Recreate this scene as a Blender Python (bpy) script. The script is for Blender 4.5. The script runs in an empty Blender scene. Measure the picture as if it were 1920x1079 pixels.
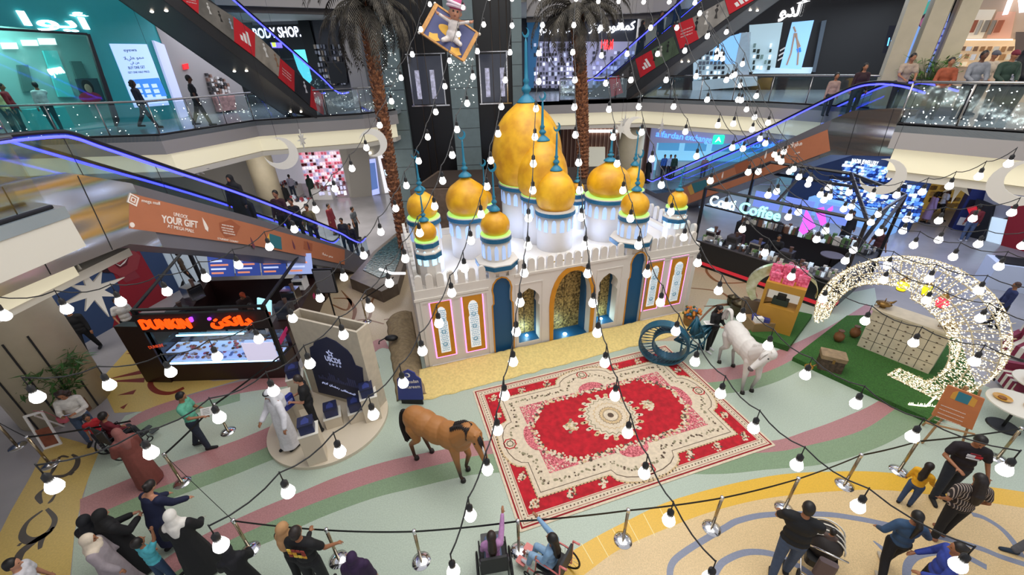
import bpy, bmesh, math, random
from mathutils import Vector, Matrix
from mathutils.geometry import tessellate_polygon
random.seed(7)
S=bpy.context.scene; COL=S.collection
# ---------------------------------------------------------------- camera, world, lights, exposure
FPX,CX,CY,EYE=762.0,960.0,539.5,8.0
dn=Vector((1005-CX,1930-CY,FPX)).normalized()
fy=(Vector((0,0,1))-dn*dn.z).normalized(); fx=dn.cross(fy)
if fx.x<0: fx=-fx
RW=Matrix((fx,fy,-dn))
def ray(px,py): return RW@Vector((px-CX,py-CY,FPX))
def Z(px,py,z=0.0):
    r=ray(px,py); t=(z-EYE)/r.z; return Vector((r.x*t,r.y*t,z))
def Yp(px,py,y):
    r=ray(px,py); t=y/r.y; return Vector((r.x*t,y,EYE+r.z*t))
cd=bpy.data.cameras.new('camera'); cam=bpy.data.objects.new('camera',cd); COL.objects.link(cam)
cd.sensor_width=36; cd.lens=FPX/1920*36; cd.clip_start=.05; cd.clip_end=300
cd.shift_x=0; cd.shift_y=0
m3=Matrix((RW@Vector((1,0,0)),RW@Vector((0,-1,0)),RW@Vector((0,0,-1)))).transposed()
cam.matrix_world=Matrix.Translation((0,0,EYE))@m3.to_4x4()
S.camera=cam
w=bpy.data.worlds.new('world'); S.world=w; w.use_nodes=True
w.node_tree.nodes['Background'].inputs[0].default_value=(.92,.93,1,1)
w.node_tree.nodes['Background'].inputs[1].default_value=.62
S.view_settings.view_transform='Standard'; S.view_settings.look='None'; S.view_settings.gamma=1
S.view_settings.exposure=0.0; S.view_settings.use_curve_mapping=False
def area(n,loc,size,power,col=(1,1,1),rot=(0,0,0),sy=None):
    l=bpy.data.lights.new(n,'AREA'); l.energy=power; l.color=col; l.shape='RECTANGLE'; l.size=size; l.size_y=sy or size
    o=bpy.data.objects.new(n,l); COL.objects.link(o); o.location=loc; o.rotation_euler=[math.radians(a) for a in rot]; return o
area('skylight_panel',(3,9,15.5),14,2050,(1,.965,.91))
area('ceiling_panel_left',(-15,9,4.7),6,260,(1,.93,.85),sy=4)
area('ceiling_panel_back',(-11,21.5,4.65),8,520,(1,.96,.92),sy=5)
area('ceiling_panel_exchange',(12,25.5,4.65),6,330,(.75,.88,1),sy=5)
area('ceiling_panel_right',(17,16,4.65),8,400,(.66,.74,1),sy=7)
area('ceiling_panel_right_near',(18,9,4.65),6,170,(.75,.84,1),sy=5)
area('ceiling_panel_left_shop',(-20,18,10.4),6,420,(.55,1,.95),sy=3)
area('ceiling_panel_upper_left',(-13,24,10.5),5,300,(.8,.85,1),sy=4)
area('ceiling_panel_upper_back',(6,29,10.5),9,500,(.78,.82,1),sy=4)
area('ceiling_panel_upper_right',(17,22,10.4),6,420,(.8,.9,1),sy=5)
area('ceiling_panel_right_shop',(20,12,10.4),6,520,(1,.86,.7),sy=5)
# ---------------------------------------------------------------- helpers
MC={}
def mat(n,c,r=.6,m=0,e=0,noise=0,scale=8,ec=None,bump=0,alpha=1,nt='N',c2=None,coat=0):
    if n in MC: return MC[n]
    M=bpy.data.materials.new(n); M.use_nodes=True; t=M.node_tree; b=t.nodes['Principled BSDF']; c=tuple(c)+(1,)
    b.inputs['Base Color'].default_value=c; b.inputs['Roughness'].default_value=r; b.inputs['Metallic'].default_value=m
    if coat: b.inputs['Coat Weight'].default_value=coat
    if e: b.inputs['Emission Color'].default_value=tuple(ec or c[:3])+(1,); b.inputs['Emission Strength'].default_value=e
    if alpha<1: b.inputs['Alpha'].default_value=alpha
    if noise or bump:
        tc=t.nodes.new('ShaderNodeTexCoord'); n1=t.nodes.new('ShaderNodeTexNoise'); n1.inputs['Scale'].default_value=scale; n1.inputs['Detail'].default_value=5
        t.links.new(tc.outputs['Object'],n1.inputs['Vector'])
        if noise:
            cr=t.nodes.new('ShaderNodeValToRGB'); d=tuple(max(0,x*(1-noise)) for x in c[:3])+(1,); h=tuple(min(1,x*(1+noise)) for x in (c2 or c[:3]))+(1,)
            cr.color_ramp.elements[0].color=d; cr.color_ramp.elements[1].color=h; cr.color_ramp.elements[0].position=.35; cr.color_ramp.elements[1].position=.65
            t.links.new(n1.outputs['Fac'],cr.inputs['Fac']); t.links.new(cr.outputs['Color'],b.inputs['Base Color'])
        if bump:
            bp=t.nodes.new('ShaderNodeBump'); bp.inputs['Strength'].default_value=bump; bp.inputs['Distance'].default_value=.02
            t.links.new(n1.outputs['Fac'],bp.inputs['Height']); t.links.new(bp.outputs['Normal'],b.inputs['Normal'])
    MC[n]=M; return M
def glass(n,c=(.75,.85,.9),a=.12,r=.05):
    if n in MC: return MC[n]
    M=bpy.data.materials.new(n); M.use_nodes=True; t=M.node_tree; t.nodes.clear()
    o=t.nodes.new('ShaderNodeOutputMaterial'); mx=t.nodes.new('ShaderNodeMixShader'); tr=t.nodes.new('ShaderNodeBsdfTransparent'); gl=t.nodes.new('ShaderNodeBsdfGlossy')
    tr.inputs[0].default_value=tuple(.6+.4*x for x in c)+(1,); gl.inputs[0].default_value=tuple(c)+(1,); gl.inputs['Roughness'].default_value=r; mx.inputs[0].default_value=a
    t.links.new(tr.outputs[0],mx.inputs[1]); t.links.new(gl.outputs[0],mx.inputs[2]); t.links.new(mx.outputs[0],o.inputs[0]); MC[n]=M; return M
def col(h,**k):
    h=h.lstrip('#'); rgb=[int(h[i:i+2],16)/255 for i in (0,2,4)]; lin=[x/12.92 if x<=.04045 else ((x+.055)/1.055)**2.4 for x in rgb]
    n='c_'+h+'_'.join(f'{a}{b}' for a,b in sorted(k.items()))
    return mat(n,lin,**k)
def lin(h):
    h=h.lstrip('#'); return tuple((x/12.92 if x<=.04045 else ((x+.055)/1.055)**2.4) for x in [int(h[i:i+2],16)/255 for i in (0,2,4)])
def led(h,e): return mat('led'+h+str(e),lin(h),e=e,ec=lin(h),r=.4)
class MB:
    def __init__(s,M=None): s.v=[]; s.f=[]; s.mi=[]; s.mats=[]; s.M=M or Matrix(); s.cm=0
    def use(s,m):
        if m not in s.mats: s.mats.append(m)
        s.cm=s.mats.index(m); return s
    def add(s,vs,fs):
        o=len(s.v); s.v+= [tuple(s.M@Vector(p)) for p in vs]; s.f+=[tuple(i+o for i in f) for f in fs]; s.mi+=[s.cm]*len(fs); return s
    def box(s,x0,x1,y0,y1,z0,z1):
        return s.add([(x0,y0,z0),(x1,y0,z0),(x1,y1,z0),(x0,y1,z0),(x0,y0,z1),(x1,y0,z1),(x1,y1,z1),(x0,y1,z1)],[(3,2,1,0),(4,5,6,7),(0,1,5,4),(1,2,6,5),(2,3,7,6),(3,0,4,7)])
    def rbox(s,x0,x1,y0,y1,z0,z1,b=.02):
        n=5; pts=[]
        for cx,cy,a in ((x1-b,y1-b,0),(x0+b,y1-b,90),(x0+b,y0+b,180),(x1-b,y0+b,270)):
            for i in range(n): t=math.radians(a+90*i/(n-1)); pts.append((cx+b*math.cos(t),cy+b*math.sin(t)))
        return s.slab(pts,[],z0,z1)
    def quad(s,a,b,c,d): return s.add([a,b,c,d],[(0,1,2,3)])
    def slab(s,outer,holes,z0,z1):
        polys=[outer]+list(holes); flat=[p for q in polys for p in q]; n=len(flat)
        tri=tessellate_polygon([[Vector((x,y,0)) for x,y in q] for q in polys])
        vs=[(x,y,z0) for x,y in flat]+[(x,y,z1) for x,y in flat]; fs=[]
        for t in tri:
            a,b,c=[Vector(flat[i]) for i in t]
            if (b-a).cross(c-a)<0: t=(t[0],t[2],t[1])
            fs.append((t[2],t[1],t[0])); fs.append(tuple(i+n for i in t))
        k=0
        for qi,q in enumerate(polys):
            ar=sum(q[i][0]*q[(i+1)%len(q)][1]-q[(i+1)%len(q)][0]*q[i][1] for i in range(len(q)))
            flip=(ar<0)!=(qi>0)
            for i in range(len(q)):
                a=k+i; b=k+(i+1)%len(q); fs.append((a,b,b+n,a+n) if not flip else (b,a,a+n,b+n))
            k+=len(q)
        return s.add(vs,fs)
    def lathe(s,prof,c=(0,0,0),seg=24,sx=1,sy=1,a0=0,close=True):
        vs=[];fs=[];n=len(prof)
        for i in range(seg):
            a=a0+2*math.pi*i/seg
            for r,z in prof: vs.append((c[0]+r*math.cos(a)*sx,c[1]+r*math.sin(a)*sy,c[2]+z))
        for i in range(seg):
            j=(i+1)%seg
            for k in range(n-1): fs.append((i*n+k,j*n+k,j*n+k+1,i*n+k+1))
        if close:
            if prof[0][0]>1e-4: fs.append(tuple(i*n for i in reversed(range(seg))))
            if prof[-1][0]>1e-4: fs.append(tuple(i*n+n-1 for i in range(seg)))
        return s.add(vs,fs)
    def tube(s,path,r,seg=6,rs=None,closed=False,cap=True):
        P=[Vector(p) for p in path]; n=len(P)
        if n<2: return s
        vs=[];fs=[];up=None
        for i,p in enumerate(P):
            if closed: d=P[(i+1)%n]-P[i-1]
            else: d=P[min(i+1,n-1)]-P[max(i-1,0)]
            if d.length<1e-9: d=Vector((0,0,1))
            d.normalize()
            if up is None:
                up=Vector((0,0,1)) if abs(d.z)<.9 else Vector((1,0,0))
            u=up-d*up.dot(d)
            if u.length<1e-6: u=d.orthogonal()
            u.normalize(); up=u; v=d.cross(u); rr=rs[i] if rs else r
            for k in range(seg):
                a=2*math.pi*k/seg; vs.append(p+u*(rr*math.cos(a))+v*(rr*math.sin(a)))
        m=n if closed else n-1
        for i in range(m):
            j=(i+1)%n
            for k in range(seg):
                l=(k+1)%seg; fs.append((i*seg+k,i*seg+l,j*seg+l,j*seg+k))
        if cap and not closed: fs.append(tuple(reversed(range(seg)))); fs.append(tuple((n-1)*seg+k for k in range(seg)))
        return s.add(vs,fs)
    def sph(s,c,r,seg=12,rings=8,R=None):
        if isinstance(r,(int,float)): r=(r,r,r)
        vs=[];fs=[]
        for i in range(rings+1):
            t=math.pi*i/rings
            for k in range(seg):
                a=2*math.pi*k/seg; p=Vector((r[0]*math.sin(t)*math.cos(a),r[1]*math.sin(t)*math.sin(a),r[2]*math.cos(t)))
                if R: p=R@p
                vs.append(p+Vector(c))
        for i in range(rings):
            for k in range(seg):
                l=(k+1)%seg; fs.append((i*seg+k,(i+1)*seg+k,(i+1)*seg+l,i*seg+l))
        return s.add(vs,fs)
    def cap(s,p0,p1,r0,r1,seg=10):     # rounded tapered limb
        p0=Vector(p0);p1=Vector(p1); d=(p1-p0); L=d.length; d=d/L if L>1e-6 else Vector((0,0,1))
        path=[];rs=[]
        for t in (-90,-60,-30,0): path.append(p0+d*(r0*math.sin(math.radians(t)))); rs.append(max(1e-3,r0*math.cos(math.radians(t))))
        for t in (0,30,60,90): path.append(p1+d*(r1*math.sin(math.radians(t)))); rs.append(max(1e-3,r1*math.cos(math.radians(t))))
        return s.tube(path,0,seg,rs=rs)
    def build(s,name,m=None,parent=None,smooth=False,world=False,ang=None):
        me=bpy.data.meshes.new(name); me.from_pydata(s.v,[],s.f); 
        for mm in (s.mats or [m]): me.materials.append(mm)
        if s.mats: me.polygons.foreach_set('material_index',s.mi)
        if smooth: me.polygons.foreach_set('use_smooth',[True]*len(me.polygons))
        me.validate(); me.update(); o=bpy.data.objects.new(name,me); COL.objects.link(o)
        if parent: par(o,parent,world)
        return o
def par(o,p,world=False):
    o.parent=p
    if world: o.matrix_parent_inverse=wm(p).inverted()
def wm(o):
    m=Matrix.Translation(o.location)@o.rotation_euler.to_matrix().to_4x4()
    if o.scale!=Vector((1,1,1)): m=m@Matrix.Diagonal((*o.scale,1))
    if o.parent: m=wm(o.parent)@o.matrix_parent_inverse@m
    return m
def tag(o,label=None,cat=None,group=None,kind=None):
    if label: o['label']=label
    if cat: o['category']=cat
    if group: o['group']=group
    if kind: o['kind']=kind
    return o
def thing(name,label,cat,loc=(0,0,0),rz=0,group=None):
    o=bpy.data.objects.new(name,None); COL.objects.link(o); o.empty_display_size=.1
    o.location=loc; o.rotation_euler=(0,0,rz); return tag(o,label,cat,group)
def struct(name,mb,m=None,smooth=False,parent=None):
    o=mb.build(name,m,parent,smooth)
    if not parent: o['kind']='structure'
    return o
def copy_tree(o,parent=None):
    c=o.copy(); COL.objects.link(c)
    if parent: c.parent=parent
    for ch in [x for x in o.children]: copy_tree(ch,c)
    return c
def fuse(mb,vox,sm=4,name='tmp'):
    me=bpy.data.meshes.new(name); me.from_pydata(mb.v,[],mb.f); me.update()
    o=bpy.data.objects.new(name,me); COL.objects.link(o)
    r=o.modifiers.new('r','REMESH'); r.mode='VOXEL'; r.voxel_size=vox; r.use_smooth_shade=True
    if sm: k=o.modifiers.new('s','SMOOTH'); k.factor=.5; k.iterations=sm
    dg=bpy.context.evaluated_depsgraph_get(); dg.update(); nm=bpy.data.meshes.new_from_object(o.evaluated_get(dg))
    nm.name=name; bpy.data.objects.remove(o); bpy.data.meshes.remove(me); return nm
def mobj(name,me,m,parent):
    me.materials.clear()
    for x in (m if isinstance(m,(list,tuple)) else [m]): me.materials.append(x)
    o=bpy.data.objects.new(name,me); COL.objects.link(o)
    if parent: o.parent=parent
    return o
class PL:   # vertical plane through A,B (left,right as seen)
    def __init__(s,A,B):
        s.A=Vector((A[0],A[1],0)); d=Vector((B[0],B[1],0))-s.A; s.L=d.length; s.d=d.normalized(); s.n=Vector((s.d.y,-s.d.x,0))
        s.M=Matrix(((s.d.x,0,s.n.x,s.A.x),(s.d.y,0,s.n.y,s.A.y),(0,1,0,0),(0,0,0,1)))   # local x along, y up, z toward viewer
    def p(s,px,py,o=0):
        r=ray(px,py); C=Vector((0,0,EYE)); t=(s.A+s.n*o-C).dot(s.n)/r.dot(s.n); q=C+r*t; return ((q-s.A).dot(s.d),q.z)
    def W(s,a,z,o=0): return s.A+s.d*a+s.n*o+Vector((0,0,z))
    def mb(s): return MB(s.M.copy())
    def poly(s,pts,z0=0,z1=.02,mb=None,off=0):
        mb=mb or s.mb(); mb.slab([s.p(*q,off) for q in pts],[],z0+off,z1+off); return mb
def text(name,body,pl,s0,z0,h,m,parent=None,width=None,o=.03,ext=.01,rot=0,shear=0,bold=.0,align='LEFT',world=True):
    c=bpy.data.curves.new(name,'FONT'); c.body=body; c.size=h*1.38; c.extrude=ext; c.offset=bold*h; c.align_x=align; c.resolution_u=3; c.shear=shear
    t=bpy.data.objects.new(name,c); COL.objects.link(t)
    dg=bpy.context.evaluated_depsgraph_get(); dg.update(); me=bpy.data.meshes.new_from_object(t.evaluated_get(dg)); bpy.data.objects.remove(t)
    if width and me.vertices:
        xs=[v.co.x for v in me.vertices]; w0=max(xs)-min(xs); x0=min(xs)
        for v in me.vertices: v.co.x=(v.co.x-x0)*width/w0
    R=pl.M@Matrix.Translation((s0,z0,o))@Matrix.Rotation(rot,4,'Z'); me.transform(R); me.name=name
    ob=mobj(name,me,m,None)
    if parent: par(ob,parent,world)
    return ob
def smoothp(pts,n=6,closed=False):
    out=[];N=len(pts)
    if N<3: return list(pts)
    rng=range(N) if closed else range(N-1)
    for i in rng:
        g=(lambda k: pts[k%N]) if closed else (lambda k: pts[max(0,min(N-1,k))])
        p0,p1,p2,p3=g(i-1),g(i),g(i+1),g(i+2)
        for j in range(n):
            t=j/n
            out.append(tuple(.5*((2*b)+(-a+c)*t+(2*a-5*b+4*c-d)*t*t+(-a+3*b-3*c+d)*t**3) for a,b,c,d in zip(p0,p1,p2,p3)))
    if not closed: out.append(tuple(pts[-1]))
    return out
def fl(pts,z=0,sm=0):
    w=[tuple(Z(x,y,z)[:2]) for x,y in pts]; return smoothp(w,sm) if sm else w
white=col('#e9e6e2',r=.55); black=col('#0b0b0d',r=.5); chrome=mat('chrome',(.75,.75,.76),r=.14,m=1); steel=mat('brushed_steel',(.62,.60,.59),r=.24,m=.95,noise=.06,scale=1.2,bump=.5)
def wavy(n):
    M=mat(n,(.60,.585,.58),r=.16,m=.95); t=M.node_tree; b=t.nodes['Principled BSDF']; tc=t.nodes.new('ShaderNodeTexCoord'); wv=t.nodes.new('ShaderNodeTexWave'); wv.wave_type='BANDS'; wv.bands_direction='Z'; wv.inputs['Scale'].default_value=.32; wv.inputs['Distortion'].default_value=2.2; wv.inputs['Detail'].default_value=.5; wv.inputs['Detail Scale'].default_value=.35
    bp=t.nodes.new('ShaderNodeBump'); bp.inputs['Strength'].default_value=.38; bp.inputs['Distance'].default_value=.16; t.links.new(tc.outputs['Object'],wv.inputs['Vector']); t.links.new(wv.outputs['Fac'],bp.inputs['Height']); t.links.new(bp.outputs['Normal'],b.inputs['Normal']); return M
dark=col('#1d1c1f',r=.5); cream=col('#dcd8cc',r=.6)
# ---------------------------------------------------------------- floor
L1=6.2
tile=mat('grey_floor_tile',lin('#9d9a9c'),r=.22,noise=.10,scale=.7)
sage=mat('sage_terrazzo',lin('#abb8a8'),r=.35,noise=.10,scale=45); pinkt=mat('pink_terrazzo',lin('#a87878'),r=.35,noise=.14,scale=45)
greent=mat('green_terrazzo',lin('#7d9474'),r=.35,noise=.13,scale=45); yelt=mat('yellow_terrazzo',lin('#dcae35'),r=.35,noise=.07,scale=40)
tant=mat('tan_terrazzo',lin('#d3b787'),r=.35,noise=.12,scale=45); bluet=mat('slate_blue_terrazzo',lin('#7d8396'),r=.35,noise=.07,scale=40)
beiget=mat('beige_terrazzo',lin('#b5a286'),r=.3,noise=.07,scale=20); brownt=mat('brown_inlay',lin('#7d5638'),r=.35,noise=.06,scale=20)
yel2=mat('ochre_terrazzo',lin('#c3a860'),r=.35,noise=.08,scale=30); redbr=mat('red_brown_inlay',lin('#7c2f22'),r=.35,noise=.06,scale=20)
inkt=mat('dark_inlay',lin('#3d352f'),r=.35,noise=.08,scale=20)
m=MB(); m.slab([(-40,-6),(40,-6),(40,45),(-40,45)],[],-.3,0); FL=struct('floor',m,tile)
ND=[]
def inlay(pts,mt,z,sm=0,raw=False,nm='floor_inlay'):
    q=pts if raw else fl(pts,0,sm); m=MB(); m.slab(q,[],.0005,z); m.build(nm,mt,FL)
def band(up,lo,mt,z,sm=5):
    u=fl(up,0,sm); l=fl(lo,0,sm); inlay(u+l[::-1],mt,z,raw=True)
inlay([(132,1100),(140,1000),(165,900),(188,838),(235,780),(355,742),(470,712),(560,700),(620,640),(694,640),(740,640),(900,640),(1290,640),(1330,560),(1480,560),(1540,560),(1640,540),(1650,600),(1800,700),(1920,760),(2100,900),(2100,1200),(1000,1300),(132,1250)],sage,.002)
inlay([(560,700),(600,640),(585,560),(640,500),(760,500),(800,560),(1290,480),(1400,500),(1560,545),(1480,575),(1330,560),(1290,640),(745,640),(694,642),(620,660)],beiget,.003)
inlay([(188,720),(200,700),(240,655),(290,640),(320,700),(400,715),(450,712),(355,740),(272,772),(215,775)],yel2,.0035)
inlay([(187,845),(165,900),(155,930),(145,975),(140,997),(132,1079),(130,1200),(-60,1200),(-20,1040),(20,960),(60,890),(97,815),(150,830)],yel2,.0035)
band([(225,800),(272,770),(355,742),(450,716),(560,700)],[(225,815),(290,782),(350,762),(450,738),(560,722)],pinkt,.004)
band([(225,815),(290,782),(350,762),(450,738)],[(235,835),(300,800),(360,778),(450,752)],greent,.004)
band([(150,937),(300,876),(480,812),(600,745),(694,645),(722,638)],[(150,980),(300,915),(480,848),(630,770),(702,662),(730,655)],pinkt,.004)
band([(150,980),(300,915),(480,848),(630,770),(702,662)],[(142,1010),(310,940),(480,875),(640,800),(712,690)],greent,.004)
band([(300,1055),(380,1005),(480,958),(560,925),(640,892),(740,862),(840,842),(905,828),(1100,815),(1300,825),(1440,828),(1515,808),(1590,780),(1648,752),(1720,700)],
     [(320,1079),(420,1020),(490,987),(570,952),(650,922),(740,893),(840,868),(920,852),(1100,842),(1300,850),(1440,849),(1520,835),(1615,808),(1682,765),(1760,710)],pinkt,.004)
band([(320,1079),(420,1020),(490,987),(570,952),(650,922),(740,893),(840,868),(920,852),(1100,842),(1300,850),(1440,849),(1520,835),(1615,808),(1682,765),(1760,710)],
     [(350,1100),(440,1045),(520,1010),(600,972),(700,935),(780,915),(860,896),(920,888),(1100,880),(1322,890),(1440,881),(1550,870),(1640,842),(1700,812),(1790,760)],greent,.004)
band([(1260,690),(1325,693),(1400,682),(1440,665),(1500,640),(1560,610),(1625,570)],[(1270,720),(1330,718),(1400,708),(1450,693),(1500,668),(1580,630),(1650,590)],pinkt,.004)
band([(1270,720),(1330,718),(1400,708),(1450,693),(1500,668)],[(1280,742),(1340,740),(1400,733),(1460,715),(1510,690)],greent,.004)
band([(985,1120),(1020,1079),(1080,1030),(1167,982),(1272,935),(1440,894),(1565,885),(1665,887),(1790,905),(1930,925),(2050,950)],[(1040,1120),(1095,1079),(1160,1032),(1242,995),(1335,960),(1440,935),(1565,922),(1677,921),(1865,945),(1980,965),(2060,990)],yelt,.004)
tn=fl([(1040,1120),(1095,1079),(1160,1032),(1242,995),(1335,960),(1440,935),(1565,922),(1677,921),(1865,945),(1980,965),(2060,990)],0,5)
inlay(tn+[(9,-5),(-1,-5)],tant,.0035,raw=True)
def line(pts,w,mt,z=.005,sm=6):
    q=fl(pts,0,sm); a=[];b=[]
    for i,p in enumerate(q):
        d=Vector(q[min(i+1,len(q)-1)])-Vector(q[max(i-1,0)]); d.normalize(); n=Vector((-d.y,d.x)); ww=w if not isinstance(w,tuple) else w[0]+(w[1]-w[0])*abs(2*i/len(q)-1)
        a.append(tuple(Vector(p)+n*ww/2)); b.append(tuple(Vector(p)-n*ww/2))
    inlay(a+b[::-1],mt,z,raw=True)
line([(1262,1120),(1256,1079),(1262,1055),(1285,1035),(1322,1012),(1360,990),(1385,977),(1440,966),(1540,965),(1600,972),(1665,985),(1740,1003),(1790,1015),(1840,1030),(1877,1045),(1930,1062)],.11,bluet)
line([(1335,1090),(1345,1068),(1360,1052),(1397,1037),(1440,1038),(1478,1052),(1522,1079),(1560,1110)],.11,bluet)
line([(1822,965),(1845,972),(1877,992),(1902,1020),(1915,1045)],.10,bluet)
line([(1700,1090),(1700,1070),(1705,1055),(1722,1042),(1760,1035),(1800,1040),(1850,1065)],.12,bluet)
line([(1637,1015),(1655,1030),(1670,1048)],(.10,.02),bluet)
for i in range(6):      # joints of the yellow band
    x=1090+i*29; line([(x,1020-i*14),(x+22,1058-i*13)],.012,col('#efe0a0',r=.4),.0055,0)
for p in ([(235,664),(285,655),(290,668)],[(200,712),(290,688),(284,699)],[(198,716),(272,709),(270,718)],[(220,742),(256,731),(250,740)],[(225,765),(240,757),(232,768)]): inlay(p,redbr,.005)
line([(345,728),(320,738),(295,735),(282,722),(290,708),(310,700)],.14,redbr)
# scroll inlays
for p,wd in (([(640,545),(665,580),(655,615)],(.16,.03)),([(620,570),(650,582),(655,562),(625,560)],(.14,.04)),([(735,545),(700,560),(690,600),(640,618)],(.12,.04)),([(720,600),(755,595)],(.1,.05)),([(640,610),(680,600),(720,608)],(.08,.05)),
    ([(1330,490),(1325,510),(1350,530),(1400,530)],(.14,.05)),([(1290,540),(1350,548),(1370,570),(1320,575)],(.12,.05)),([(1360,500),(1375,515),(1420,520)],(.12,.04)),([(1305,610),(1340,575),(1385,570)],(.1,.05))): line(p,wd,brownt)
for p,wd in (([(129,858),(112,858),(100,882),(92,895)],(.10,.03)),([(135,853),(146,862),(140,880),(120,893),(98,894)],(.14,.04)),([(82,918),(72,930),(78,945)],(.12,.03)),([(104,928),(96,940),(90,945)],(.08,.03)),
    ([(80,958),(52,980),(42,1005),(60,1015),(90,1000),(103,975),(88,955)],(.15,.05)),([(88,1000),(60,1020),(38,1040),(30,1070)],(.18,.08)),([(98,995),(80,1010),(75,1030)],(.1,.05))): line(p,wd,inkt)
for x,y in ((135,889),(37,1022),(98,992)): line([(x-3,y+3),(x+3,y-3)],.06,inkt,.005,0)
# ---------------------------------------------------------------- upper floors
slabm=mat('balcony_floor',lin('#8f9aa0'),r=.16,noise=.06,scale=.6); soff=col('#d9d4c8',r=.7); fas=col('#a7a2a0',r=.5); cove=mat('cove_cream',lin('#d8d2b4'),r=.6,e=.42,ec=(1,.9,.66))  # emission on the cream cove band stands in for the light falling on it
edgeL=[(-42,14.9),(-12,15),(-10.8,18.9),(-6.6,20.3),(-5.4,21.9)]
edgeR=[(2.9,24.1),(7.4,24.1),(11.6,19.6),(13.2,17.0),(14.0,14.6),(12.4,13.6),(11.0,12.1),(12.5,10.2),(14,8.2),(14.5,-4)]
edge=edgeL+[(-5.4,24.1)]+edgeR
out=edge+[(42,-4),(42,44),(-42,44)]
m=MB(); m.slab(out,[],L1-.18,L1); struct('floor_upper',m,slabm)
def inset(path,d):
    r=[]
    for i,p in enumerate(path):
        a=Vector(path[max(i-1,0)]);b=Vector(path[min(i+1,len(path)-1)]); t=(b-a).normalized(); n=Vector((-t.y,t.x)); r.append(tuple(Vector(p)+n*d))
    return r
def fascia(path,nm):
    for (d,z0,z1,mt,th,n2) in ((0,L1-.62,L1,fas,.15,'fascia_panel'),(.22,L1-1.25,L1-.62,cove,.12,'lit_cove')):
        a=inset(path,d); b=inset(path,d+th); m=MB(); m.slab(a+b[::-1],[],z0,z1); o=struct(nm,m,mt)
fascia(edgeL,'trim_1'); fascia([(-5.4,24.1)]+edgeR,'trim_2')
m=MB(); m.slab(inset(edge,.3)+[(42,-4),(42,44),(-42,44)],[],4.72,4.92); struct('ceiling_ground_floor',m,soff)
# near left landing slab
nl=[(-7.2,-4),(-7.2,6.52),(-8.9,7.1),(-9.0,8.0),(-30,8.0),(-30,-4)]
m=MB(); m.slab(nl,[],L1-.18,L1); struct('floor_landing',m,slabm)
m=MB(); m.slab([(-7.22,-4),(-7.22,6.52),(-7.36,6.5),(-7.36,-4)],[],5.5,L1-.02); struct('trim_3',m,cream)
m=MB(); m.slab([(-7.36,6.5),(-7.22,6.52),(-8.9,7.12),(-8.9,6.95)],[],5.5,L1-.02); struct('trim_3',m,cream)
m=MB(); m.slab([(-7.9,-4),(-7.9,6.75),(-8.05,6.75),(-8.05,-4)],[],4.85,5.5); struct('trim_4',m,cove)
m=MB(); m.slab([(-8.0,-4),(-8.0,8.0),(-30,8.0),(-30,-4)],[],4.7,4.86); struct('ceiling_near_left',m,soff)
# second upper floor seen along the top
m=MB(); m.slab([(-15.3,22.4),(-11.5,20),(-7,22.6),(-5.4,23.4),(-5.4,24.9),(2.9,24.9),(7.6,24.9),(9.3,23.3),(9.3,44),(-15.3,44)],[],11.0,11.3); struct('floor_second',m,slabm)
for nm,pth,z0,z1,mt in (('trim_5',[(-15.3,22.3),(-11.5,19.9),(-7,22.5),(-5.4,23.3)],10.45,11.3,fas),('trim_6',[(-15.3,22.7),(-11.7,20.2),(-7.1,22.9),(-5.4,23.7)],10.25,10.5,col('#5b5654')),('trim_7',[(1.2,24.8),(7.6,24.8),(9.3,23.1)],10.15,11.3,fas),('trim_8',[(1.2,25.1),(7.7,25.1),(9.3,23.5)],9.92,10.15,col('#5b5654'))):
    m=MB(); m.slab(pth+inset(pth,.15)[::-1],[],z0,z1); struct(nm,m,mt)
m=MB(); m.slab([(-15.3,22.6),(-11.6,20.3),(-7,23),(-5.4,24),(-5.4,25.2),(8,25.2),(9.3,23.9),(9.3,44),(-15.3,44)],[],10.8,10.98); struct('ceiling_upper_floor',m,soff)
# outer walls behind everything
wallg=col('#8e8983',r=.7)
for n,x0,x1,y0,y1,z0,z1 in (('wall_back',-42,42,43.5,44,0,14),('wall_left',-42.3,-42,-4,44,0,14),('wall_right',42,42.3,-4,44,0,14)):
    m=MB(); m.box(x0,x1,y0,y1,z0,z1); struct(n,m,wallg)
for k in range(9):
    m=MB(); m.box(-20,20,-1+k*3.2,-.85+k*3.2,16.2,16.5); struct('ceiling_beam',m,dark)
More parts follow.
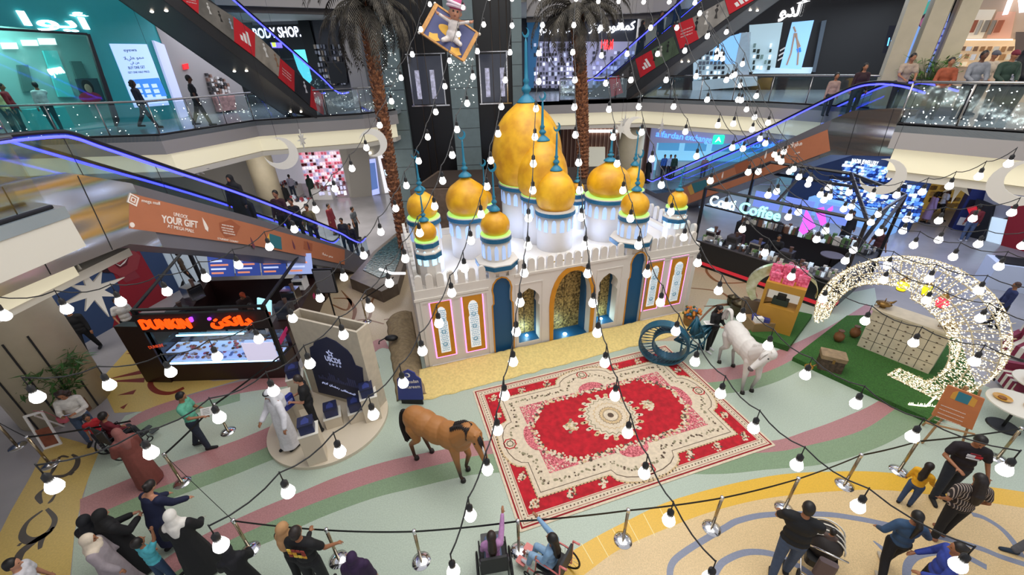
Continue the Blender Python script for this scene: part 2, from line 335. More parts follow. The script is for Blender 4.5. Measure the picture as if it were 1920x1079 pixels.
# ---------------------------------------------------------------- glass railings
railm=mat('steel_rail',(.42,.41,.4),r=.25,m=.9); gls=glass('rail_glass',(.7,.82,.85),.10)
fairym=mat('fairy_led',(1,1,1),e=5,ec=(1,.97,.9))
def railing(path,label,z=L1,group=None,fairy=0,step=1.6,dens=26):
    t=thing('glass_railing',label,'railing',(path[0][0],path[0][1],z),group=group); g=MB(); r=MB()
    P=[Vector(p) for p in path]; k=0; r.tube([(p.x,p.y,z+1.08) for p in P],.035,8); r.build('handrail',railm,t,True,True)
    f=MB()
    for a,b in zip(P,P[1:]):
        L=(b-a).length; n=max(1,round(L/step)); d=(b-a)/n
        for i in range(n):
            p=a+d*i; q=a+d*(i+1); e=(q-p).normalized()*.05; nn=Vector((-e.y,e.x)).normalized()*.006
            g.slab([tuple(p+e-nn),tuple(q-e-nn),tuple(q-e+nn),tuple(p+e+nn)],[],z+.08,z+1.0)
            if k<95: po=MB(); po.tube([(p.x,p.y,z),(p.x,p.y,z+1.06)],.024,6); po.build('post',railm,t,True,True); k+=1
            if fairy:
                for _ in range(int(dens*fairy)):
                    s=random.random(); w_=random.random()**1.3; c=p.lerp(q,s); f.sph((c.x+nn.x*8,c.y+nn.y*8,z+.05+w_*.95),.013,6,4)
    g.build('glass_pane',gls,t,world=True)
    bs=MB(); bs.tube([(p.x,p.y,z+.03) for p in P],.035,6); bs.build('base_channel',dark,t,True,True)
    if fairy: o=f.build('fairy_light',fairym,t,world=True); o['kind']='stuff'
    return t
ei=inset(edgeL,.08)
railing([(-24,15.02)]+ei[1:4],'glass railing strung with tiny white lights in front of the teal shop',fairy=.55)
railing([(-6.7,20.5),(-5.5,22.0)],'short glass railing with small lights behind the left palm trunk',fairy=1)
er=inset(edgeR,.08)
railing([er[0],er[1]],'glass railing of the upper back balcony behind the right palm',fairy=.3)
railing(er[1:4]+[(13.5,16.3)],'glass railing below the white window displays on the upper right balcony')
railing([(11.1,12.2),(12.56,10.3),(14.05,8.3),(14.5,5)],'glass railing full of twinkling lights in front of the shoppers at upper right',fairy=1.6,step=1.0,dens=34)
railing([(-7.28,1.5),(-7.28,6.4)],'glass railing on the near left landing edge above the cream fascia')
railing([(-24,7.95),(-9.1,7.95)],'glass railing edging the landing left of the lower left escalator')
# ---------------------------------------------------------------- columns
colm=mat('beige_column',lin('#b9ad92'),r=.5,noise=.04,scale=3)
def column(base,r,z0,z1,name='trim_9',mt=None):
    m=MB(); m.lathe([(r,z0),(r,z1)],(base[0],base[1],0),28); o=struct(name,m,mt or colm,False); 
    for p in o.data.polygons: p.use_smooth=abs(p.normal.z)<.5
    return o
b0=Z(165,775); column((b0.x-.9,b0.y+.35),.95,0,4.75,'trim_9')
for k,(a,r0) in enumerate(((-25,.97),(-50,.97),(-80,.97),(-5,.97))):
    m=MB(); x=b0.x-.9+.955*math.cos(math.radians(a)); y=b0.y+.35+.955*math.sin(math.radians(a)); m.tube([(x,y,.02),(x,y,2.6 if k<3 else .9)],.022,5); m.build('dark_reveal',dark,bpy.data.objects['trim_9'])
c1=Z(517,398); column((c1.x,c1.y),.72,0,4.75,'trim_10')
c2=Yp(1180,300,25.5); column((c2.x,25.5),.75,0,4.75,'trim_11'); c2=Yp(1222,40,26.5); column((c2.x,26.5),.75,L1,10.8,'trim_12')
c3=Z(1578,175,L1); 
for k,(dx,dy) in enumerate(((0,0),(.62,-.35),(1.25,-.7))):
    m=MB(Matrix.Translation((14.75+dx,17.4+dy,0))@Matrix.Rotation(-.5,4,'Z')); m.box(-.26,.26,-.3,.3,L1,12); struct('trim_13',m,colm)
m=MB(Matrix.Translation((c2.x-7.6,24.0,0))); 
c4=Yp(665,100,24); m=MB(); m.box(c4.x-.45,c4.x+.45,23.8,24.6,L1,10.8); struct('trim_14',m,fas)
# ---------------------------------------------------------------- glass lift tower
shaftb=col('#0a0a0c',r=.35); shaftg=mat('grey_stone_panel',lin('#6f7f80'),r=.5,noise=.05,scale=4)
t=thing('lift_tower','black and grey stone lift tower rising behind the domes','lift tower',(-2,23,0))
pl=PL((-7,23),(4,23)); 
def X23(px,py): return Yp(px,py,23).x
for nm,a,b,mt,dz in (('black_panel',-5.15,-2.75,shaftb,0),('black_panel',-1.45,.38,shaftb,0),('stone_pier',-2.78,-1.42,shaftg,.25),('stone_pier',-6.25,-5.1,shaftg,.25),('stone_pier',.36,.85,shaftg,.25)):
    m=MB(); m.box(a,b,23-dz,24.2,0,13); o=m.build(nm,mt,t,world=True)
    if 'stone' in nm:
        for z in [x*.95+.4 for x in range(13)]:
            j=MB(); j.box(a-.005,b+.005,23-dz-.006,23-dz+.01,z,z+.02); j.build('panel_joint',dark,o,world=True)
fl_=MB()
for a,b in ((-2.7,-1.5),(-6.2,-5.2)):
    for i in range(90): x=a+random.random()*(b-a); z=6.2+random.random()**.8*3.6; fl_.sph((x,22.72,z),.016,6,4)
o=fl_.build('fairy_light',fairym,t,world=True); o['kind']='stuff'
for k,(a,b) in enumerate(((-4.75,-3.1),(-1.25,.1))):
    f=MB(); 
    for x in (a,b): f.box(x-.025,x+.025,22.93,23,6.3,8.6)
    f.box(a-.1,b+.2,22.93,23,6.25,6.31); f.box(a-.1,b+.2,22.93,23,8.58,8.62); fo=f.build('lift_window_frame',chrome,t,world=True)
    p=MB(); p.box(a+.02,b-.02,22.96,23.0,6.35,8.5); p.build('window_pane',mat('lift_glass',lin('#2a2c36'),r=.1,e=.05,ec=(.5,.55,.7)),fo,world=True)
    for i in range(2):
        q=MB(); x=a+.25+i*.75; q.box(x,x+.22,22.94,22.97,6.6,7.9); q.build('lit_strip',mat('lift_lit',lin('#9fa0b4'),e=.5,ec=lin('#a9a7bd'),noise=.6,scale=6),fo,world=True)
for a in (-4.3,-.6,-.2,.15,-3.9):
    q=MB(); q.tube([(a,22.97,0),(a,22.97,12.5)],.02,5); q.build('guide_rail',mat('dark_bronze',lin('#4a4038'),r=.4,m=.6),t,True,True)
# ---------------------------------------------------------------- wooden planter wall and fountain behind the castle
wood=mat('brown_plank',lin('#6b5849'),r=.6,noise=.18,scale=5,bump=.2)
t=thing('planter','long brown timber clad planter behind the castle','planter',(0,18,0))
m=MB(); m.slab([(-4.3,17.6),(4.6,17.4),(4.8,21.0),(-3.6,21.2)],[],0,3.35); m.build('timber_wall',wood,t,world=True)
m=MB(); m.slab([(-4.1,17.8),(4.4,17.6),(4.6,20.8),(-3.4,21.0)],[],3.352,3.40); m.build('soil',col('#3a2c22',r=.9),t,world=True)
t=thing('fountain','dark stone fountain basin at the foot of the left escalator','fountain',(-6.3,15.7,0))
bs=[tuple(Z(x,y,.55)[:2]) for x,y in ((655,520),(700,470),(755,425),(760,480),(745,530),(715,545))]
stone=mat('brown_stone',lin('#5d5146'),r=.45,noise=.2,scale=3)
m=MB(); m.slab(bs,[],0,.5); m.build('basin',stone,t,world=True)
m=MB(); ww=[tuple(Z(x,y,.56)[:2]) for x,y in ((680,505),(705,473),(750,436),(752,478),(738,512),(712,520))]; m.slab(ww,[],.502,.53)
m.build('water',mat('dark_water',lin('#2c4a50'),r=.08,noise=.5,scale=9,bump=.6),t,world=True)
m=MB(); pp=[tuple(Z(x,y,.7)) for x,y in ((712,505),(735,513),(760,513))]; m.tube(pp,.05,8); m.build('lit_ring',led('#ffffff',2.5),t,True,True)
# ---------------------------------------------------------------- escalators
ledb=led('#3a3cff',5.5); grub=mat('handrail_rubber',lin('#0c0c12'),r=.4); clad=mat('grey_cladding',lin('#77747a'),r=.4,m=.3,noise=.03,scale=1)
dclad=mat('dark_cladding',lin('#4b4a4b'),r=.3,m=.55,noise=.06,scale=.8); eglass=glass('escalator_glass',(.55,.75,.85),.10)
orange=mat('orange_banner',lin('#b5704f'),r=.55,noise=.03,scale=3)
def interp(P,s):
    for (a,b),(c,d) in zip(P,P[1:]):
        if a<=s<=c: return b+(d-b)*(s-a)/(c-a)
    return P[0][1] if s<P[0][0] else P[-1][1]
def escalator(label,pl,f,rail,top,bot,wd,mt,seams=(),upm=None,dots=0,shiny=None):
    # f: maps s(from bottom end) to plane coordinate
    A=pl.W(f(0),0); t=thing('escalator',label,'escalator',tuple(A))
    F=lambda P:[(f(s),z) for s,z in P]
    for o,n in ((0,'side_panel'),(-wd-.25,'side_panel')):
        m=pl.mb(); m.slab(F(top)+F(bot)[::-1],[],o-.06,o); so=m.build(n,mt,t,world=True)
        if o==0: side=so
    if shiny:
        a=shiny; T=[(s,z) for s,z in top if s>a]; B=[(s,z) for s,z in bot if s>a]; T=[(a,interp(top,a))]+T; B=[(a,interp(bot,a))]+B
        m=pl.mb(); m.slab(F(T)+F(B)[::-1],[],.001,.03); so=m.build('steel_cladding',wavy('wavy_steel'),t,world=True)
        for s in (a+.9,a+2.0): m=pl.mb(); m.slab(F([(s,interp(top,s)-.02),(s+.015,interp(top,s)-.02),(s+.1,interp(bot,s)+.02),(s+.085,interp(bot,s)+.02)]),[],.03,.034); m.build('panel_joint',dark,so,world=True)
    m=pl.mb(); b=F(bot); vs=[(x,z,0) for x,z in b]+[(x,z,-wd-.31) for x,z in b]; n=len(b); m.add(vs,[(i,i+1,i+1+n,i+n) for i in range(n-1)]); m.build('underside',upm or mt,t,world=True)
    # steps between
    m=pl.mb(); s0=rail[0][0]+.4; s1=rail[-1][0]; k=0; s=s0
    while s<s1:
        z=interp(top,s)-.06; zz=interp(top,s+.4)-.06; m.add([(f(s),z,-.12),(f(s+.4),z,-.12),(f(s+.4),z,-wd-.12),(f(s),z,-wd-.12),(f(s+.4),zz,-.12),(f(s+.4),zz,-wd-.12)],[(0,1,2,3),(1,4,5,2)]); s+=.4
    m.build('step_band',mat('escalator_step',lin('#3b3b42'),r=.45,m=.5),t,world=True)
    R=[(f(s),z) for s,z in smoothp(rail,5)]
    for o in (-.05,-wd-.2):
        m=pl.mb(); m.tube([(x,z,o) for x,z in R],.04,8); m.build('handrail',grub,t,True,True)
        m=pl.mb(); m.tube([(x,z-.075,o) for x,z in R],.026,6); m.build('led_strip',ledb,t,True,True)
        g=pl.mb(); P=[(x,z-.05) for x,z in R]; T=[(f(s),interp(top,s)) for s in [rail[0][0]+(rail[-1][0]-rail[0][0])*i/12 for i in range(13)]]
        g.slab(P+T[::-1],[],o-.006,o+.006); go=g.build('glass_balustrade',eglass,t,world=True)
        if o==-.05:
            for s in seams: q=pl.mb(); z0=interp(top,s);z1=interp(rail,s)-.05; q.box(f(s)-.006,f(s)+.006,z0,z1,o+.006,o+.01); q.build('glass_seam',dark,go,world=True)
    if dots:
        for i in range(dots):
            for w_ in (.3,.75):
                s=bot[1][0]+(bot[-1][0]-bot[1][0])*(i+.6)/dots; q=pl.mb(); q.lathe([(.001,0),(.045,0),(.045,.02),(.001,.02)],(0,0,0),10); 
                c=pl.M@Vector((f(s),interp(bot,s)-.02,-wd*w_)); q.v=[tuple(Vector((v[0],v[1],v[2]))) for v in q.v]
                q=MB(Matrix.Translation(c)); q.sph((0,0,0),(.05,.05,.03),10,6); q.build('downlight',led('#fff4e0',6),t,True,True)
    return t
p1=PL((-7.45,7.6),(-6.93,18.45)); f1=lambda s:10.862-s
E1=escalator('long escalator at left with blue glowing handrails and an orange gift banner',p1,f1,
 [(0,.95),(.7,1.0),(1.6,1.55),(2.65,2.3),(6.86,4.89),(9.52,6.39),(10.5,6.94),(10.9,7.17),(11.2,7.24),(12,7.28),(13.4,7.28)],
 [(0,.25),(1.2,.45),(2.65,1.57),(7.17,4.35),(10.4,6.19),(11.4,6.62),(12,6.65),(13.3,6.65)],
 [(0,0),(2,0),(2.68,.5),(7.7,3.41),(10.99,5.15),(12.2,5.2),(13.3,5.22)],1.15,clad,seams=(1.5,3.6,5.8,8,9.6,11.1),shiny=10.35)
def banner(t,pl,pts,off=.035,m=orange,nm='banner'):
    mb=pl.mb(); mb.slab(pts,[],off-.012,off); return mb.build(nm,m,t,world=True)
bn=banner(E1,p1,[(f1(10.5),6.02),(f1(10.85),5.42),(f1(7.57),3.66),(f1(2.82),.8),(f1(2.5),1.34),(f1(7.27),4.17)])
cr=col('#f1e6dc',r=.6)
def onp(pl,t,body,px,py,px2,h,m=cr,off=.04,bold=0,z2=None,nm='lettering'):
    a=pl.p(px,py,off); b=pl.p(px2[0],px2[1],off); r=math.atan2(b[1]-a[1],b[0]-a[0]); return text(nm,body,pl,a[0],a[1],h,m,t,width=math.hypot(b[0]-a[0],b[1]-a[1]),o=off,rot=r,ext=.004,bold=bold)
onp(p1,bn,'UNLOCK',326,405,(352,411),.085); onp(p1,bn,'YOUR GIFT',303,417,(371,428),.16,bold=.03); onp(p1,bn,'AT MEGA MALL',314,427,(364,437),.075)
onp(p1,bn,'mega mall',266,379,(300,385),.07)
dk=mat('banner_badge',lin('#a05a3c'),r=.6); p1.poly([(408,418),(430,412),(448,425),(440,442),(420,446),(410,432)],.037,.04).build('badge',dk,bn,world=True)
for px,py in ((422,423),(421,428),(423,433),(425,438)): onp(p1,bn,'WHEN YOU SPEND',px-6,py,(px+16,py+4),.035,off=.042)
onp(p1,bn,'STUDENT COUNT',408,449,(447,456),.05)
for px,py in ((384,420),(473,455),(550,458),(578,460)):
    s,z=p1.p(px,py,.04); q=p1.mb(); q.slab([(s-.04,z),(s,z+.16),(s+.04,z),(s+.05,z-.12),(s,z-.2),(s-.05,z-.12)],[],.036,.044); q.build('lantern_motif',cr if px<400 else col('#6b3a4a'),bn,world=True)
p1.poly([(502,438),(524,445),(526,468),(504,463)],.037,.05).build('gift_picture',col('#2f6f7a'),bn,world=True)
p1.poly([(498,448),(502,438),(504,463),(500,466)],.037,.045).build('gold_frame',col('#d9a33f'),bn,world=True)
p1.poly([(568,452),(584,457),(583,472),(567,467)],.037,.04).build('badge',dk,bn,world=True)
s,z=p1.p(250,375,.04); q=p1.mb()
for a,b in ((.14,.10),(.07,.04)): q.slab([(s,z-a),(s+a,z),(s,z+a),(s-a,z)],[[(s,z-b),(s+b,z),(s,z+b),(s-b,z)]],.036,.042)
q.build('diamond_logo',cr,bn,world=True)
s,z=p1.p(248,422,.04); q=p1.mb(); q.lathe([(.001,0),(.05,0),(.05,.006),(.001,.006)],(s,z,.036),16); q.build('round_mark',cr,bn,world=True)
onp(p1,bn,'\uFEFC\uFE91\uFED4\uFEE3 \uFEEE\uFECC\uFEE3',604,478,(624,484),.10)
p2=PL((9.4,27.7),(12.45,13.9)); f2=lambda s:s
E2=escalator('long escalator at right with blue glowing handrails and an orange banner, above the coffee kiosk',p2,f2,
 [(0,.95),(.7,1),(1.6,1.45),(8.12,4.75),(11.19,6.40),(12.42,7.02),(13.2,7.17),(14,7.13),(14.7,6.98)],
 [(0,.25),(1.4,.3),(2.57,.68),(8.47,3.85),(11.71,5.72),(12.71,6.25),(14.1,6.45),(14.75,6.45)],
 [(0,0),(3.9,0),(8.75,2.82),(12.5,4.72),(14.65,5.05),(14.75,5.05)],1.15,clad,seams=(2,4,6,8,10,11.6,12.9),shiny=12.05)
bn=banner(E2,p2,[(2.9,.72),(4.0,.2),(4.82,.6),(12.4,4.85),(12.02,5.55)])
onp(p2,bn,'\uFEEE\uFECC\uFEE3 \uFEFC\uFE91\uFED4\uFEE3',1462,282,(1504,272),.2,bold=.02); onp(p2,bn,'AT MEGA MALL',1490,290,(1500,287),.06)
p2.poly([(1298,345),(1325,336),(1328,352),(1304,362)],.037,.05).build('gift_picture',col('#2f6f7a'),bn,world=True)
for q_ in ([(1290,352),(1297,345),(1303,363),(1296,366)],[(1326,335),(1334,340),(1331,356),(1328,354)]): p2.poly(q_,.037,.045).build('gold_frame',col('#c99a4a'),bn,world=True)
p2.poly([(1378,310),(1402,300),(1410,308),(1404,318),(1382,327)],.037,.04).build('badge',dk,bn,world=True)
for px,py in ((1355,328),(1436,290)):
    s,z=p2.p(px,py,.04); q=p2.mb(); q.slab([(s-.04,z),(s,z+.16),(s+.04,z),(s+.05,z-.12),(s,z-.2),(s-.05,z-.12)],[],.036,.044); q.build('lantern_motif',cr,bn,world=True)
red=col('#c2202a',r=.5); 
d=Vector((-1.1,-5.1)).normalized(); A3=Vector((-7.96,21.96))+d*15
p3=PL(A3,(-7.96,21.96)); f3=lambda s:15-s
E3=escalator('dark escalator climbing out of the top left corner with red adverts on its side',p3,f3,
 [(-.7,7.1),(0,7.1),(.6,7.35),(1.39,7.9),(5.09,10.2),(11,13.9)],
 [(-2.2,6.3),(-1,6.3),(.4,6.38),(1.4,7.0),(5,9.3),(11,13.1)],
 [(-2.2,5.2),(-1,4.85),(.05,4.63),(7.7,9.75),(11,12.0)],1.15,dclad,upm=dclad,dots=5)
A4=(4.75,26.92); p4=PL(A4,(7.92,22)); f4=lambda s:s
E4=escalator('dark escalator climbing to the top right with red adverts on its side',p4,f4,
 [(-.7,7.1),(0,7.1),(.7,7.3),(1.5,7.75),(5.86,10.34),(13,14.6)],
 [(-2.4,6.35),(-1,6.35),(.6,6.5),(1.6,7.05),(5.86,9.55),(13,13.8)],
 [(-2.4,4.75),(-1.2,4.5),(0,4.55),(3.0,5.95),(9.3,9.85),(13,12.1)],1.15,dclad,upm=mat('lit_underside',lin('#8a8079'),r=.35,m=.3,noise=.1,scale=1),dots=5)
def advert(t,pl,reds,pics):
    for k,(q,kind) in enumerate(reds):
        o=pl.poly(q,.01,.03).build('red_advert',red,t,world=True)
        c=[pl.p(*v) for v in q]; cx=sum(v[0] for v in c)/4; cz=sum(v[1] for v in c)/4; w_=math.hypot(c[1][0]-c[0][0],c[1][1]-c[0][1]); an=math.atan2(c[1][1]-c[0][1],c[1][0]-c[0][0])
        if kind:   # three slanted bars
            mb=pl.mb()
            for i in range(3):
                x=-.2*w_+i*.17*w_; h=(.16+.13*i)*w_; L=[(x,-.2*w_),(x+.12*w_,-.2*w_),(x+.12*w_-h*.45,-.2*w_+h),(x-h*.45,-.2*w_+h)]
                mb.slab([(cx+a*math.cos(an)-b*math.sin(an)+.05*w_,cz+a*math.sin(an)+b*math.cos(an)) for a,b in L],[],.03,.036)
            mb.build('three_bar_mark',white,o,world=True)
        else:
            for j in range(3): text('lettering','YOU GOT THIS ALL IN',pl,cx-.3*w_*math.cos(an)+j*.09*w_*math.sin(an),cz-.3*w_*math.sin(an)-(j-1)*.12*w_,.05*w_,white,o,width=.62*w_,o=.034,rot=an,ext=.002)
    for q,bc,fig in pics:
        o=pl.poly(q,.01,.028).build('advert_picture',col(bc,r=.5,noise=.25,scale=2),t,world=True)
        c=[pl.p(*v) for v in q]; 
        for i,cc in enumerate(fig):
            u=(i+.6)/(len(fig)+.2); x=c[0][0]+(c[1][0]-c[0][0])*u; z=(c[0][1]+(c[1][1]-c[0][1])*u)*.55+(c[3][1]+(c[2][1]-c[3][1])*u)*.45; h=.7*abs(c[0][1]-c[3][1])
            mb=pl.mb(); mb.slab([(x-.10*h,z-.4*h),(x-.02*h,z-.1*h),(x-.16*h,z+.12*h),(x,z+.25*h),(x+.14*h,z+.1*h),(x+.04*h,z-.08*h),(x+.16*h,z-.42*h)],[],.028,.034); mb.lathe([(.001,0),(.09*h,0),(.09*h,.006),(.001,.006)],(x,z+.35*h,.028),10); mb.build('picture_figure',col(cc,r=.5),o,world=True)
advert(E3,p3,[(((436,31),(477,62),(477,107),(438,78)),1),(((340,-15),(371,-8),(371,26),(340,0)),0),(((524,109),(551,133),(551,172),(521,146)),0),(((582,161),(604,177),(606,216),(581,200)),1)],
 [(((371,-10),(436,31),(438,78),(371,26)),'#6e6a63',('#c9c6c0','#2c2926','#9aa7b5')),(((477,62),(524,107),(524,146),(477,107)),'#8b8378',('#d8d5d0','#8d6b52')),(((551,133),(582,160),(580,198),(551,172)),'#23232a',('#d9d9dd',))])
advert(E4,p4,[(((1143,148),(1161,141),(1169,174),(1147,182)),0),(((1192,111),(1222,94),(1230,127),(1201,146)),1),(((1263,48),(1299,33),(1311,73),(1276,92)),0),(((1359,-4),(1409,-34),(1420,-3),(1368,27)),1)],
 [(((1161,141),(1192,113),(1201,148),(1169,174)),'#4a4644',('#dcdcdc','#2a2725')),(((1222,94),(1263,68),(1274,100),(1230,127)),'#4a5a44',('#20201f','#bdb5aa','#20201f')),(((1299,33),(1359,0),(1368,30),(1311,73)),'#8c8780',('#1f1d1d','#d4cfc8','#3a3633'))])
# ---------------------------------------------------------------- storefronts
def front(name,label,pl,cat='shop'):
    A=pl.W(0,0); return thing(name,label,cat,tuple(A))
def pp(t,pl,nm,pts,mt,z0=0,z1=.03,off=0,par_=None):
    return pl.poly(pts,z0,z1,off=off).build(nm,mt,par_ or t,world=True)
def goods(t,pl,px,mts,rows,cols,off,dens=.85,nm='goods',sz=(.5,.8)):
    q=[pl.p(*v,off) for v in px]; mb=pl.mb()
    for r in range(rows):
        for c in range(cols):
            if random.random()>dens: continue
            u=(c+.5)/cols; v=(r+.15)/rows
            x=(q[0][0]*(1-u)+q[1][0]*u)*(1-v)+(q[3][0]*(1-u)+q[2][0]*u)*v; z=(q[0][1]*(1-u)+q[1][1]*u)*(1-v)+(q[3][1]*(1-u)+q[2][1]*u)*v
            w_=abs(q[1][0]-q[0][0])/cols*random.uniform(*sz); h=abs(q[0][1]-q[3][1])/rows*random.uniform(*sz)
            mb.use(random.choice(mts)); mb.box(x-w_/2,x+w_/2,z-h,z,off+.02,off+.18)
    o=mb.build(nm,None,t,world=True); o['kind']='stuff'; return o
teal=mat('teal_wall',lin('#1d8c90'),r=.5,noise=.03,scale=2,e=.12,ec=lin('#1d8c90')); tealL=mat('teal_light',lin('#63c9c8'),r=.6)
def lit(h,e=.8): return mat('lit_'+h+str(e),lin(h),r=.6,e=e,ec=lin(h))  # self-glow: real screens and signs, plus shop light painted onto walls and goods
pa=PL((-17.7,13.2),(-15.9,22.1)); t=front('storefront','teal eyewear shop front with a white Arabic sign at the upper left',pa)
q=lambda *L:[pa.p(*v) for v in L]
s0=q((-60,250))[0][0]; s1=q((335,150))[0][0]; op=q((-40,44),(165,64),(196,140),(222,236),(-40,262))
mb=pa.mb(); mb.slab([(s0-4,6.2),(s1,6.2),(s1,12.8),(s0-4,12.8)],[[(x,max(6.21,z)) for x,z in op]],-.12,0); mb.build('teal_facade',teal,t,world=True)
text('arabic_sign','\uFE8D\uFEEE\uFEF3\uFE83',pa,*pa.p(42,47),.42,led('#eafcff',3),t,width=pa.p(168,40)[0]-pa.p(42,47)[0],o=.05,ext=.03,bold=.02)
o=pp(t,pa,'light_poster',[(204,82),(274,83),(316,197),(252,202)],lit('#a9c6f2',.9),.01,.05)
pp(t,pa,'poster_panel',[(239,150),(296,146),(312,180),(252,184)],lit('#3f86dd',.7),.05,.06,par_=o)
for (a,b,c_,h,s) in ((233,97,(257,96),.12,'eyewa'),(233,112,(270,110),.12,'\uFEFB\uFEF2\uFEE0\uFECC \uFEEE\uFEE4\uFEE3'),(245,120,(262,119),.1,'\uFEF2\uFED3 \uFEE6\uFEE4'),(242,130,(273,128),.11,'BUY ONE GET'),(241,138,(281,136),.08,'GET ONE HALF PRICE')): onp(pa,o,s,a,b,c_,h,m=col('#2b4f8f'),off=.058)
for i in range(3):
    for j in range(3): x=249+i*16+j*4; y=158+j*10; pp(t,pa,'poster_tile',[(x,y),(x+10,y-1),(x+13,y+6),(x+3,y+7)],lit('#b9d3f5',.8),.06,.065,par_=o)
mb=pa.mb(); mb.slab([(x,z) for x,z in q((-40,50),(160,62),(163,66),(-40,55))],[],0,.08); mb.build('head_frame',dark,t,world=True)
mb=pa.mb(); mb.slab([(x,z) for x,z in q((160,64),(166,64),(222,226),(216,240))],[],0,.08); mb.build('side_frame',dark,t,world=True)
# interior
mb=pa.mb(); mb.box(s0-4,s1,10.6,10.7,-3.3,-.12); mb.build('inner_ceiling',tealL,t,world=True)
mb=pa.mb(); mb.box(s0-4,s1,6.2,10.6,-3.3,-3.2); mb.build('inner_wall',col('#8fb4b0',r=.7),t,world=True)
def inner(px,m_,z0=-3.15,z1=-3.05,nm='inner_panel'): return pp(t,pa,nm,px,m_,0,.08,off=-3.15)
inner([(78,95),(104,95),(138,182),(108,182)],tealL); inner([(130,115),(150,115),(163,146),(142,148)],col('#54706d'),nm='mirror'); inner([(30,122),(50,122),(62,170),(42,172)],col('#54706d'),nm='mirror')
onp(pa,t,'eyewa',94,141,(122,136),.34,m=led('#ffffff',2.5),off=-3.0,bold=.05,nm='inner_sign')
o=inner([(140,148),(180,147),(196,190),(155,192)],col('#3a4750'),nm='portrait_poster'); c0=pa.p(170,183,-3.04); mb=pa.mb(); mb.lathe([(.001,0),(.4,0),(.4,.02),(.001,.02)],(c0[0],c0[1],-3.06),16,sx=1.2,sy=.6); mb.build('red_top',col('#b52a35'),o,world=True)
c0=pa.p(166,166,-3.04); mb=pa.mb(); mb.sph((c0[0],c0[1],-3.05),(.15,.2,.03)); mb.build('portrait_face',col('#b98a74'),o,world=True); mb=pa.mb(); mb.sph((c0[0]+.02,c0[1]+.08,-3.07),(.24,.3,.03)); mb.build('portrait_hair',col('#1b1210'),o,world=True)
for px in ((0,80,28,92),(38,75,66,86),(70,72,100,84)): inner([(px[0],px[1]),(px[2],px[1]),(px[2]+4,px[3]),(px[0]+4,px[3])],lit('#dff6f4',1.6),nm='ceiling_light_box')
mb=pa.mb(); mb.box(1.0,3.4,6.2,7.1,-2.2,-1.6); mb.build('counter',col('#cfd6d3'),t,world=True)
mb=pa.mb(); mb.box(4.2,5.4,6.2,7.0,-2.4,-1.9); mb.build('display_table',tealL,t,world=True)
mb=pa.mb(); mb.slab(q((168,70),(216,236),(-40,262),(-40,50)),[],-.06,-.04); mb.build('shop_glass',glass('shop_glass',(.7,.9,.9),.06),t,world=True)
# neighbour wall with cosmetics
t=front('storefront','pale wall with white pillar and cosmetics shelves under the upper left escalator',pa)
pp(t,pa,'white_pillar',[(284,76),(304,84),(350,218),(335,222)],lit('#c5cdf0',.5),.0,.12)
pb=PL((-15.8,22.3),(-12.5,31)); mb=pb.mb(); mb.box(-.1,3.3,6.2,11.5,-.12,0); mb.build('beige_wall',col('#a39c98'),t,world=True)
goods(t,pb,[(380,135),(425,150),(428,180),(392,180)],[col('#d8d2cc'),col('#3b3838'),col('#8a6a5c')],5,7,.02); pp(t,pb,'red_sign',[(341,121),(350,119),(352,129),(343,131)],led('#c5262b',1.2),.0,.1)
pp(t,pb,'pink_display',[(395,180),(432,175),(436,205),(404,210)],col('#b98b84',noise=.3,scale=6),.05,.3)
# black cosmetics shop
pc=PL((-26,30.5),(-6,30.5)); t=front('storefront','black cosmetics shop front with a white illuminated sign behind the upper left escalator',pc)
mb=pc.mb(); mb.box(0,19,6.2,10.8,-.15,0); mb.build('facade',col('#1a1a1f'),t,world=True)
onp(pc,t,'BODY SHOP.',478,72,(565,68),.55,m=led('#dfe8ff',2.5),off=.06,bold=.03,nm='shop_sign')
pp(t,pc,'lilac_light',[(508,80),(528,80),(530,90),(512,90)],led('#8a6fff',2),0,.1); pp(t,pc,'green_spot',[(511,80),(518,80),(519,88),(513,88)],led('#c8ff50',2.5),.1,.13)
pp(t,pc,'screen',[(548,94),(572,93),(592,140),(578,160),(560,130)],led('#58c4cf',1.6),0,.1)
pp(t,pc,'grey_wall',[(470,25),(558,30),(560,45),(475,48)],col('#6f6f78'),0,.08)
pp(t,pc,'dark_pillar',[(560,34),(580,34),(612,160),(590,160)],col('#101014'),0,.2)
pp(t,pc,'shelf_wall',[(585,35),(665,35),(672,165),(612,168)],col('#4c4a4e'),.02,.1); goods(t,pc,[(588,82),(640,82),(650,160),(606,160)],[col('#c9c9cf'),col('#26262a'),col('#8f8f9a'),col('#b9a58f')],7,9,.1)
pp(t,pc,'pale_window',[(658,60),(752,55),(758,165),(668,165)],lit('#c2c2d2',.55),.02,.1); goods(t,pc,[(660,90),(742,90),(746,165),(668,165)],[lit('#f0f0fa',.8),col('#2c2c33'),lit('#d79fb4',.5),col('#8f8fa3')],6,8,.1)
pp(t,pc,'dark_case',[(615,118),(650,118),(655,155),(624,157)],col('#16161a'),.1,.3); pp(t,pc,'lit_strip',[(694,68),(700,66),(712,86),(704,88)],led('#dfe9ff',4),.1,.2)
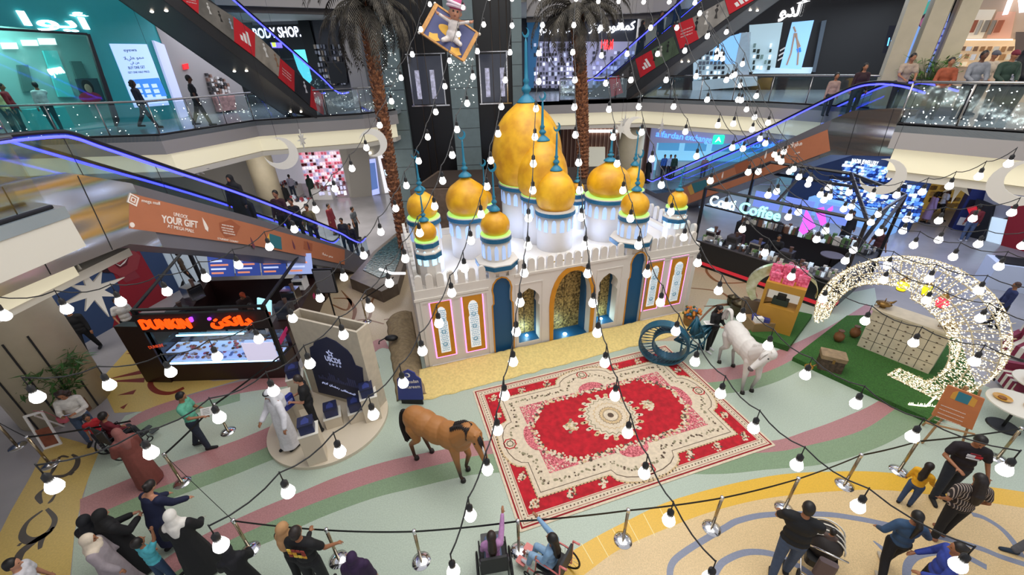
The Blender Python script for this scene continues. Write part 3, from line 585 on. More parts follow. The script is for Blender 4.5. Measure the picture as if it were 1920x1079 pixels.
# centre back shops
pd=PL((-1,33.5),(14,33.5)); t=front('storefront','white lit clothes shop with an Arabic sign behind the right palm',pd)
mb=pd.mb(); mb.box(1,13,6.2,10.8,-.15,0); mb.build('facade',col('#2a2c35'),t,world=True)
pp(t,pd,'pale_window',[(1000,78),(1220,78),(1220,165),(1000,165)],lit('#8d8ca6',.40),.02,.08)
goods(t,pd,[(1000,80),(1100,80),(1100,168),(1000,168)],[col('#1c1c22'),lit('#e0e4f2',.8),col('#5b5c68'),lit('#b8bfd4',.5),col('#2a2a30')],10,18,.08,.8); goods(t,pd,[(1110,95),(1190,95),(1190,168),(1110,168)],[lit('#b9bce0',.6),col('#4a4c62'),lit('#8f93c4',.5),col('#20202a')],8,12,.08,.7)
text('arabic_sign','\uFEEE\uFEDF\uFEEE\uFEDB \uFEF2\uFED3 \uFEB2\uFEE8\uFEF4\uFEA0',pd,*pd.p(1000,62,.1),.5,led('#f3f7ff',5),t,width=pd.p(1095,60)[0]-pd.p(1000,62)[0],o=.1,bold=.03)
text('arabic_sign','\uFEB0\uFE8C\uFEEE\uFE97 \uFEAD\uFEEE\uFED4\uFEE8\uFEE4\uFEDB',pd,*pd.p(1104,58,.1),.5,led('#f3f7ff',5),t,width=pd.p(1190,55)[0]-pd.p(1104,58)[0],o=.1,bold=.03)
onp(pd,t,'H&M',1127,93,(1149,92),.62,m=led('#ff2a2a',2.2),off=.15,bold=.02,nm='red_sign'); pp(t,pd,'blue_frame',[(988,38),(1012,38),(1012,48),(1000,165),(990,165)],lit('#2a5f86',.3),.05,.2)
# upper right shoe shop
pe=PL((9.5,31.5),(21,25.2)); t=front('storefront','black shop front with white Arabic sign and lit blue fashion posters at upper right',pe)
mb=pe.mb(); mb.box(0,20,6.2,13.2,-.15,0); mb.build('facade',col('#0d0d11'),t,world=True)
text('arabic_sign','\uFEEE\uFEAA\uFEDF\uFE83',pe,*pe.p(1460,32,.1),.62,led('#ffffff',3),t,width=pe.p(1513,25)[0]-pe.p(1460,32)[0],o=.1,bold=.05)
for px,h_,nm in (([(1345,75),(1390,62),(1378,120),(1330,120)],'#7fb6e6','blue_poster'),([(1405,47),(1468,42),(1452,135),(1405,135)],'#a9c3cc','lit_window'),([(1485,42),(1526,38),(1502,130),(1462,128)],'#8cc0ee','blue_poster'),([(1300,105),(1400,60),(1412,130),(1300,152)],'#9db4c0','lit_window'),([(1418,128),(1525,126),(1520,138),(1410,138)],'#bcd8e6','lit_shelf'),([(1386,62),(1408,60),(1404,145),(1374,145)],'#8b98a4','window_pillar')):
    o=pp(t,pe,nm,px,lit(h_,.75 if 'blue' in nm else .5),.02 if 'wind' in nm else .05,.06 if 'wind' in nm else .09)
goods(t,pe,[(1310,95),(1360,95),(1360,150),(1310,150)],[col('#20242c'),lit('#dfeaf2',.7),col('#59636e')],6,7,.1); goods(t,pe,[(1412,80),(1450,80),(1445,132),(1410,132)],[col('#2a3a34'),lit('#dfeaf2',.7),col('#7d9a94')],5,5,.1,.6)
for a,b in (((1488,50),(1492,60)),((1490,62),(1483,100)),((1493,62),(1497,98)),((1483,100),(1475,122)),((1497,98),(1495,122)),((1490,62),(1500,88))): 
    mb=pe.mb(); c0=pe.p(*a,.1); c1=pe.p(*b,.1); mb.tube([(c0[0],c0[1],.1),(c1[0],c1[1],.1)],.05,6); mb.build('poster_figure',col('#c5a48d'),t,world=True)
pp(t,pe,'blue_bag',[(1493,92),(1501,89),(1502,97),(1495,99)],lit('#1d6fe0',.8),.1,.14)
for i in range(3): pp(t,pe,'white_bar',[(1458+i*2,112-i*9),(1468+i*2,106-i*9),(1468+i*2,109-i*9),(1458+i*2,115-i*9)],white,.1,.13)
pp(t,pe,'glass_fin',[(1540,40),(1549,38),(1528,135),(1522,135)],lit('#44505c',.25),.02,.3)
pp(t,pe,'lower_display',[(1300,152),(1420,140),(1420,160),(1300,170)],lit('#aab8c0',.35),.1,.5)
t=thing('poster_stand','lit sky blue poster under the right escalator on the upper balcony','poster',tuple(pe.W(0,L1)))
t=bpy.data.objects.remove(t)
pg=PL((8.0,25.4),(11.3,23.5)); t=thing('lit_banner','bright blue lit banner standing behind the upper right escalator','banner',tuple(pg.W(0,L1))); pp(t,pg,'blue_panel',[(1178,185),(1240,128),(1240,165),(1190,184)],lit('#6fb4ec',.9),0,.04)
# right shop with tall screen and big letter
ph=PL((15.6,22),(24,11)); t=front('storefront','warm beige clothes shop front with a big white illuminated letter at the top right corner',ph)
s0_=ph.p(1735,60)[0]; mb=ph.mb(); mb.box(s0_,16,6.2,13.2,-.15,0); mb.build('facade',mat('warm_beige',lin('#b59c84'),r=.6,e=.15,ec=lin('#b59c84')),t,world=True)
for px,h_ in (([(1812,18),(1868,18),(1842,72),(1790,72)],'#c9bda8'),([(1870,22),(1905,22),(1895,72),(1850,72)],'#b98a72'),([(1785,75),(1905,74),(1900,125),(1770,125)],'#d2b58e'),([(1905,60),(1990,60),(1990,140),(1900,140)],'#4a3e38')): pp(t,ph,'lit_niche',px,lit(h_,.5),.02,.06)
goods(t,ph,[(1790,85),(1905,85),(1900,128),(1775,128)],[lit('#e0c9a4',.5),col('#d8cdb8'),col('#8a6748'),col('#a97a4a'),white],3,9,.08); goods(t,ph,[(1815,32),(1900,32),(1890,72),(1800,72)],[col('#efe9df'),col('#b0613f'),col('#c3b5a0'),col('#9a8b78')],1,7,.08,sz=(.5,.95))
onp(ph,t,'R',1880,26,(1925,20),1.3,m=led('#f0f0ff',2.2),off=.15,bold=.03,nm='big_letter'); pp(t,ph,'white_ledge',[(1800,73),(1900,73),(1900,76),(1800,76)],lit('#f0e4d0',1.2),.1,.3)
pk=PL((14.9,20.5),(16.0,17.2)); t=thing('tall_screen','tall lit screen showing two people in blue striped shirts','screen',tuple(pk.W(0,L1)))
o=pp(t,pk,'screen_panel',[(1737,-45),(1806,-40),(1752,135),(1690,140)],lit('#7fa6ea',.75),0,.08); pp(t,pk,'screen_frame',[(1804,-40),(1809,-40),(1757,140),(1751,140)],black,0,.1)
def blob(px,py,rx,ry,h_,nm,z=.09,rot=0):
    c0=pk.p(px,py,.1); c1=pk.p(px+rx,py,.1); c2=pk.p(px,py-ry,.1); mb=pk.mb(); mb.lathe([(.001,0),(1,0),(1,.008),(.001,.008)],(0,0,0),18); mb.M=None
    mb=MB(pk.M@Matrix.Translation((c0[0],c0[1],z))@Matrix.Rotation(rot,4,'Z')@Matrix.Diagonal((abs(c1[0]-c0[0]),abs(c2[1]-c0[1]),1,1))); mb.lathe([(.001,0),(1,0),(1,.008),(.001,.008)],(0,0,0),18); mb.build(nm,lit(h_,.6),o,world=True)
blob(1748,20,26,22,'#4fae9f','foliage',.082); blob(1752,75,21,45,'#8f9fe8','striped_shirt',.085); blob(1775,12,15,18,'#4a2430','dark_hair',.088); blob(1773,15,10,14,'#b96a86','smiling_face',.098)
for k in range(5): blob(1760-k*2,42+k*13,17,2.2,'#3f47a8','shirt_stripe',.1)
blob(1724,88,14,38,'#7f98ea','blue_shirt',.092); blob(1733,38,9,13,'#3a2030','dark_hair',.1); blob(1732,41,6,9,'#a8628a','smiling_face',.11)
t=thing('dark_poster','dark poster panel with small blue lettering beside the tall screen','poster',tuple(pk.W(-1,L1))); 
pm=PL((14.0,21.2),(14.7,20.2)); pp(t,pm,'panel',[(1668,48),(1692,48),(1680,100),(1655,100)],col('#10162a'),0,.05); onp(pm,t,'In',1663,86,(1677,84),.3,m=led('#59b8ff',2.5),off=.06,nm='blue_letters'); q_=pm.p(1668,90); mb=pm.mb(); mb.box(q_[0]-.05,q_[0]+.05,L1,q_[1],-.08,0); mb.build('post',dark,t,world=True)
# ---------------- ground floor
pn=PL(tuple(Z(420,392)[:2]),tuple(Z(780,358)[:2])); t=front('storefront','pale shop front with pink and white packed shelves behind the left escalator',pn)
pn2=PL(tuple(Z(430,350)[:2]),tuple(Z(720,338)[:2])); h0=pn.p(476,300)[0]; h1=pn.p(640,300)[0]
mb=pn.mb(); mb.slab([(-16,0),(pn.L+1,0),(pn.L+1,4.72),(-16,4.72)],[[(h0,.02),(h1,.02),(h1,4.3),(h0,4.3)]],-.15,0); mb.build('facade',col('#a9a49b'),t,world=True)
mb=pn2.mb(); mb.box(-4,pn2.L,0,4.7,-.1,0); mb.build('inner_wall',lit('#cfcdd8',.35),t,world=True)
goods(t,pn2,[(560,285),(642,283),(646,338),(575,345)],[lit('#e9a9b8',.8),lit('#e8e6f0',.9),lit('#d96a7e',.6),lit('#f4dfe4',.9),col('#8f3a40'),lit('#b9b9dd',.6)],9,14,.06,.95)
goods(t,pn,[(590,340),(648,338),(650,365),(600,368)],[lit('#c9c9e8',.7),lit('#f0f0f8',.9),col('#7a3a44')],3,9,.06); goods(t,pn,[(478,300),(512,300),(524,390),(500,395)],[lit('#e8eef8',.8),lit('#9fc2e8',.6),col('#6f7480'),white],8,10,.06,.8)
pp(t,pn,'stone_pier',[(648,262),(690,262),(700,390),(662,390)],col('#9d9890'),.02,.25); 
o=pp(t,pn,'lit_poster',[(683,300),(704,297),(712,362),(695,366)],lit('#a9b4f0',.9),.1,.2); pp(t,pn,'poster_picture',[(688,306),(703,304),(709,352),(696,356)],lit('#5b78b8',.6),.2,.215,par_=o)
pp(t,pn,'white_window_frame',[(708,292),(762,280),(768,352),(722,362)],lit('#e8e8ee',.8),.05,.1); pp(t,pn,'brown_window',[(714,297),(757,287),(762,346),(727,352)],col('#6e4030'),.1,.12); pp(t,pn,'window_display',[(720,318),(732,314),(735,330),(724,332)],lit('#cfe6f2',1),.12,.2)
pp(t,pn,'window_display',[(742,302),(754,300),(757,320),(745,322)],lit('#cfe6f2',1),.12,.2)
text('arabic_sign','\uFEEE\uFEDF\uFEAD',pn,*pn.p(735,268,.1),.35,led('#e8fbff',5),t,width=.9,o=.1,bold=.03); pp(t,pn,'white_light_bar',[(676,287),(696,284),(697,288),(677,291)],led('#fff6e0',5),.1,.2)
for k,(px,py) in enumerate(((548,366),(522,392),(566,398),(610,372))):
    tt=thing('display_table','low white display table number beside shop goods','table',tuple(Z(px,py)),0,'display tables of the shop behind the left escalator'); tt['label']='low white display table of the pink shop, '+['furthest inside among the shelves','nearest the beige column','closest to the camera by the entrance','beside the stone pier on the right'][k]
    mb=MB(); mb.box(-.7,.7,-.4,.4,.0,.75); mb.build('table_body',white,tt); mb=MB()
    for _ in range(30): mb.use(random.choice([col('#c9d6e8'),col('#3a3a44'),col('#a34048'),white])); x=random.uniform(-.62,.58);y=random.uniform(-.34,.3); mb.box(x,x+.12,y,y+.12,.76,.76+random.uniform(.05,.3))
    g=mb.build('goods',None,tt); g['kind']='stuff'
# slatted wall and exchange
pq=PL(tuple(Yp(1050,330,32)[:2]),tuple(Yp(1212,330,32)[:2])); t=front('storefront','vertical timber slat wall with pale sofas behind the yellow domes',pq)
mb=pq.mb(); mb.box(0,pq.L,0,4.72,-.1,0); mb.build('slat_wall',col('#7d5443'),t,world=True)
for k in range(22): mb=pq.mb(); x=(k+.5)*pq.L/22; mb.box(x-.04,x+.04,0,4.2,0,.08); mb.build('slat',col('#b08a74'),t,world=True)
pp(t,pq,'white_sign',[(1095,243),(1160,243),(1160,248),(1095,248)],led('#ffffff',3),.1,.2); pp(t,pq,'pale_niche',[(1098,275),(1133,275),(1133,320),(1098,320)],lit('#d2ccb8',.5),.09,.3)
for k in range(2):
    s_=thing('armchair','pale cream armchair against the timber slat wall'+(' beneath the niche' if k else ' left of the niche'),'armchair',tuple(Yp(1075+k*45,330,30.5).xy.to_3d()),0)
    mb=MB(); mb.rbox(-.5,.5,-.4,.4,.1,.45,.1); mb.build('seat',cream,s_); mb=MB(); mb.rbox(-.5,.5,.25,.5,.4,1.0,.08); mb.build('backrest',cream,s_)
    for x in (-.42,.42):
        for y in (-.32,.32): mb=MB(); mb.tube([(x,y,0),(x,y,.12)],.03,6); mb.build('leg',dark,s_)
    for x in (-.5,.4): mb=MB(); mb.rbox(x,x+.12,-.4,.4,.3,.7,.04); mb.build('armrest',cream,s_)
pr=PL(tuple(Yp(1208,345,31)[:2]),tuple(Yp(1500,345,28)[:2])); t=front('storefront','lilac grey money exchange front with blue lettering and a bright blue interior',pr)
o0=[pr.p(*v) for v in ((1232,268),(1500,270))]
mb=pr.mb(); mb.slab([(0,0),(pr.L+2,0),(pr.L+2,4.72),(0,4.72)],[[(o0[0][0],.02),(pr.L+1.5,.02),(pr.L+1.5,o0[1][1]),(o0[0][0],o0[0][1])]],-.12,0); mb.build('facade',lit('#8a8bb0',.3),t,world=True)
mb=pr.mb(); mb.box(0,pr.L+2,0,4.7,-3.6,-3.5); mb.build('inner_wall',lit('#8fd0ee',.75),t,world=True)
for k in range(4): mb=pr.mb(); mb.box(.8+k*2,2.4+k*2,1.6,3.0,-3.5,-3.45); mb.build('rate_board',lit('#5fa9d8',.6),t,world=True)
mb=pr.mb(); mb.box(.8,pr.L-1,0,1.1,-2.2,-1.6); mb.build('counter',col('#c8dfe8'),t,world=True)
onp(pr,t,'exchange',1284,262,(1333,268),.42,m=led('#4f8cff',2.2),off=.05,bold=.02,nm='blue_sign'); onp(pr,t,'alfardan',1229,256,(1280,262),.42,m=led('#4f8cff',2.2),off=.05,bold=.02,nm='blue_sign')
c0=pr.p(1347,262,.05); mb=pr.mb(); mb.rbox(c0[0]-.36,c0[0]+.36,c0[1]-.3,c0[1]+.3,.02,.08,.08); o=mb.build('green_badge',led('#17c78a',2.2),t,world=True); mb=pr.mb(); mb.slab([(c0[0]-.2,c0[1]-.18),(c0[0],c0[1]+.2),(c0[0]+.2,c0[1]-.18),(c0[0],c0[1]-.02)],[],.08,.1); mb.build('white_mark',led('#ffffff',2),o,world=True)
text('arabic_sign','\uFEEE\uFEDF\uFEAD\uFEAE\uFEB3 \uFEEA\uFED3',pr,*pr.p(1378,276,.05),.4,led('#4f8cff',3.2),t,width=2.4,o=.05,bold=.02)
# jewellery shop
pj=PL(tuple(Z(1520,392)[:2]),tuple(Z(1702,436)[:2])); t=front('storefront','dazzling blue lit jewellery shop with packed glass shelves right of the coffee kiosk',pj)
mb=pj.mb(); mb.box(-1.5,pj.L,0,4.72,-.15,0); mb.build('facade',col('#24365c'),t,world=True)
B=[lit('#9cc4ff',.9),lit('#dcebff',1.1),lit('#4f86e8',.7),lit('#1d3c84',.4),lit('#7aa6f4',.8)]
goods(t,pj,[(1582,300),(1702,318),(1702,348),(1582,330)],B,5,22,.02,.9); goods(t,pj,[(1560,330),(1745,350),(1730,385),(1560,372)],B,5,26,.02,.9); goods(t,pj,[(1585,372),(1735,380),(1722,418),(1590,412)],B,6,22,.02,.95)
pp(t,pj,'dark_beam',[(1560,328),(1705,345),(1705,352),(1560,334)],col('#141a30'),.2,.3); onp(pj,t,'NADIA JEWELLERY',1596,305,(1645,311),.22,m=led('#e8f2ff',4),off=.32,nm='white_sign'); text('arabic_sign','\uFEEE\uFEDF\uFEEE\uFEDF \uFEC3',pj,*pj.p(1655,322,.3),.32,led('#8fd4ff',4),t,width=pj.p(1705,326)[0]-pj.p(1655,322)[0],o=.3,bold=.03)
mb=pj.mb(); mb.box(.2,pj.L-.3,0,.95,.5,1.1); mb.build('glass_counter',lit('#7fb0e8',.6),t,world=True)
# yellow shop, grey pillar, red wall
ps=PL(tuple(Z(1702,432)[:2]),tuple(Yp(1830,400,20)[:2])); t=front('storefront','mustard yellow shop recess with dark shelves behind the walking couple',ps)
ps=PL((21.2,21.5),(26,22.5)); mb=ps.mb(); mb.box(-2,6,0,4.72,-.1,0); mb.build('yellow_wall',lit('#a8873f',.35),t,world=True); goods(t,ps,[(1745,335),(1800,335),(1795,390),(1740,390)],[col('#3a2f28'),col('#8a6a3a'),col('#c8a86a')],5,6,.02)
pu=PL((22.6,18.6),(24.0,14.5)); t=front('storefront','red and black shop wall with a lit window display at the right edge',pu)
pp(t,pu,'grey_pillar',[(1862,315),(1935,320),(1925,400),(1835,420)],col('#8b8b93'),0,.1); pp(t,pu,'black_front',[(1838,372),(1870,385),(1850,462),(1812,450)],col('#141318'),.1,.3); pp(t,pu,'red_round_sign',[(1822,388),(1838,384),(1842,396),(1828,402)],led('#b3202a',.8),.3,.4)
pp(t,pu,'lit_window',[(1860,405),(1900,413),(1880,462),(1845,455)],lit('#bcd0de',.8),.12,.2); pp(t,pu,'red_wall',[(1905,380),(1990,380),(1990,480),(1880,470)],col('#8e1522'),.1,.3); pp(t,pu,'red_step',[(1840,455),(1900,465),(1898,472),(1835,463)],col('#8e1522'),.1,.4)
# hoarding with smiling face at left
pv=PL(tuple(Z(60,700)[:2]),tuple(Z(330,548)[:2])); t=front('hoarding','blue hoarding with a huge picture of a smiling woman in red','hoarding')if False else thing('hoarding','blue hoarding with a huge picture of a smiling woman in red','hoarding',tuple(pv.W(0,0)))
mb=pv.mb(); mb.box(-4,pv.L+.2,0,4.6,-.1,0); mb.build('blue_panel',col('#31466b'),t,world=True)
o=pp(t,pv,'red_garment',[(205,650),(225,540),(205,495),(260,470),(300,540),(325,552),(262,590)],col('#8f1624'),.0,.02); pp(t,pv,'woman_neck',[(205,505),(245,500),(262,520),(235,530)],col('#8a3038'),.02,.03)
pp(t,pv,'woman_face',[(190,495),(205,470),(240,462),(262,480),(256,505),(230,520),(205,510)],col('#93363a'),.03,.04); pp(t,pv,'woman_lips',[(208,492),(222,496),(240,480),(236,497),(222,504)],col('#5e0f18'),.04,.05); pp(t,pv,'woman_teeth',[(213,494),(223,498),(237,484),(232,493),(223,500)],col('#d8cfc8'),.05,.06)
pp(t,pv,'woman_hair',[(168,490),(185,465),(205,470),(195,495),(205,512),(180,510)],col('#2c0c10'),.03,.045)
pp(t,pv,'white_ring',[(-10,640),(12,640),(28,690),(24,722),(0,718)],white,.0,.05)
# white slatted wall and shop behind the doughnut kiosk
pw=PL(tuple(Z(300,545)[:2]),(-11.6,15.6)); t=front('storefront','white panelled shop interior behind the doughnut kiosk',pw)
mb=pw.mb(); mb.box(0,pw.L,0,3.0,-.1,0); mb.build('white_wall',lit('#aebcc8',.35),t,world=True)
for k in range(4): mb=pw.mb(); mb.box(.2+k*.9,.23+k*.9,0,2.95,0,.02); mb.build('dark_seam',col('#565d66'),t,world=True)
# ---------------------------------------------------------------- castle with golden domes
CA=math.radians(16.8); CO=Vector((-2.64,9.53,0))
castle=thing('castle','big white plywood palace with golden onion domes and crenellated walls','castle',CO,CA)
wallw=mat('castle_white',lin('#d9d2c8'),r=.6,noise=.015,scale=3); goldp=mat('gold_paint',lin('#c8861c'),r=.5,noise=.06,scale=4); blued=mat('castle_blue',lin('#0d4f78'),r=.5)
domeg=mat('golden_dome',lin('#d5950e'),r=.42,noise=.10,scale=2.2,c2=lin('#e5ae1c'),bump=.15); bring=mat('ring_blue',lin('#0f5c80'),r=.5); fin=mat('finial_blue',lin('#1f7896'),r=.45)
lime=led('#a4dc74',.85); pinkl=led('#ff8fe0',1.6); winl=led('#a9dcff',1.5)
def cM(x=0,y=0,z=0): return Matrix.Translation((x,y,z))
FR=Matrix(((1,0,0,0),(0,0,-1,0),(0,1,0,0),(0,0,0,1)))   # local (x,z,-y): polygon in x-z, extrude toward viewer (-y)
def keyhole(u0,u1,z0,z1,point=False,waist=.10,n=8):
    w=u1-u0; c=(u0+u1)/2; h=z1-z0; sp=z0+h*.70; pts=[(u0,z0),(u1,z0),(u1,sp-.06)]
    r=w*.5; iw=r*(1-waist*2)
    pts.append((u1-waist*w*.8,sp)); 
    if point:
        top=[(c+r*.98,sp+.16*h*.6),(c+r*.9,sp+h*.16),(c+r*.55,sp+h*.24),(c,z1)]
        pts+=top+[(2*c-x,z) for x,z in top[::-1][1:]]
    else:
        for i in range(n+1):
            a=math.radians(-25+230*i/n); pts.append((c+r*.93*math.cos(a),sp+.16*h+( .14*h)*math.sin(a)))
    pts.append((u0+waist*w*.8,sp)); pts.append((u0,sp-.06)); return pts
def parch(u0,u1,z0,z1,n=7,sp=.55):
    c=(u0+u1)/2; r=(u1-u0)/2; s=z0+(z1-z0)*sp; L=[(u0,z0),(u1,z0)]
    for i in range(n+1): t=i/n; L.append((c+r*(1-t**1.7),s+(z1-s)*math.sin(t*math.pi/2)**.85 if t<1 else z1))
    return L+[(2*c-x,z) for x,z in L[2:-1][::-1]]
nicheL=keyhole(2.16,2.75,.02,2.72); nicheR=keyhole(6.67,7.24,.02,2.78)
winA=keyhole(2.93,3.62,.30,2.22,True); winB=keyhole(5.60,6.28,.34,2.24,True); door=parch(4.08,5.36,.02,2.56)
fw=MB(FR.copy()); ztop=2.74
fw.slab([(0,0),(9.2,0),(9.2,ztop),(0,ztop)],[nicheL,nicheR,winA,winB,door],-.32,0); front_wall=fw.build('front_wall',wallw,castle)
m=MB(); m.box(0,.2,.33,4.6,0,ztop); m.build('side_wall',wallw,castle); m=MB(); m.box(9.0,9.2,.33,4.6,0,ztop); m.build('side_wall',wallw,castle); m=MB(); m.box(.2,9.0,4.4,4.6,0,ztop); m.build('rear_wall',wallw,castle)
m=MB(); m.box(.21,8.99,.78,4.39,2.45,2.55); m.box(.21,8.99,.33,.78,2.56,2.58); m.build('roof_deck',wallw,castle)
def merlon(mb,u,w=.2,h=.42): 
    P=[(u-w/2,ztop),(u+w/2,ztop)]+[(u+w/2*math.cos(math.radians(a)),ztop+h-.1+.1*math.sin(math.radians(a))) for a in range(0,181,30)]; mb.slab(P,[],-.12,-.02)
k=0; u=.16
while u<9.1: m=MB(FR.copy()); merlon(m,u); m.build('merlon',wallw,castle); u+=.292
SD=Matrix(((0,0,-1,0),(1,0,0,0),(0,1,0,0),(0,0,0,1)))
v=.5
while v<4.5:
    for x in (.06,9.2): m=MB(cM(x,0,0)@SD); merlon(m,v,h=.5); m.build('merlon',wallw,castle)
    v+=.34
# trims and raised frames on the facade
for ca,cb,cz in ((-.03,2.06,2.42),(2.85,6.55,2.68),(7.36,9.23,2.42)): m=MB(FR.copy()); m.slab([(ca,cz),(cb,cz),(cb,cz+.07),(ca,cz+.07)],[],.0,.035); m.build('cornice',wallw,castle)
for a,b in ((.12,2.05),(7.18+.12,9.08)): m=MB(FR.copy()); m.slab([(a,.1),(b,.1),(b,2.40),(a,2.40)],[[(a+.07,.17),(b-.07,.17),(b-.07,2.33),(a+.07,2.33)]],.0,.03); m.build('raised_frame',wallw,castle)
for a,b in ((2.85,3.72),(5.50,6.40)): m=MB(FR.copy()); m.slab([(a,.1),(b,.1),(b,2.42),(a,2.42)],[[(a+.03,.13),(b-.03,.13),(b-.03,2.39),(a+.03,2.39)]],.0,.02); m.build('raised_frame',wallw,castle)
# gold panels with white lattice arches
latt=mat('lattice_blue',lin('#7fb4cf'),r=.5)
for a,b,z0,z1 in ((.38,.93,.45,2.31),(1.28,1.85,.42,2.34),(7.31,7.87,.58,2.38),(8.20,8.80,.58,2.37)):
    m=MB(FR.copy()); m.slab([(a,z0),(b,z0),(b,z1),(a,z1)],[],.0,.03); o=m.build('gold_panel',goldp,castle)
    for e in (.035,): m=MB(FR.copy()); m.slab([(a-e,z0-e),(b+e,z0-e),(b+e,z1+e),(a-e,z1+e)],[[(a,z0),(b,z0),(b,z1),(a,z1)]],.002,.02); m.build('pink_led_edge',pinkl,o)
    w=b-a; kh=keyhole(a+.13,b-.13,z0+.14,z1-.16,False,.12,10); m=MB(FR.copy()); m.slab(kh,[],.03,.045); ar=m.build('white_arch',led('#e8eef2',.35),o)
    m=MB(FR.copy()); rnd=random.Random(3)
    c=(a+b)/2
    for i in range(5):
        for j in range(22):
            x=a+.19+(w-.38)*i/4; z=z0+.22+(z1-z0-.5)*j/21
            if (z-z0)/(z1-z0)>.62 and abs(x-c)>.12: continue
            m.M=FR@Matrix.Translation((x+(.02 if j%2 else 0),z,.045))@Matrix.Rotation(.785*(i+j),4,'Z'); m.slab([(-.026,-.008),(.026,-.008),(.026,.008),(-.026,.008)],[],0,.004)
    for q in (.2,.48,.74): m.M=FR@Matrix.Translation((c,z0+.12+(z1-z0-.3)*q,.045)); m.slab([(.07*math.cos(t*.785),.07*math.sin(t*.785)) for t in range(8)],[[(.045*math.cos(t*.785),.045*math.sin(t*.785)) for t in range(8)]],0,.005)
    m.build('star_lattice',latt,ar)
def rim(poly,d0,d1,wd,mt,nm,grow=1.0):
    c=sum(x for x,z in poly)/len(poly)
    m=MB(FR.copy()); outer=[]
    for i,(x,z) in enumerate(poly):
        a=Vector(poly[i-1]);b=Vector(poly[(i+1)%len(poly)]); t=(b-a).normalized(); outer.append((x+t.y*wd,z-t.x*wd))
    outer=[(x,max(z,.0)) for x,z in outer]; m.slab(outer,[poly],d0,d1); return m.build(nm,mt,castle)
rim(door,.001,.03,.15,goldp,'door_surround'); rim(nicheL,.001,.015,.04,goldp,'niche_edge'); rim(nicheR,.001,.015,.04,goldp,'niche_edge')
for P,u0,u1 in ((nicheL,2.1,2.85),(nicheR,6.6,7.3)): m=MB(); m.box(u0,u1,.10,.14,0,2.9); m.build('niche_back',blued,castle)
lm=mat('gold_lattice',lin('#5e4c26'),r=.5,m=.3,noise=.5,scale=16,c2=lin('#a58d55'),bump=.6)
for P,u0,u1,z0,z1 in ((winA,2.93,3.62,.34,2.25),(winB,5.6,6.28,.38,2.27)):
    m=MB(); m.box(u0-.04,u1+.04,.5,.54,z0-.1,z1+.1); o=m.build('window_lattice',lm,castle)
    m=MB(); m.box((u0+u1)/2-.01,(u0+u1)/2+.01,.485,.5,z0,z1); m.build('centre_bar',dark,o)
    m=MB(); m.box(u0-.06,u1+.06,.02,.49,z0-.06,z0-.03); m.build('window_sill',blued,castle)
    m=MB(); m.box(u1,u1+.04,.33,.5,z0,z1); m.build('window_jamb',blued,castle)
    m=MB(); m.sph(((u0+u1)/2,.25,z0+.02),(.05,.05,.03),10,6); m.build('spot_lamp',led('#dff6ff',14),castle)
m=MB(); m.box(4.1,4.72,.66,.72,0,2.6); o=m.build('door_leaf',lm,castle); m=MB(); m.box(4.74,5.36,.66,.72,0,2.6); m.build('door_leaf',lm,castle)
m=MB(); m.box(4.04,5.4,-.12,.66,0,.06); m.build('doorstep',blued,castle)
m=MB(); m.box(5.30,5.38,.33,.66,.06,2.3); m.build('door_jamb',blued,castle)
m=MB(); m.sph((4.62,.25,.09),(.07,.07,.03),10,6); m.build('spot_lamp',led('#dff6ff',14),castle)
for (x,y,z) in ((4.62,.3,.25),(3.27,.3,.5),(5.94,.3,.52)):
    l=bpy.data.lights.new('niche_lamp','POINT'); l.energy=5; l.color=(.6,.95,1); l.shadow_soft_size=.05; q=bpy.data.objects.new('niche_lamp',l); COL.objects.link(q); q.parent=castle; q.location=(x,y,z)
for (x,y) in ((1.4,1.0),(3.4,1.2),(5.9,1.2),(8.0,1.0),(3.3,2.6),(6.0,3.0),(8.2,2.4),(.9,2.6)):
    l=bpy.data.lights.new('roof_flood','POINT'); l.energy=20; l.color=(.42,.58,1); l.shadow_soft_size=.12; q=bpy.data.objects.new('roof_flood',l); COL.objects.link(q); q.parent=castle; q.location=(x,y,2.8)
def crescent_pts(r,inner=.78,off=.34,n=18):
    P=[]; 
    for i in range(n+1): a=math.radians(-140+280*i/n) ; P.append((r*math.cos(a),r*math.sin(a)))
    a0=math.atan2(P[-1][1],P[-1][0]-off*r); a1=math.atan2(P[0][1],P[0][0]-off*r)
    ri=math.hypot(P[-1][0]+off*r,P[-1][1]); 
    b0=math.atan2(P[-1][1],P[-1][0]+off*r); b1=math.atan2(P[0][1],P[0][0]+off*r)
    for i in range(1,n): b=b0+(b1-b0)*i/n; P.append((-off*r+ri*math.cos(b),ri*math.sin(b)))
    return P
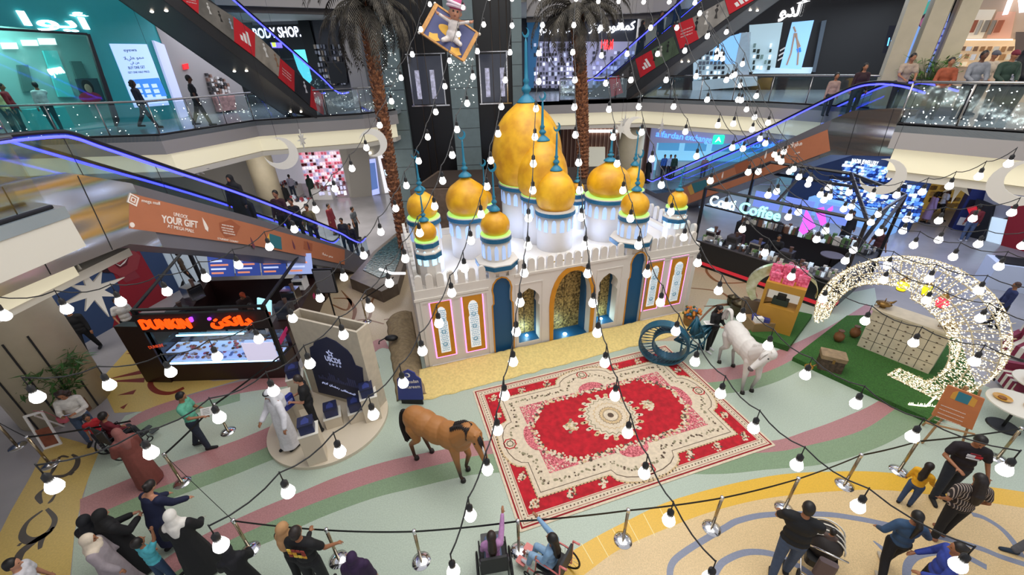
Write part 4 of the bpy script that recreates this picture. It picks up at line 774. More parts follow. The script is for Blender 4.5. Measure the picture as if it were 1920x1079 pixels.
def dome(u,v,zr,R,r,zt,zf,zb,dr=None,oct=False,balc=None,lit=True,wins=10,tall=False,lime_=True,cres=True):
    T=cM(u,v,0); seg=8 if oct else 28; a0=math.pi/8 if oct else 0; dr=dr or R*.9
    m=MB(T); m.lathe([(dr,zb),(dr,zr-.12)],(0,0,0),seg,a0=a0); dd=m.build('dome_drum',wallw,castle,smooth=False)
    if not oct:
        for p in dd.data.polygons: p.use_smooth=abs(p.normal.z)<.5
    hw=min(.42,(zr-zb)*.42)
    for k in range(wins):
        a=2*math.pi*(k+.5)/wins
        m=MB(T@Matrix.Rotation(a,4,'Z')@cM(dr*(.935 if oct else .985),0,0)@Matrix(((0,0,1,0),(1,0,0,0),(0,1,0,0),(0,0,0,1))))
        ww=dr*math.pi*2/wins*.26; z0=zr-.2-hw
        m.slab([(-ww,z0),(ww,z0),(ww,z0+hw*.7),(ww*.6,z0+hw*.92),(0,z0+hw),(-ww*.6,z0+hw*.92),(-ww,z0+hw*.7)],[],.0,.028)
        m.build('arched_window',winl if lit and oct else mat('window_pale',lin('#b7cdee'),r=.5,e=.35,ec=lin('#9cc0ff')),dd)
    m=MB(T); m.lathe([(dr*.98,zr-.14),(R,zr-.12),(R,zr),(R*.9,zr+.001)],(0,0,0),seg,a0=a0,close=False); m.build('blue_ring',bring,castle)
    m=MB(T); m.lathe([(R*.9,zr),(R*.99,zr+.002),(R*.99,zr+.035),(R*.85,zr+.035)],(0,0,0),seg,a0=a0,close=False); m.build('white_lip',wallw,castle)
    m=MB(T); m.lathe([(R*.95,zr+.03),(R*.95,zr+.055),(R*.6,zr+.055)],(0,0,0),24,close=False); m.build('green_led_ring',lime if lime_ else wallw,castle)
    H=zt-zr; pr=[(.74,0),(.86,.06),(.95,.16),(1,.3),(.985,.44),(.9,.58),(.76,.7),(.53,.8),(.32,.89),(.19,.95),(.12,1)] if not tall else [(.80,0),(.9,.07),(.97,.18),(1,.32),(.98,.46),(.91,.6),(.8,.72),(.64,.83),(.46,.91),(.3,.97),(.2,1)]
    P=smoothp([(a*r,zr+.05+b*(H-.05)) for a,b in pr],3)
    m=MB(T); m.lathe(P,(0,0,0),32); m.build('onion_dome',domeg,castle,smooth=True)
    h=zf-zt; b=max(.04,.17*r) if r<1 else .2; b2=.16*r+.06
    F=[(b2*1.25,-.03),(b2*1.2,.0),(b2*.75,.06*h),(b2*.35,.1*h),(b2*.34,.12*h),(b2*.6,.16*h),(b2*.6,.19*h),(b2*.3,.23*h),(b2*.28,.26*h),(b2*.42,.29*h),(b2*.24,.33*h),(b2*.2,.5*h),(b2*.16,.8*h),(.012,.86*h)]
    m=MB(T); m.lathe([(a,zt+z) for a,z in F],(0,0,0),16); fo=m.build('finial',fin,castle,smooth=True)
    if cres:
        cr_=min(.13,.09+h*.03); m=MB(T@cM(0,0,zt+.86*h+cr_)@Matrix.Rotation(.35,4,'Z')@FR@Matrix.Rotation(-.9 if cres is True else cres,4,'Z')); m.slab(crescent_pts(cr_),[],-.012,.012); m.build('crescent',fin,fo)
    if balc:
        zbz,Rb=balc; m=MB(T); m.lathe([(Rb*.8,zbz-.12),(Rb,zbz-.1),(Rb,zbz+.06),(dr,zbz+.10)],(0,0,0),8,a0=math.pi/8,close=False); m.build('balcony',wallw,castle)
        m=MB(T); m.lathe([(Rb+.005,zbz-.1),(Rb+.012,zbz-.1),(Rb+.012,zbz+.03),(Rb+.005,zbz+.03)],(0,0,0),8,a0=math.pi/8,close=False); m.build('blue_edge',bring,castle)
dome(4.58,3.75,4.35,1.03,1.2,6.95,9.0,2.55,tall=True,wins=20)
dome(4.75,2.75,4.15,.74,.84,5.9,7.2,2.55,dr=.66,tall=True,wins=14)
dome(4.9,1.95,3.86,.66,.63,5.12,6.4,2.55,tall=True,wins=14,lime_=False)
dome(2.12,2.45,3.9,.68,.66,5.1,6.3,2.55,wins=12)
dome(.66,1.6,4.22,.48,.43,5.05,6.0,2.55,wins=10)
dome(.56,.42,3.98,.33,.29,4.56,5.3,2.55,oct=True,wins=8,balc=(3.66,.36))
dome(2.46,.42,3.88,.44,.40,4.6,5.75,2.75,oct=False,wins=12,balc=(3.10,.62))
dome(6.93,2.2,4.0,.78,.72,5.18,6.1,2.55,wins=16)
dome(6.85,.42,3.88,.47,.42,4.66,5.7,2.75,oct=False,wins=12,balc=(3.12,.66))
dome(8.55,3.2,3.75,.46,.42,4.7,5.9,2.55,wins=10)
dome(8.78,.9,3.72,.36,.31,4.33,4.95,2.55,oct=True,wins=8,balc=(3.4,.4))
dome(6.32,3.3,3.85,.30,.26,4.3,5.0,2.55,oct=True,wins=8,balc=(3.6,.34))
dome(2.95,3.5,3.8,.28,.25,4.35,5.2,2.55,oct=True,wins=8)
m=MB(cM(2.46,.42,0)); m.lathe([(.36,2.78),(.60,3.0)],(0,0,0),8,a0=math.pi/8); m.build('corbel',wallw,castle)
m=MB(cM(6.85,.42,0)); m.lathe([(.36,2.84),(.64,3.02)],(0,0,0),8,a0=math.pi/8); m.build('corbel',wallw,castle)
# ---------------------------------------------------------------- straw cloth around the castle
def cloth(name,label,quadpts,mt,nu,nv,amp,hfun,seed):
    rnd=random.Random(seed); O=sum((Vector(p) for p in quadpts),Vector((0,0)))/4; t_=MB(); vs=[];fs=[]
    ph=[(rnd.uniform(0,6),rnd.uniform(1.5,5),rnd.uniform(-1,1)) for _ in range(6)]
    for i in range(nu+1):
        for j in range(nv+1):
            u=i/nu;v_=j/nv; a=Vector(quadpts[0]).lerp(Vector(quadpts[1]),u); b=Vector(quadpts[3]).lerp(Vector(quadpts[2]),u); p=a.lerp(b,v_)
            wv=sum(math.sin(f*(p.x*1.3+s*p.y)*2+o+v_*s*3) for o,f,s in ph)/6
            e=min(1,v_*6); z=.006+hfun(v_)+amp*abs(wv)*e
            if j==0: p=p+(a-b).normalized()*.06*wv
            vs.append((p.x-O.x,p.y-O.y,max(.006,z)))
    for i in range(nu):
        for j in range(nv): k=i*(nv+1)+j; fs.append((k,k+nv+1,k+nv+2,k+1))
    t_.add(vs,fs); o=t_.build(name,mt,None,True); o.location=(O.x,O.y,0); 
    so=o.modifiers.new('s','SOLIDIFY'); so.thickness=.004; so.offset=1
    return tag(o,label,'cloth')
straw=mat('straw_cloth',lin('#dcc47c'),r=.8,noise=.10,scale=14,bump=.8); burl=mat('burlap_brown',lin('#8d7b5d'),r=.85,noise=.18,scale=8,bump=.8)
def cw(u,v): return tuple((CO+Matrix.Rotation(CA,3,'Z')@Vector((u,v,0))).xy)
cloth('straw_cloth','yellow straw cloth wrinkled along the foot of the castle front',[cw(-.45,-1.22),cw(8.9,-.95),cw(9.25,-.05),cw(-.2,-.05)],straw,120,14,.05,lambda v:.16*v*v,1)
cloth('straw_cloth','brown burlap cloth draped along the left side of the castle',[cw(-1.05,3.2),cw(-.95,-1.0),cw(-.12,-1.0),cw(-.1,3.6)],burl,60,14,.07,lambda v:.22*math.sin(v*3.14),2)
# ---------------------------------------------------------------- carpet
RC=Vector((0,4.64,0)); carpet=thing('carpet','huge red and cream oriental carpet spread before the castle','carpet',RC,CA)
redc=mat('carpet_red',lin('#b01323'),r=.9,noise=.22,scale=7); creamc=mat('carpet_cream',lin('#d3c3aa'),r=.9,noise=.09,scale=14); pinkc=mat('carpet_pink',lin('#b8434f'),r=.9,noise=.4,scale=26,c2=lin('#c9747a')); darkc=mat('carpet_brown',lin('#5b4a3c'),r=.9,noise=.3,scale=20); dred=mat('carpet_dark_red',lin('#8d0f1c'),r=.9); leafc=mat('carpet_leaf',lin('#8b8468'),r=.9); tanc=mat('carpet_tan',lin('#c7ad84'),r=.9,noise=.15,scale=20)
LU,LV=6.32,4.15; cu,cv=LU/2,LV/2
CP=MB(); CP.use(creamc); CP.rbox(0,LU,0,LV,.004,.018,.03); base=None
bpy.data.objects.remove(carpet)
def lay(pts,mt,z,nm='pattern',holes=()): 
    CP.use(mt); CP.slab(pts,holes,z-.0015,z)
def rect(i,j=None): j=i if j is None else j; return [(i,j),(LU-i,j),(LU-i,LV-j),(i,LV-j)]
lay(rect(.05),dred,.0195,'red_edge',[rect(.085)]); lay(rect(.245),dred,.0195,'thin_line',[rect(.255)]); lay(rect(.12),dred,.0195,'thin_line',[rect(.13)])
lay(rect(.275),redc,.0195,'red_field')
def lobed(i,j,hu,du,hv,dv,cut=.0,n=8):  # rect inset i,j with lobes bulging by du (bottom/top half width hu), dv sides
    L=[]; 
    def arcb(c,half,depth,sgn): return [(c-half*math.cos(math.pi*k/n)*sgn, depth*math.sin(math.pi*k/n)) for k in range(n+1)]
    L+=[(i,j)] ; L+=[(x,j-d) for x,d in arcb(cu,hu,du,1)]; L+=[(LU-i,j)]
    L+=[(LU-i+d,y) for y,d in arcb(cv,hv,dv,1)]; L+=[(LU-i,LV-j)]
    L+=[(x,LV-j+d) for x,d in arcb(cu,hu,du,-1)]; L+=[(i,LV-j)]; L+=[(i-d,y) for y,d in arcb(cv,hv,dv,-1)]
    return L
lay(lobed(.57,.54,.88,.42,.72,.42),tanc,.0210,'cream_band_edge'); lay(lobed(.60,.57,.86,.40,.70,.40),creamc,.0225,'cream_band')
lay(lobed(.68,.65,.80,.38,.64,.38),darkc,.0240,'grey_line',[lobed(.695,.665,.79,.375,.63,.375)])
lay(lobed(1.02,1.0,.40,.26,.42,.22),creamc,.0240,'pale_line'); lay(lobed(1.04,1.02,.38,.25,.40,.21),pinkc,.0255,'pink_field')
oc=[(1.12,1.72),(1.72,1.10),(LU-1.72,1.10),(LU-1.12,1.72),(LU-1.12,LV-1.72),(LU-1.72,LV-1.10),(1.72,LV-1.10),(1.12,LV-1.72)]
lay(oc,redc,.0270,'red_centre')
rnd=random.Random(11)
def flowers(segs,n,spread,sz,z,nm,mts,parent=base):
    m=CP; tot=sum((Vector(b)-Vector(a)).length for a,b in segs)
    for a,b in segs:
        a=Vector(a);b=Vector(b); k=max(1,int(n*(b-a).length/tot))
        for i in range(k):
            p=a.lerp(b,(i+rnd.random())/k)+Vector((rnd.uniform(-spread,spread),rnd.uniform(-spread,spread))); s=rnd.uniform(*sz); m.use(rnd.choice(mts)); N=rnd.choice((5,6,7)); a0=rnd.random()*6
            m.slab([(p.x+s*math.cos(a0+2*math.pi*t/N),p.y+s*math.sin(a0+2*math.pi*t/N)) for t in range(N)],[],z-.001,z+rnd.random()*.0012)
def segs(P): return list(zip(P,P[1:]+P[:1]))
flowers(segs(oc),640,.075,(.018,.045),.0285,'flower_chain',[creamc,creamc,tanc,darkc])
flowers(segs(lobed(.85,.82,.62,.34,.52,.34)),300,.05,(.018,.035),.0270,'leaf_scroll',[leafc,darkc,leafc])
for q in (lobed(.575,.545,.88,.41,.72,.41),rect(.185)): 
    m=CP; m.use(darkc)
    for a,b in segs(q):
        a=Vector(a);b=Vector(b);k=max(1,int((b-a).length/.085))
        for i in range(k): p=a.lerp(b,(i+.5)/k); m.slab([(p.x+.02*math.cos(t*1.57),p.y+.02*math.sin(t*1.57)) for t in range(4)],[],.0225,.0240)
def rosette(x,y,r,z,mts,n=16,parent=base,nm='rosette'):
    m=CP; z0=z
    for k,(f,mt) in enumerate(mts):
        m.use(mt); P=[(x+r*f*(1+(.13 if t%2 else 0))*math.cos(math.pi*t/n),y+r*f*(1+(.13 if t%2 else 0))*math.sin(math.pi*t/n)) for t in range(2*n)]; m.slab(P,[],z0-.001,z0+.0008*k)
        z0+=.0005
rosette(cu,cv,.62,.0285,[(1,creamc),(.9,leafc),(.86,creamc),(.66,tanc),(.62,creamc),(.44,darkc),(.42,tanc),(.3,darkc),(.28,creamc),(.12,darkc)],22)
m=CP
for k in range(20):
    a=k*math.pi/10
    for r in (.7,.78): m.use(creamc if k%2 else tanc); p=(cu+r*math.cos(a),cv+r*.95*math.sin(a)); m.slab([(p[0]+.07*math.cos(t*1.05+a),p[1]+.05*math.sin(t*1.05+a)) for t in range(6)],[],.0272,.0282)
flowers([((cu+1.1,cv-.12),(cu+1.1,cv+.12)),((cu-1.1,cv-.12),(cu-1.1,cv+.12)),((cu+1.0,cv),(cu+1.22,cv)),((cu-1.22,cv),(cu-1.0,cv))],110,.10,(.02,.05),.0285,'side_bouquet',[creamc,tanc,creamc,leafc])
for x,y in ((cu,.42),(cu,LV-.42),(.45,cv),(LU-.45,cv)): rosette(x,y,.15,.0240,[(1,redc),(.8,creamc),(.55,darkc),(.4,creamc)],8)
fl_s=[]
for x,y in ((1.3,.43),(2.05,.43),(LU-1.3,.43),(LU-2.05,.43),(.47,.45),(LU-.47,.45)):
    for yy in (y,LV-y): fl_s.append(((x-.06,yy-.05),(x+.06,yy+.05)))
for y in (1.15,LV-1.15):
    for x in (.43,LU-.43): fl_s.append(((x-.05,y-.06),(x+.05,y+.06)))
flowers(fl_s,500,.07,(.015,.035),.0212,'border_bouquet',[creamc,tanc,darkc,creamc])
for sx,sy in ((0,0),(1,0),(1,1),(0,1)):
    X=lambda x:LU-x if sx else x; Y=lambda y:LV-y if sy else y
    flowers([((X(1.1),Y(1.1)),(X(1.55),Y(1.15))),((X(1.1),Y(1.1)),(X(1.15),Y(1.55)))],120,.07,(.01,.022),.0272,'corner_sprays',[creamc,pinkc])
carpet=CP.build('carpet',None); carpet.location=RC; carpet.rotation_euler=(0,0,CA); tag(carpet,'huge red and cream oriental carpet spread before the castle','carpet')
# ---------------------------------------------------------------- palms
trunkm=mat('palm_trunk',lin('#5b3324'),r=.85,noise=.4,scale=9,c2=lin('#8a5a3a')); frond=mat('palm_frond_dark',lin('#2f2b26'),r=.7,noise=.35,scale=3,c2=lin('#4a453c'))
def palm(label,base,topz,lean,seed,L=2.3):
    rnd=random.Random(seed); t=thing('palm_tree',label,'palm tree',base); P=[(lean[0]*(z/topz)**1.5,lean[1]*(z/topz)**1.5,z) for z in [topz*i/40 for i in range(41)]]
    m=MB(); P2=smoothp(P,3); m.tube(P2,.2,14,rs=[(.20+.035*(i%3)-(.05*i/len(P2))) for i in range(len(P2))]); m.build('trunk',trunkm,t)
    m=MB(); 
    for i,p in enumerate(P2[::2]):
        for k in range(6):
            a=k*1.047+(i%2)*.52; c=Vector(p)+Vector((math.cos(a)*.19,math.sin(a)*.19,0)); d=Vector((math.cos(a)*.09,math.sin(a)*.09,.14)); m.tube([c,c+d],.05,4,rs=[.06,.012])
    m.build('leaf_bases',trunkm,t); m=MB(); top=Vector(P[-1])
    for i in range(46):
        a=i*2.399+rnd.random()*.4; e=rnd.uniform(-.35,1.15); l=L*rnd.uniform(.75,1.1); pts=[]
        for s in range(13):
            u=s/12; el=e-2.3*u*u; pts.append(None)
        p=top.copy(); pts=[p.copy()]
        for s in range(12):
            u=s/12; el=e-2.35*u**1.2; d=Vector((math.cos(a)*math.cos(el),math.sin(a)*math.cos(el),math.sin(el))); p=p+d*(l/12); pts.append(p.copy())
        m.tube(pts,.02,4,rs=[.028-.002*k for k in range(13)])
        for s in range(1,13):
            for q in (0,.5):
                b=pts[s-1].lerp(pts[s],q); tn=(pts[s]-pts[s-1]).normalized(); sd=tn.cross(Vector((0,0,1)));
                if sd.length<.1: sd=Vector((math.cos(a+1.57),math.sin(a+1.57),0))
                sd.normalize(); ll=.55*(1-abs(s/12-.4))*rnd.uniform(.7,1.1)
                for g in (-1,1): 
                    tip=b+sd*g*ll*.55+tn*ll*.6+Vector((0,0,-ll*.45)); mid=b.lerp(tip,.5)+Vector((0,0,.03)); w_=tn*.036; m.add([b-w_,b+w_,mid+w_*.9,tip,mid-w_*.9],[(0,1,2,3,4)])
    m.build('palm_crown',frond,t); return t
B=Yp(752,428,17.9); T=Yp(683,12,17.9); palm('tall dark palm tree left of the lift tower',(B.x,17.9,3.4 if B.x>-4.1 else 0),T.z,(T.x-B.x,0),3,2.9)
B=Yp(1092,330,18.6); T=Yp(1081,28,18.6); palm('tall dark palm tree right of the biggest golden dome',(B.x,18.6,3.4),T.z-3.4,(T.x-B.x,0),5,2.6)
def leafy(name,label,cat,loc,h,r,n,pot,colr,seed=1,leafl=.3,thin=.03):
    rnd=random.Random(seed); t=thing(name,label,cat,loc); m=MB(); m.lathe([(pot*.75,0),(pot,.05),(pot,.45),(pot*.85,.45)],(0,0,0),16); m.build('pot',col('#6b4a34'),t); st=MB(); lf=MB(); z0=.42
    for i in range(n):
        a=rnd.random()*6.28; rr=r*rnd.random()**.6; hh=h*rnd.uniform(.55,1); p0=Vector((rnd.uniform(-.08,.08),rnd.uniform(-.08,.08),z0)); p2=Vector((rr*math.cos(a),rr*math.sin(a),z0+hh)); p1=p0.lerp(p2,.5)+Vector((0,0,.15)); st.tube([p0,p1,p2],.008,4)
        for k in range(9):
            b=p1.lerp(p2,k/8) if k>3 else p0.lerp(p1,.5+k/8); aa=rnd.random()*6.28; d=Vector((math.cos(aa),math.sin(aa),rnd.uniform(-.5,.5)))*leafl; s=d.cross(Vector((0,0,1))).normalized()*thin; lf.add([b,b+d*.4+s,b+d,b+d*.4-s],[(0,1,2,3)])
    st.build('stems',col('#5d6b3a'),t); lf.build('leaves',mat('leaf_'+colr,lin(colr),r=.5,noise=.35,scale=6),t); return t
leafy('potted_palm','bushy green potted palm leaning against the thick beige column','plant',Z(150,775),1.5,.75,60,.28,'#3f6b34',2)
leafy('potted_palm','green leafy potted plant behind the upper railing beside the beige piers','plant',(15.4,16.4,L1),1.3,.9,50,.3,'#4c7a2e',4)
p_=Yp(722,150,26.5); leafy('potted_tree','dark green potted tree on the upper balcony beside the left palm trunk','plant',(p_.x,26.5,L1),2.3,.8,70,.3,'#234a22',6,.22,.05)
# ---------------------------------------------------------------- horses
def horse(label,loc,rz,coat,dkc,mane,head,neckp,legs,tailpts,blaze=False,mane_up=True,muz=None):
    t=thing('horse',label,'horse',loc,rz); m=MB(); S_=m.sph
    # body along +Y, withers z 1.45
    for c,r in (((0,-.62,1.18),(.27,.34,.31)),((0,-.40,1.16),(.29,.36,.31)),((0,-.05,1.12),(.29,.42,.31)),((0,.3,1.14),(.27,.38,.33)),((0,.52,1.18),(.23,.3,.32)),((0,.38,1.36),(.12,.3,.12)),((0,-.55,1.34),(.17,.28,.14))): S_(c,r,16,10)
    nb=Vector((0,.55,1.25)); hd=Vector(head[0]); np_=[nb]+[Vector(p) for p in neckp]+[hd]
    rs=[.25,.2,.15,.125]; 
    for i in range(len(np_)-1): m.cap(np_[i],np_[i+1],rs[min(i,3)],rs[min(i+1,3)],12)
    mz=Vector(head[1]); dd=(mz-hd); m.cap(hd,hd+dd*.45,.125,.105,12); m.cap(hd+dd*.45,mz,.10,.065,12); m.sph(mz,(.066,.07,.062),10,8)
    side=dd.cross(Vector((0,0,1))).normalized(); up=side.cross(dd).normalized(); m.cap(hd+dd*.25-up*.09,hd+dd*.5-up*.06,.07,.04)
    for g in (-1,1): e=hd-dd.normalized()*.02+side*g*.065+up*.08; m.cap(e,e+up*.12+side*g*.02-dd.normalized()*.03,.028,.008,6)
    for L in legs:
        pts=[Vector(p) for p in L[0]]; rr=L[1]
        for i in range(len(pts)-1): m.cap(pts[i],pts[i+1],rr[i],rr[i+1],10)
    me=fuse(m,.017,5,'body'); bm_=mobj('body',me,coat,t)
    hf=MB()
    for L in legs:
        p=Vector(L[0][-1]); h=MB(); h.lathe([(.062,0),(.052,.07),(.04,.09)],(p.x,p.y+.015,0),12); h.build('hoof',dkc,t,True)
    mm=MB(); rnd=random.Random(5)
    top=[np_[0]+Vector((0,-.12,.22))]+[p+Vector((0,-.12,.12)) for p in np_[1:]]
    top=smoothp([tuple(p) for p in top],5)
    for i,p in enumerate(top):
        for k in range(5):
            p=Vector(p); g=rnd.choice((-1,1)); mm.tube([p,p+Vector((g*.09,-.02,.02)),p+Vector((g*.15,.0,-.12-rnd.random()*.08))],.02,4,rs=[.03,.026,.006])
    for k in range(8): p=hd+up*.12+side*rnd.uniform(-.03,.03); mm.tube([p,p+dd*.25+up*.03+side*rnd.uniform(-.03,.03),p+dd*.5-up*.01],.015,4,rs=[.022,.018,.005])
    mm.build('mane',mane,t,True)
    tm=MB()
    for k in range(26):
        o=Vector((rnd.uniform(-.05,.05),rnd.uniform(-.04,.04),0)); P=[Vector(p)+o*(.3+i*.5) for i,p in enumerate(tailpts)]; tm.tube(smoothp([tuple(p) for p in P],4),.02,4,rs=None)
    tm.build('tail',mane,t,True)
    ey=MB(); 
    for g in (-1,1): ey.sph(hd+dd*.22+side*g*.095+up*.045,.022,8,6)
    ey.build('eye',black,t,True)
    no=MB(); 
    for g in (-1,1): no.sph(mz+side*g*.035+dd.normalized()*.055+up*.01,(.014,.012,.018),6,5)
    no.build('nostril',black,t,True)
    if muz: q=MB(); q.sph(mz+dd.normalized()*.012,(.072,.072,.068),12,8); q.build('muzzle',muz,t,True)
    if blaze: q=MB(); q.tube([hd+up*.118+dd*.15,hd+dd*.45+up*.108,hd+dd*.8+up*.078],.02,6,rs=[.03,.024,.02]); q.build('white_blaze',white,t,True)
    return t
def coat(n,body,low,z0,z1,noise=.08):
    M=bpy.data.materials.new(n); M.use_nodes=True; tr=M.node_tree; b=tr.nodes['Principled BSDF']; b.inputs['Roughness'].default_value=.5
    tc=tr.nodes.new('ShaderNodeTexCoord'); sp=tr.nodes.new('ShaderNodeSeparateXYZ'); mr=tr.nodes.new('ShaderNodeMapRange'); mr.inputs[1].default_value=z0; mr.inputs[2].default_value=z1
    mx=tr.nodes.new('ShaderNodeMix'); mx.data_type='RGBA'; mx.inputs[6].default_value=lin(low)+(1,); nz=tr.nodes.new('ShaderNodeTexNoise'); nz.inputs['Scale'].default_value=4; cr=tr.nodes.new('ShaderNodeValToRGB')
    c=lin(body); cr.color_ramp.elements[0].color=tuple(x*(1-noise*2) for x in c)+(1,); cr.color_ramp.elements[1].color=tuple(min(1,x*(1+noise)) for x in c)+(1,)
    L=tr.links.new; L(tc.outputs['Object'],sp.inputs[0]); L(tc.outputs['Object'],nz.inputs['Vector']); L(nz.outputs['Fac'],cr.inputs[0]); L(sp.outputs['Z'],mr.inputs[0]); L(mr.outputs[0],mx.inputs[0]); L(cr.outputs[0],mx.inputs[7]); L(mx.outputs[2],b.inputs['Base Color']); return M
dk=col('#1d1613',r=.6)
legsB=[([(.14,.48,1.0),(.15,.52,.55),(.14,.56,.12),(.14,.60,.04)],[.12,.062,.038,.045]),([(-.14,.48,1.0),(-.15,.62,.57),(-.15,.50,.12),(-.15,.53,.04)],[.12,.062,.038,.045]),
 ([(.15,-.62,1.05),(.16,-.55,.72),(.16,-.78,.45),(.16,-.74,.1),(.16,-.70,.04)],[.17,.09,.052,.038,.045]),([(-.15,-.62,1.05),(-.16,-.5,.72),(-.16,-.68,.45),(-.16,-.55,.1),(-.16,-.51,.04)],[.17,.09,.052,.038,.045])]
fr=Z(884,898); rr_=Z(787,850); mid=(fr+rr_)/2; hd_=math.atan2(-(fr-rr_).x,(fr-rr_).y)
horse('life-size brown horse model with dark legs and white blaze in front of the round stage',(mid.x,mid.y,0),hd_,coat('brown_coat','#a8703a','#3a2418',.25,.75),dk,col('#1c1412',r=.8),((.05,1.0,1.56),(.16,1.28,1.08)),[(0,.80,1.52)],legsB,[(0,-.9,1.3),(0,-1.05,1.2),(.02,-1.1,.8),(0,-1.02,.35)],blaze=True)
fr=Z(1404,742); rr_=Z(1358,680); mid=(fr+rr_)/2; hd_=math.atan2(-(fr-rr_).x,(fr-rr_).y)
horse('life-size white horse model with grey legs turning its head beside the carpet',(mid.x,mid.y,0),hd_,coat('white_coat','#d9d4cd','#7c7672',.12,.62,.03),dk,col('#d5d0ca',r=.8),((.02,.98,1.62),(.42,1.02,1.22)),[(0,.82,1.55)],legsB,[(0,-.88,1.36),(0,-1.0,1.6),(0,-1.2,1.55),(0,-1.26,1.2)],muz=col('#5a5252'))
# ---------------------------------------------------------------- blue crescent and star sculpture
bl=mat('sculpture_blue',lin('#1f566b'),r=.35,noise=.12,scale=5,m=.1); PB=PL((3.70,9.90),(5.15,9.27))
def annul(cx,cz,R,r,n=40,a0=0,a1=360): 
    return [(cx+R*math.cos(math.radians(a0+(a1-a0)*i/n)),cz+R*math.sin(math.radians(a0+(a1-a0)*i/n))) for i in range(n+1)]
t=thing('crescent_sculpture','big blue metal crescent sculpture standing on the back right corner of the carpet','sculpture',tuple(PB.W(.8,0)))
def ring(pl,cx,cz,R,w,d0,d1,mt,nm,n=48,par_=None):
    m=pl.mb(); P=[(cx+R*math.cos(2*math.pi*i/n),cz+R*math.sin(2*math.pi*i/n)) for i in range(n)]; Q=[(cx+(R-w)*math.cos(2*math.pi*i/n),cz+(R-w)*math.sin(2*math.pi*i/n)) for i in range(n)]
    m.slab(P,[Q],d0,d1); return m.build(nm,mt,par_ or t,world=True)
c0=PB.p(1245,643); R0=.70; ring(PB,c0[0],R0+.02,R0,.05,-.16,.16,bl,'outer_ring'); ring(PB,c0[0]+.17,R0+.06,.50,.05,-.16,.16,bl,'inner_ring')
m=PB.mb()
for k in range(26):
    a=math.radians(60+k*10.5); p=(c0[0]+(R0-.03)*math.cos(a),R0+.02+(R0-.03)*math.sin(a)); q=(c0[0]+.19+.49*math.cos(a+.1),R0+.14+.49*math.sin(a+.1)); 
    for d in (-.14,.14): m.tube([(p[0],p[1],d),(q[0],q[1],d)],.011,5)
o=m.build('wire_lattice',bl,t,True,True); o['kind']='stuff'
PS_=PL((5.0,9.7),(6.4,10.25)); t=thing('star_sculpture','blue openwork metal star sculpture leaning against the crescent sculpture','sculpture',tuple(PS_.W(.5,0)))
cx,cz=.42,.72; P=[]
for k in range(10): a=math.radians(95+36*k); r=.78 if k%2==0 else .3; P.append((cx+r*math.cos(a),cz+r*math.sin(a)))
lo=min(z for x,z in P); P=[(x,z-lo) for x,z in P]; cz-=lo
for k in range(0,10,2):
    a,b,c=P[k],P[k-1],P[(k+1)%10]
    m=PS_.mb()
    for d in (-.15,.15): m.tube([(a[0],a[1],0),(b[0],b[1],d)],.028,6); m.tube([(a[0],a[1],0),(c[0],c[1],d)],.028,6); m.tube([(b[0],b[1],d),(c[0],c[1],d)],.02,6)
    for f in (.35,.65): m.tube([tuple(Vector((*a,0)).lerp(Vector((*b,.15)),f)),tuple(Vector((*a,0)).lerp(Vector((*c,-.15)),f))],.014,5); m.tube([tuple(Vector((*a,0)).lerp(Vector((*c,.15)),f)),tuple(Vector((*a,0)).lerp(Vector((*b,-.15)),f))],.014,5)
    if k in (0,8): m.slab([a,b,(cx,cz),c],[],-.05,.05)
    m.build('star_arm',bl,t,True,True)
pz=PS_.W(P[8][0]-.25,P[8][1]+.12,.0); m=MB(); 
t=thing('paper_sheet','white printed sheet lying on the arm of the blue star','paper',tuple(pz)); m.box(-.13,.13,-.1,.1,0,.008); m.build('sheet',white,t); m=MB(); [m.box(-.09,.09,-.07+k*.03,-.062+k*.03,.008,.009) for k in range(5)]; m.build('print_lines',dark,t)
t=thing('flower_basket','heap of orange flowers behind the blue star','flowers',tuple(Z(1293,610))); m=MB(); m.lathe([(.18,0),(.22,.1),(.25,.35)],(0,0,0),14); m.build('basket',col('#7a5a32'),t); m=MB(); rnd=random.Random(2)
for i in range(60): m.use(rnd.choice([col('#c9702a'),col('#d98a34'),col('#3f6f9a'),col('#4b5d30')])); a=rnd.random()*6.28; r=.28*rnd.random()**.5; m.sph((r*math.cos(a),r*math.sin(a),.38+rnd.random()*.3),.05,6,4)
o=m.build('flower_heads',None,t); o['kind']='stuff'
# ---------------------------------------------------------------- round stage with arch board
stg=mat('stage_white',lin('#cfc3ae'),r=.45,noise=.03,scale=2); navy=mat('navy_panel',lin('#1b2142'),r=.5); SC=Vector((-4.83,7.68,0))
t=thing('round_stage','round cream stage platform left of the brown horse','stage',SC); m=MB(); m.lathe([(.001,0),(1.46,0),(1.46,.09),(.001,.09)],(0,0,0),64); m.build('platform',stg,t)
PBd=PL((-5.72,8.72),(-3.62,7.86)); t=thing('display_board','tall cream board with a navy arch panel standing on the round stage','display board',tuple(PBd.W(1,.09)))
bq=[PBd.p(*v) for v in ((548,603),(692,642),(712,775),(592,742))]; x0,x1=0.02,2.22; zt=2.62
m=PBd.mb(); m.slab([(x0,.09),(x1,.09),(x1,zt),(x0,zt)],[],-.06,0); m.slab([(x0,.09),(x1,.09),(x1,zt),(x0,zt)],[],-.42,-.36); m.slab([(x0,.09),(x0+.06,.09),(x0+.06,zt),(x0,zt)],[],-.36,-.06); m.slab([(x1-.06,.09),(x1,.09),(x1,zt),(x1-.06,zt)],[],-.36,-.06); m.build('board_box',mat('board_cream',lin('#bfb5a2'),r=.6,noise=.06,scale=7),t,world=True)
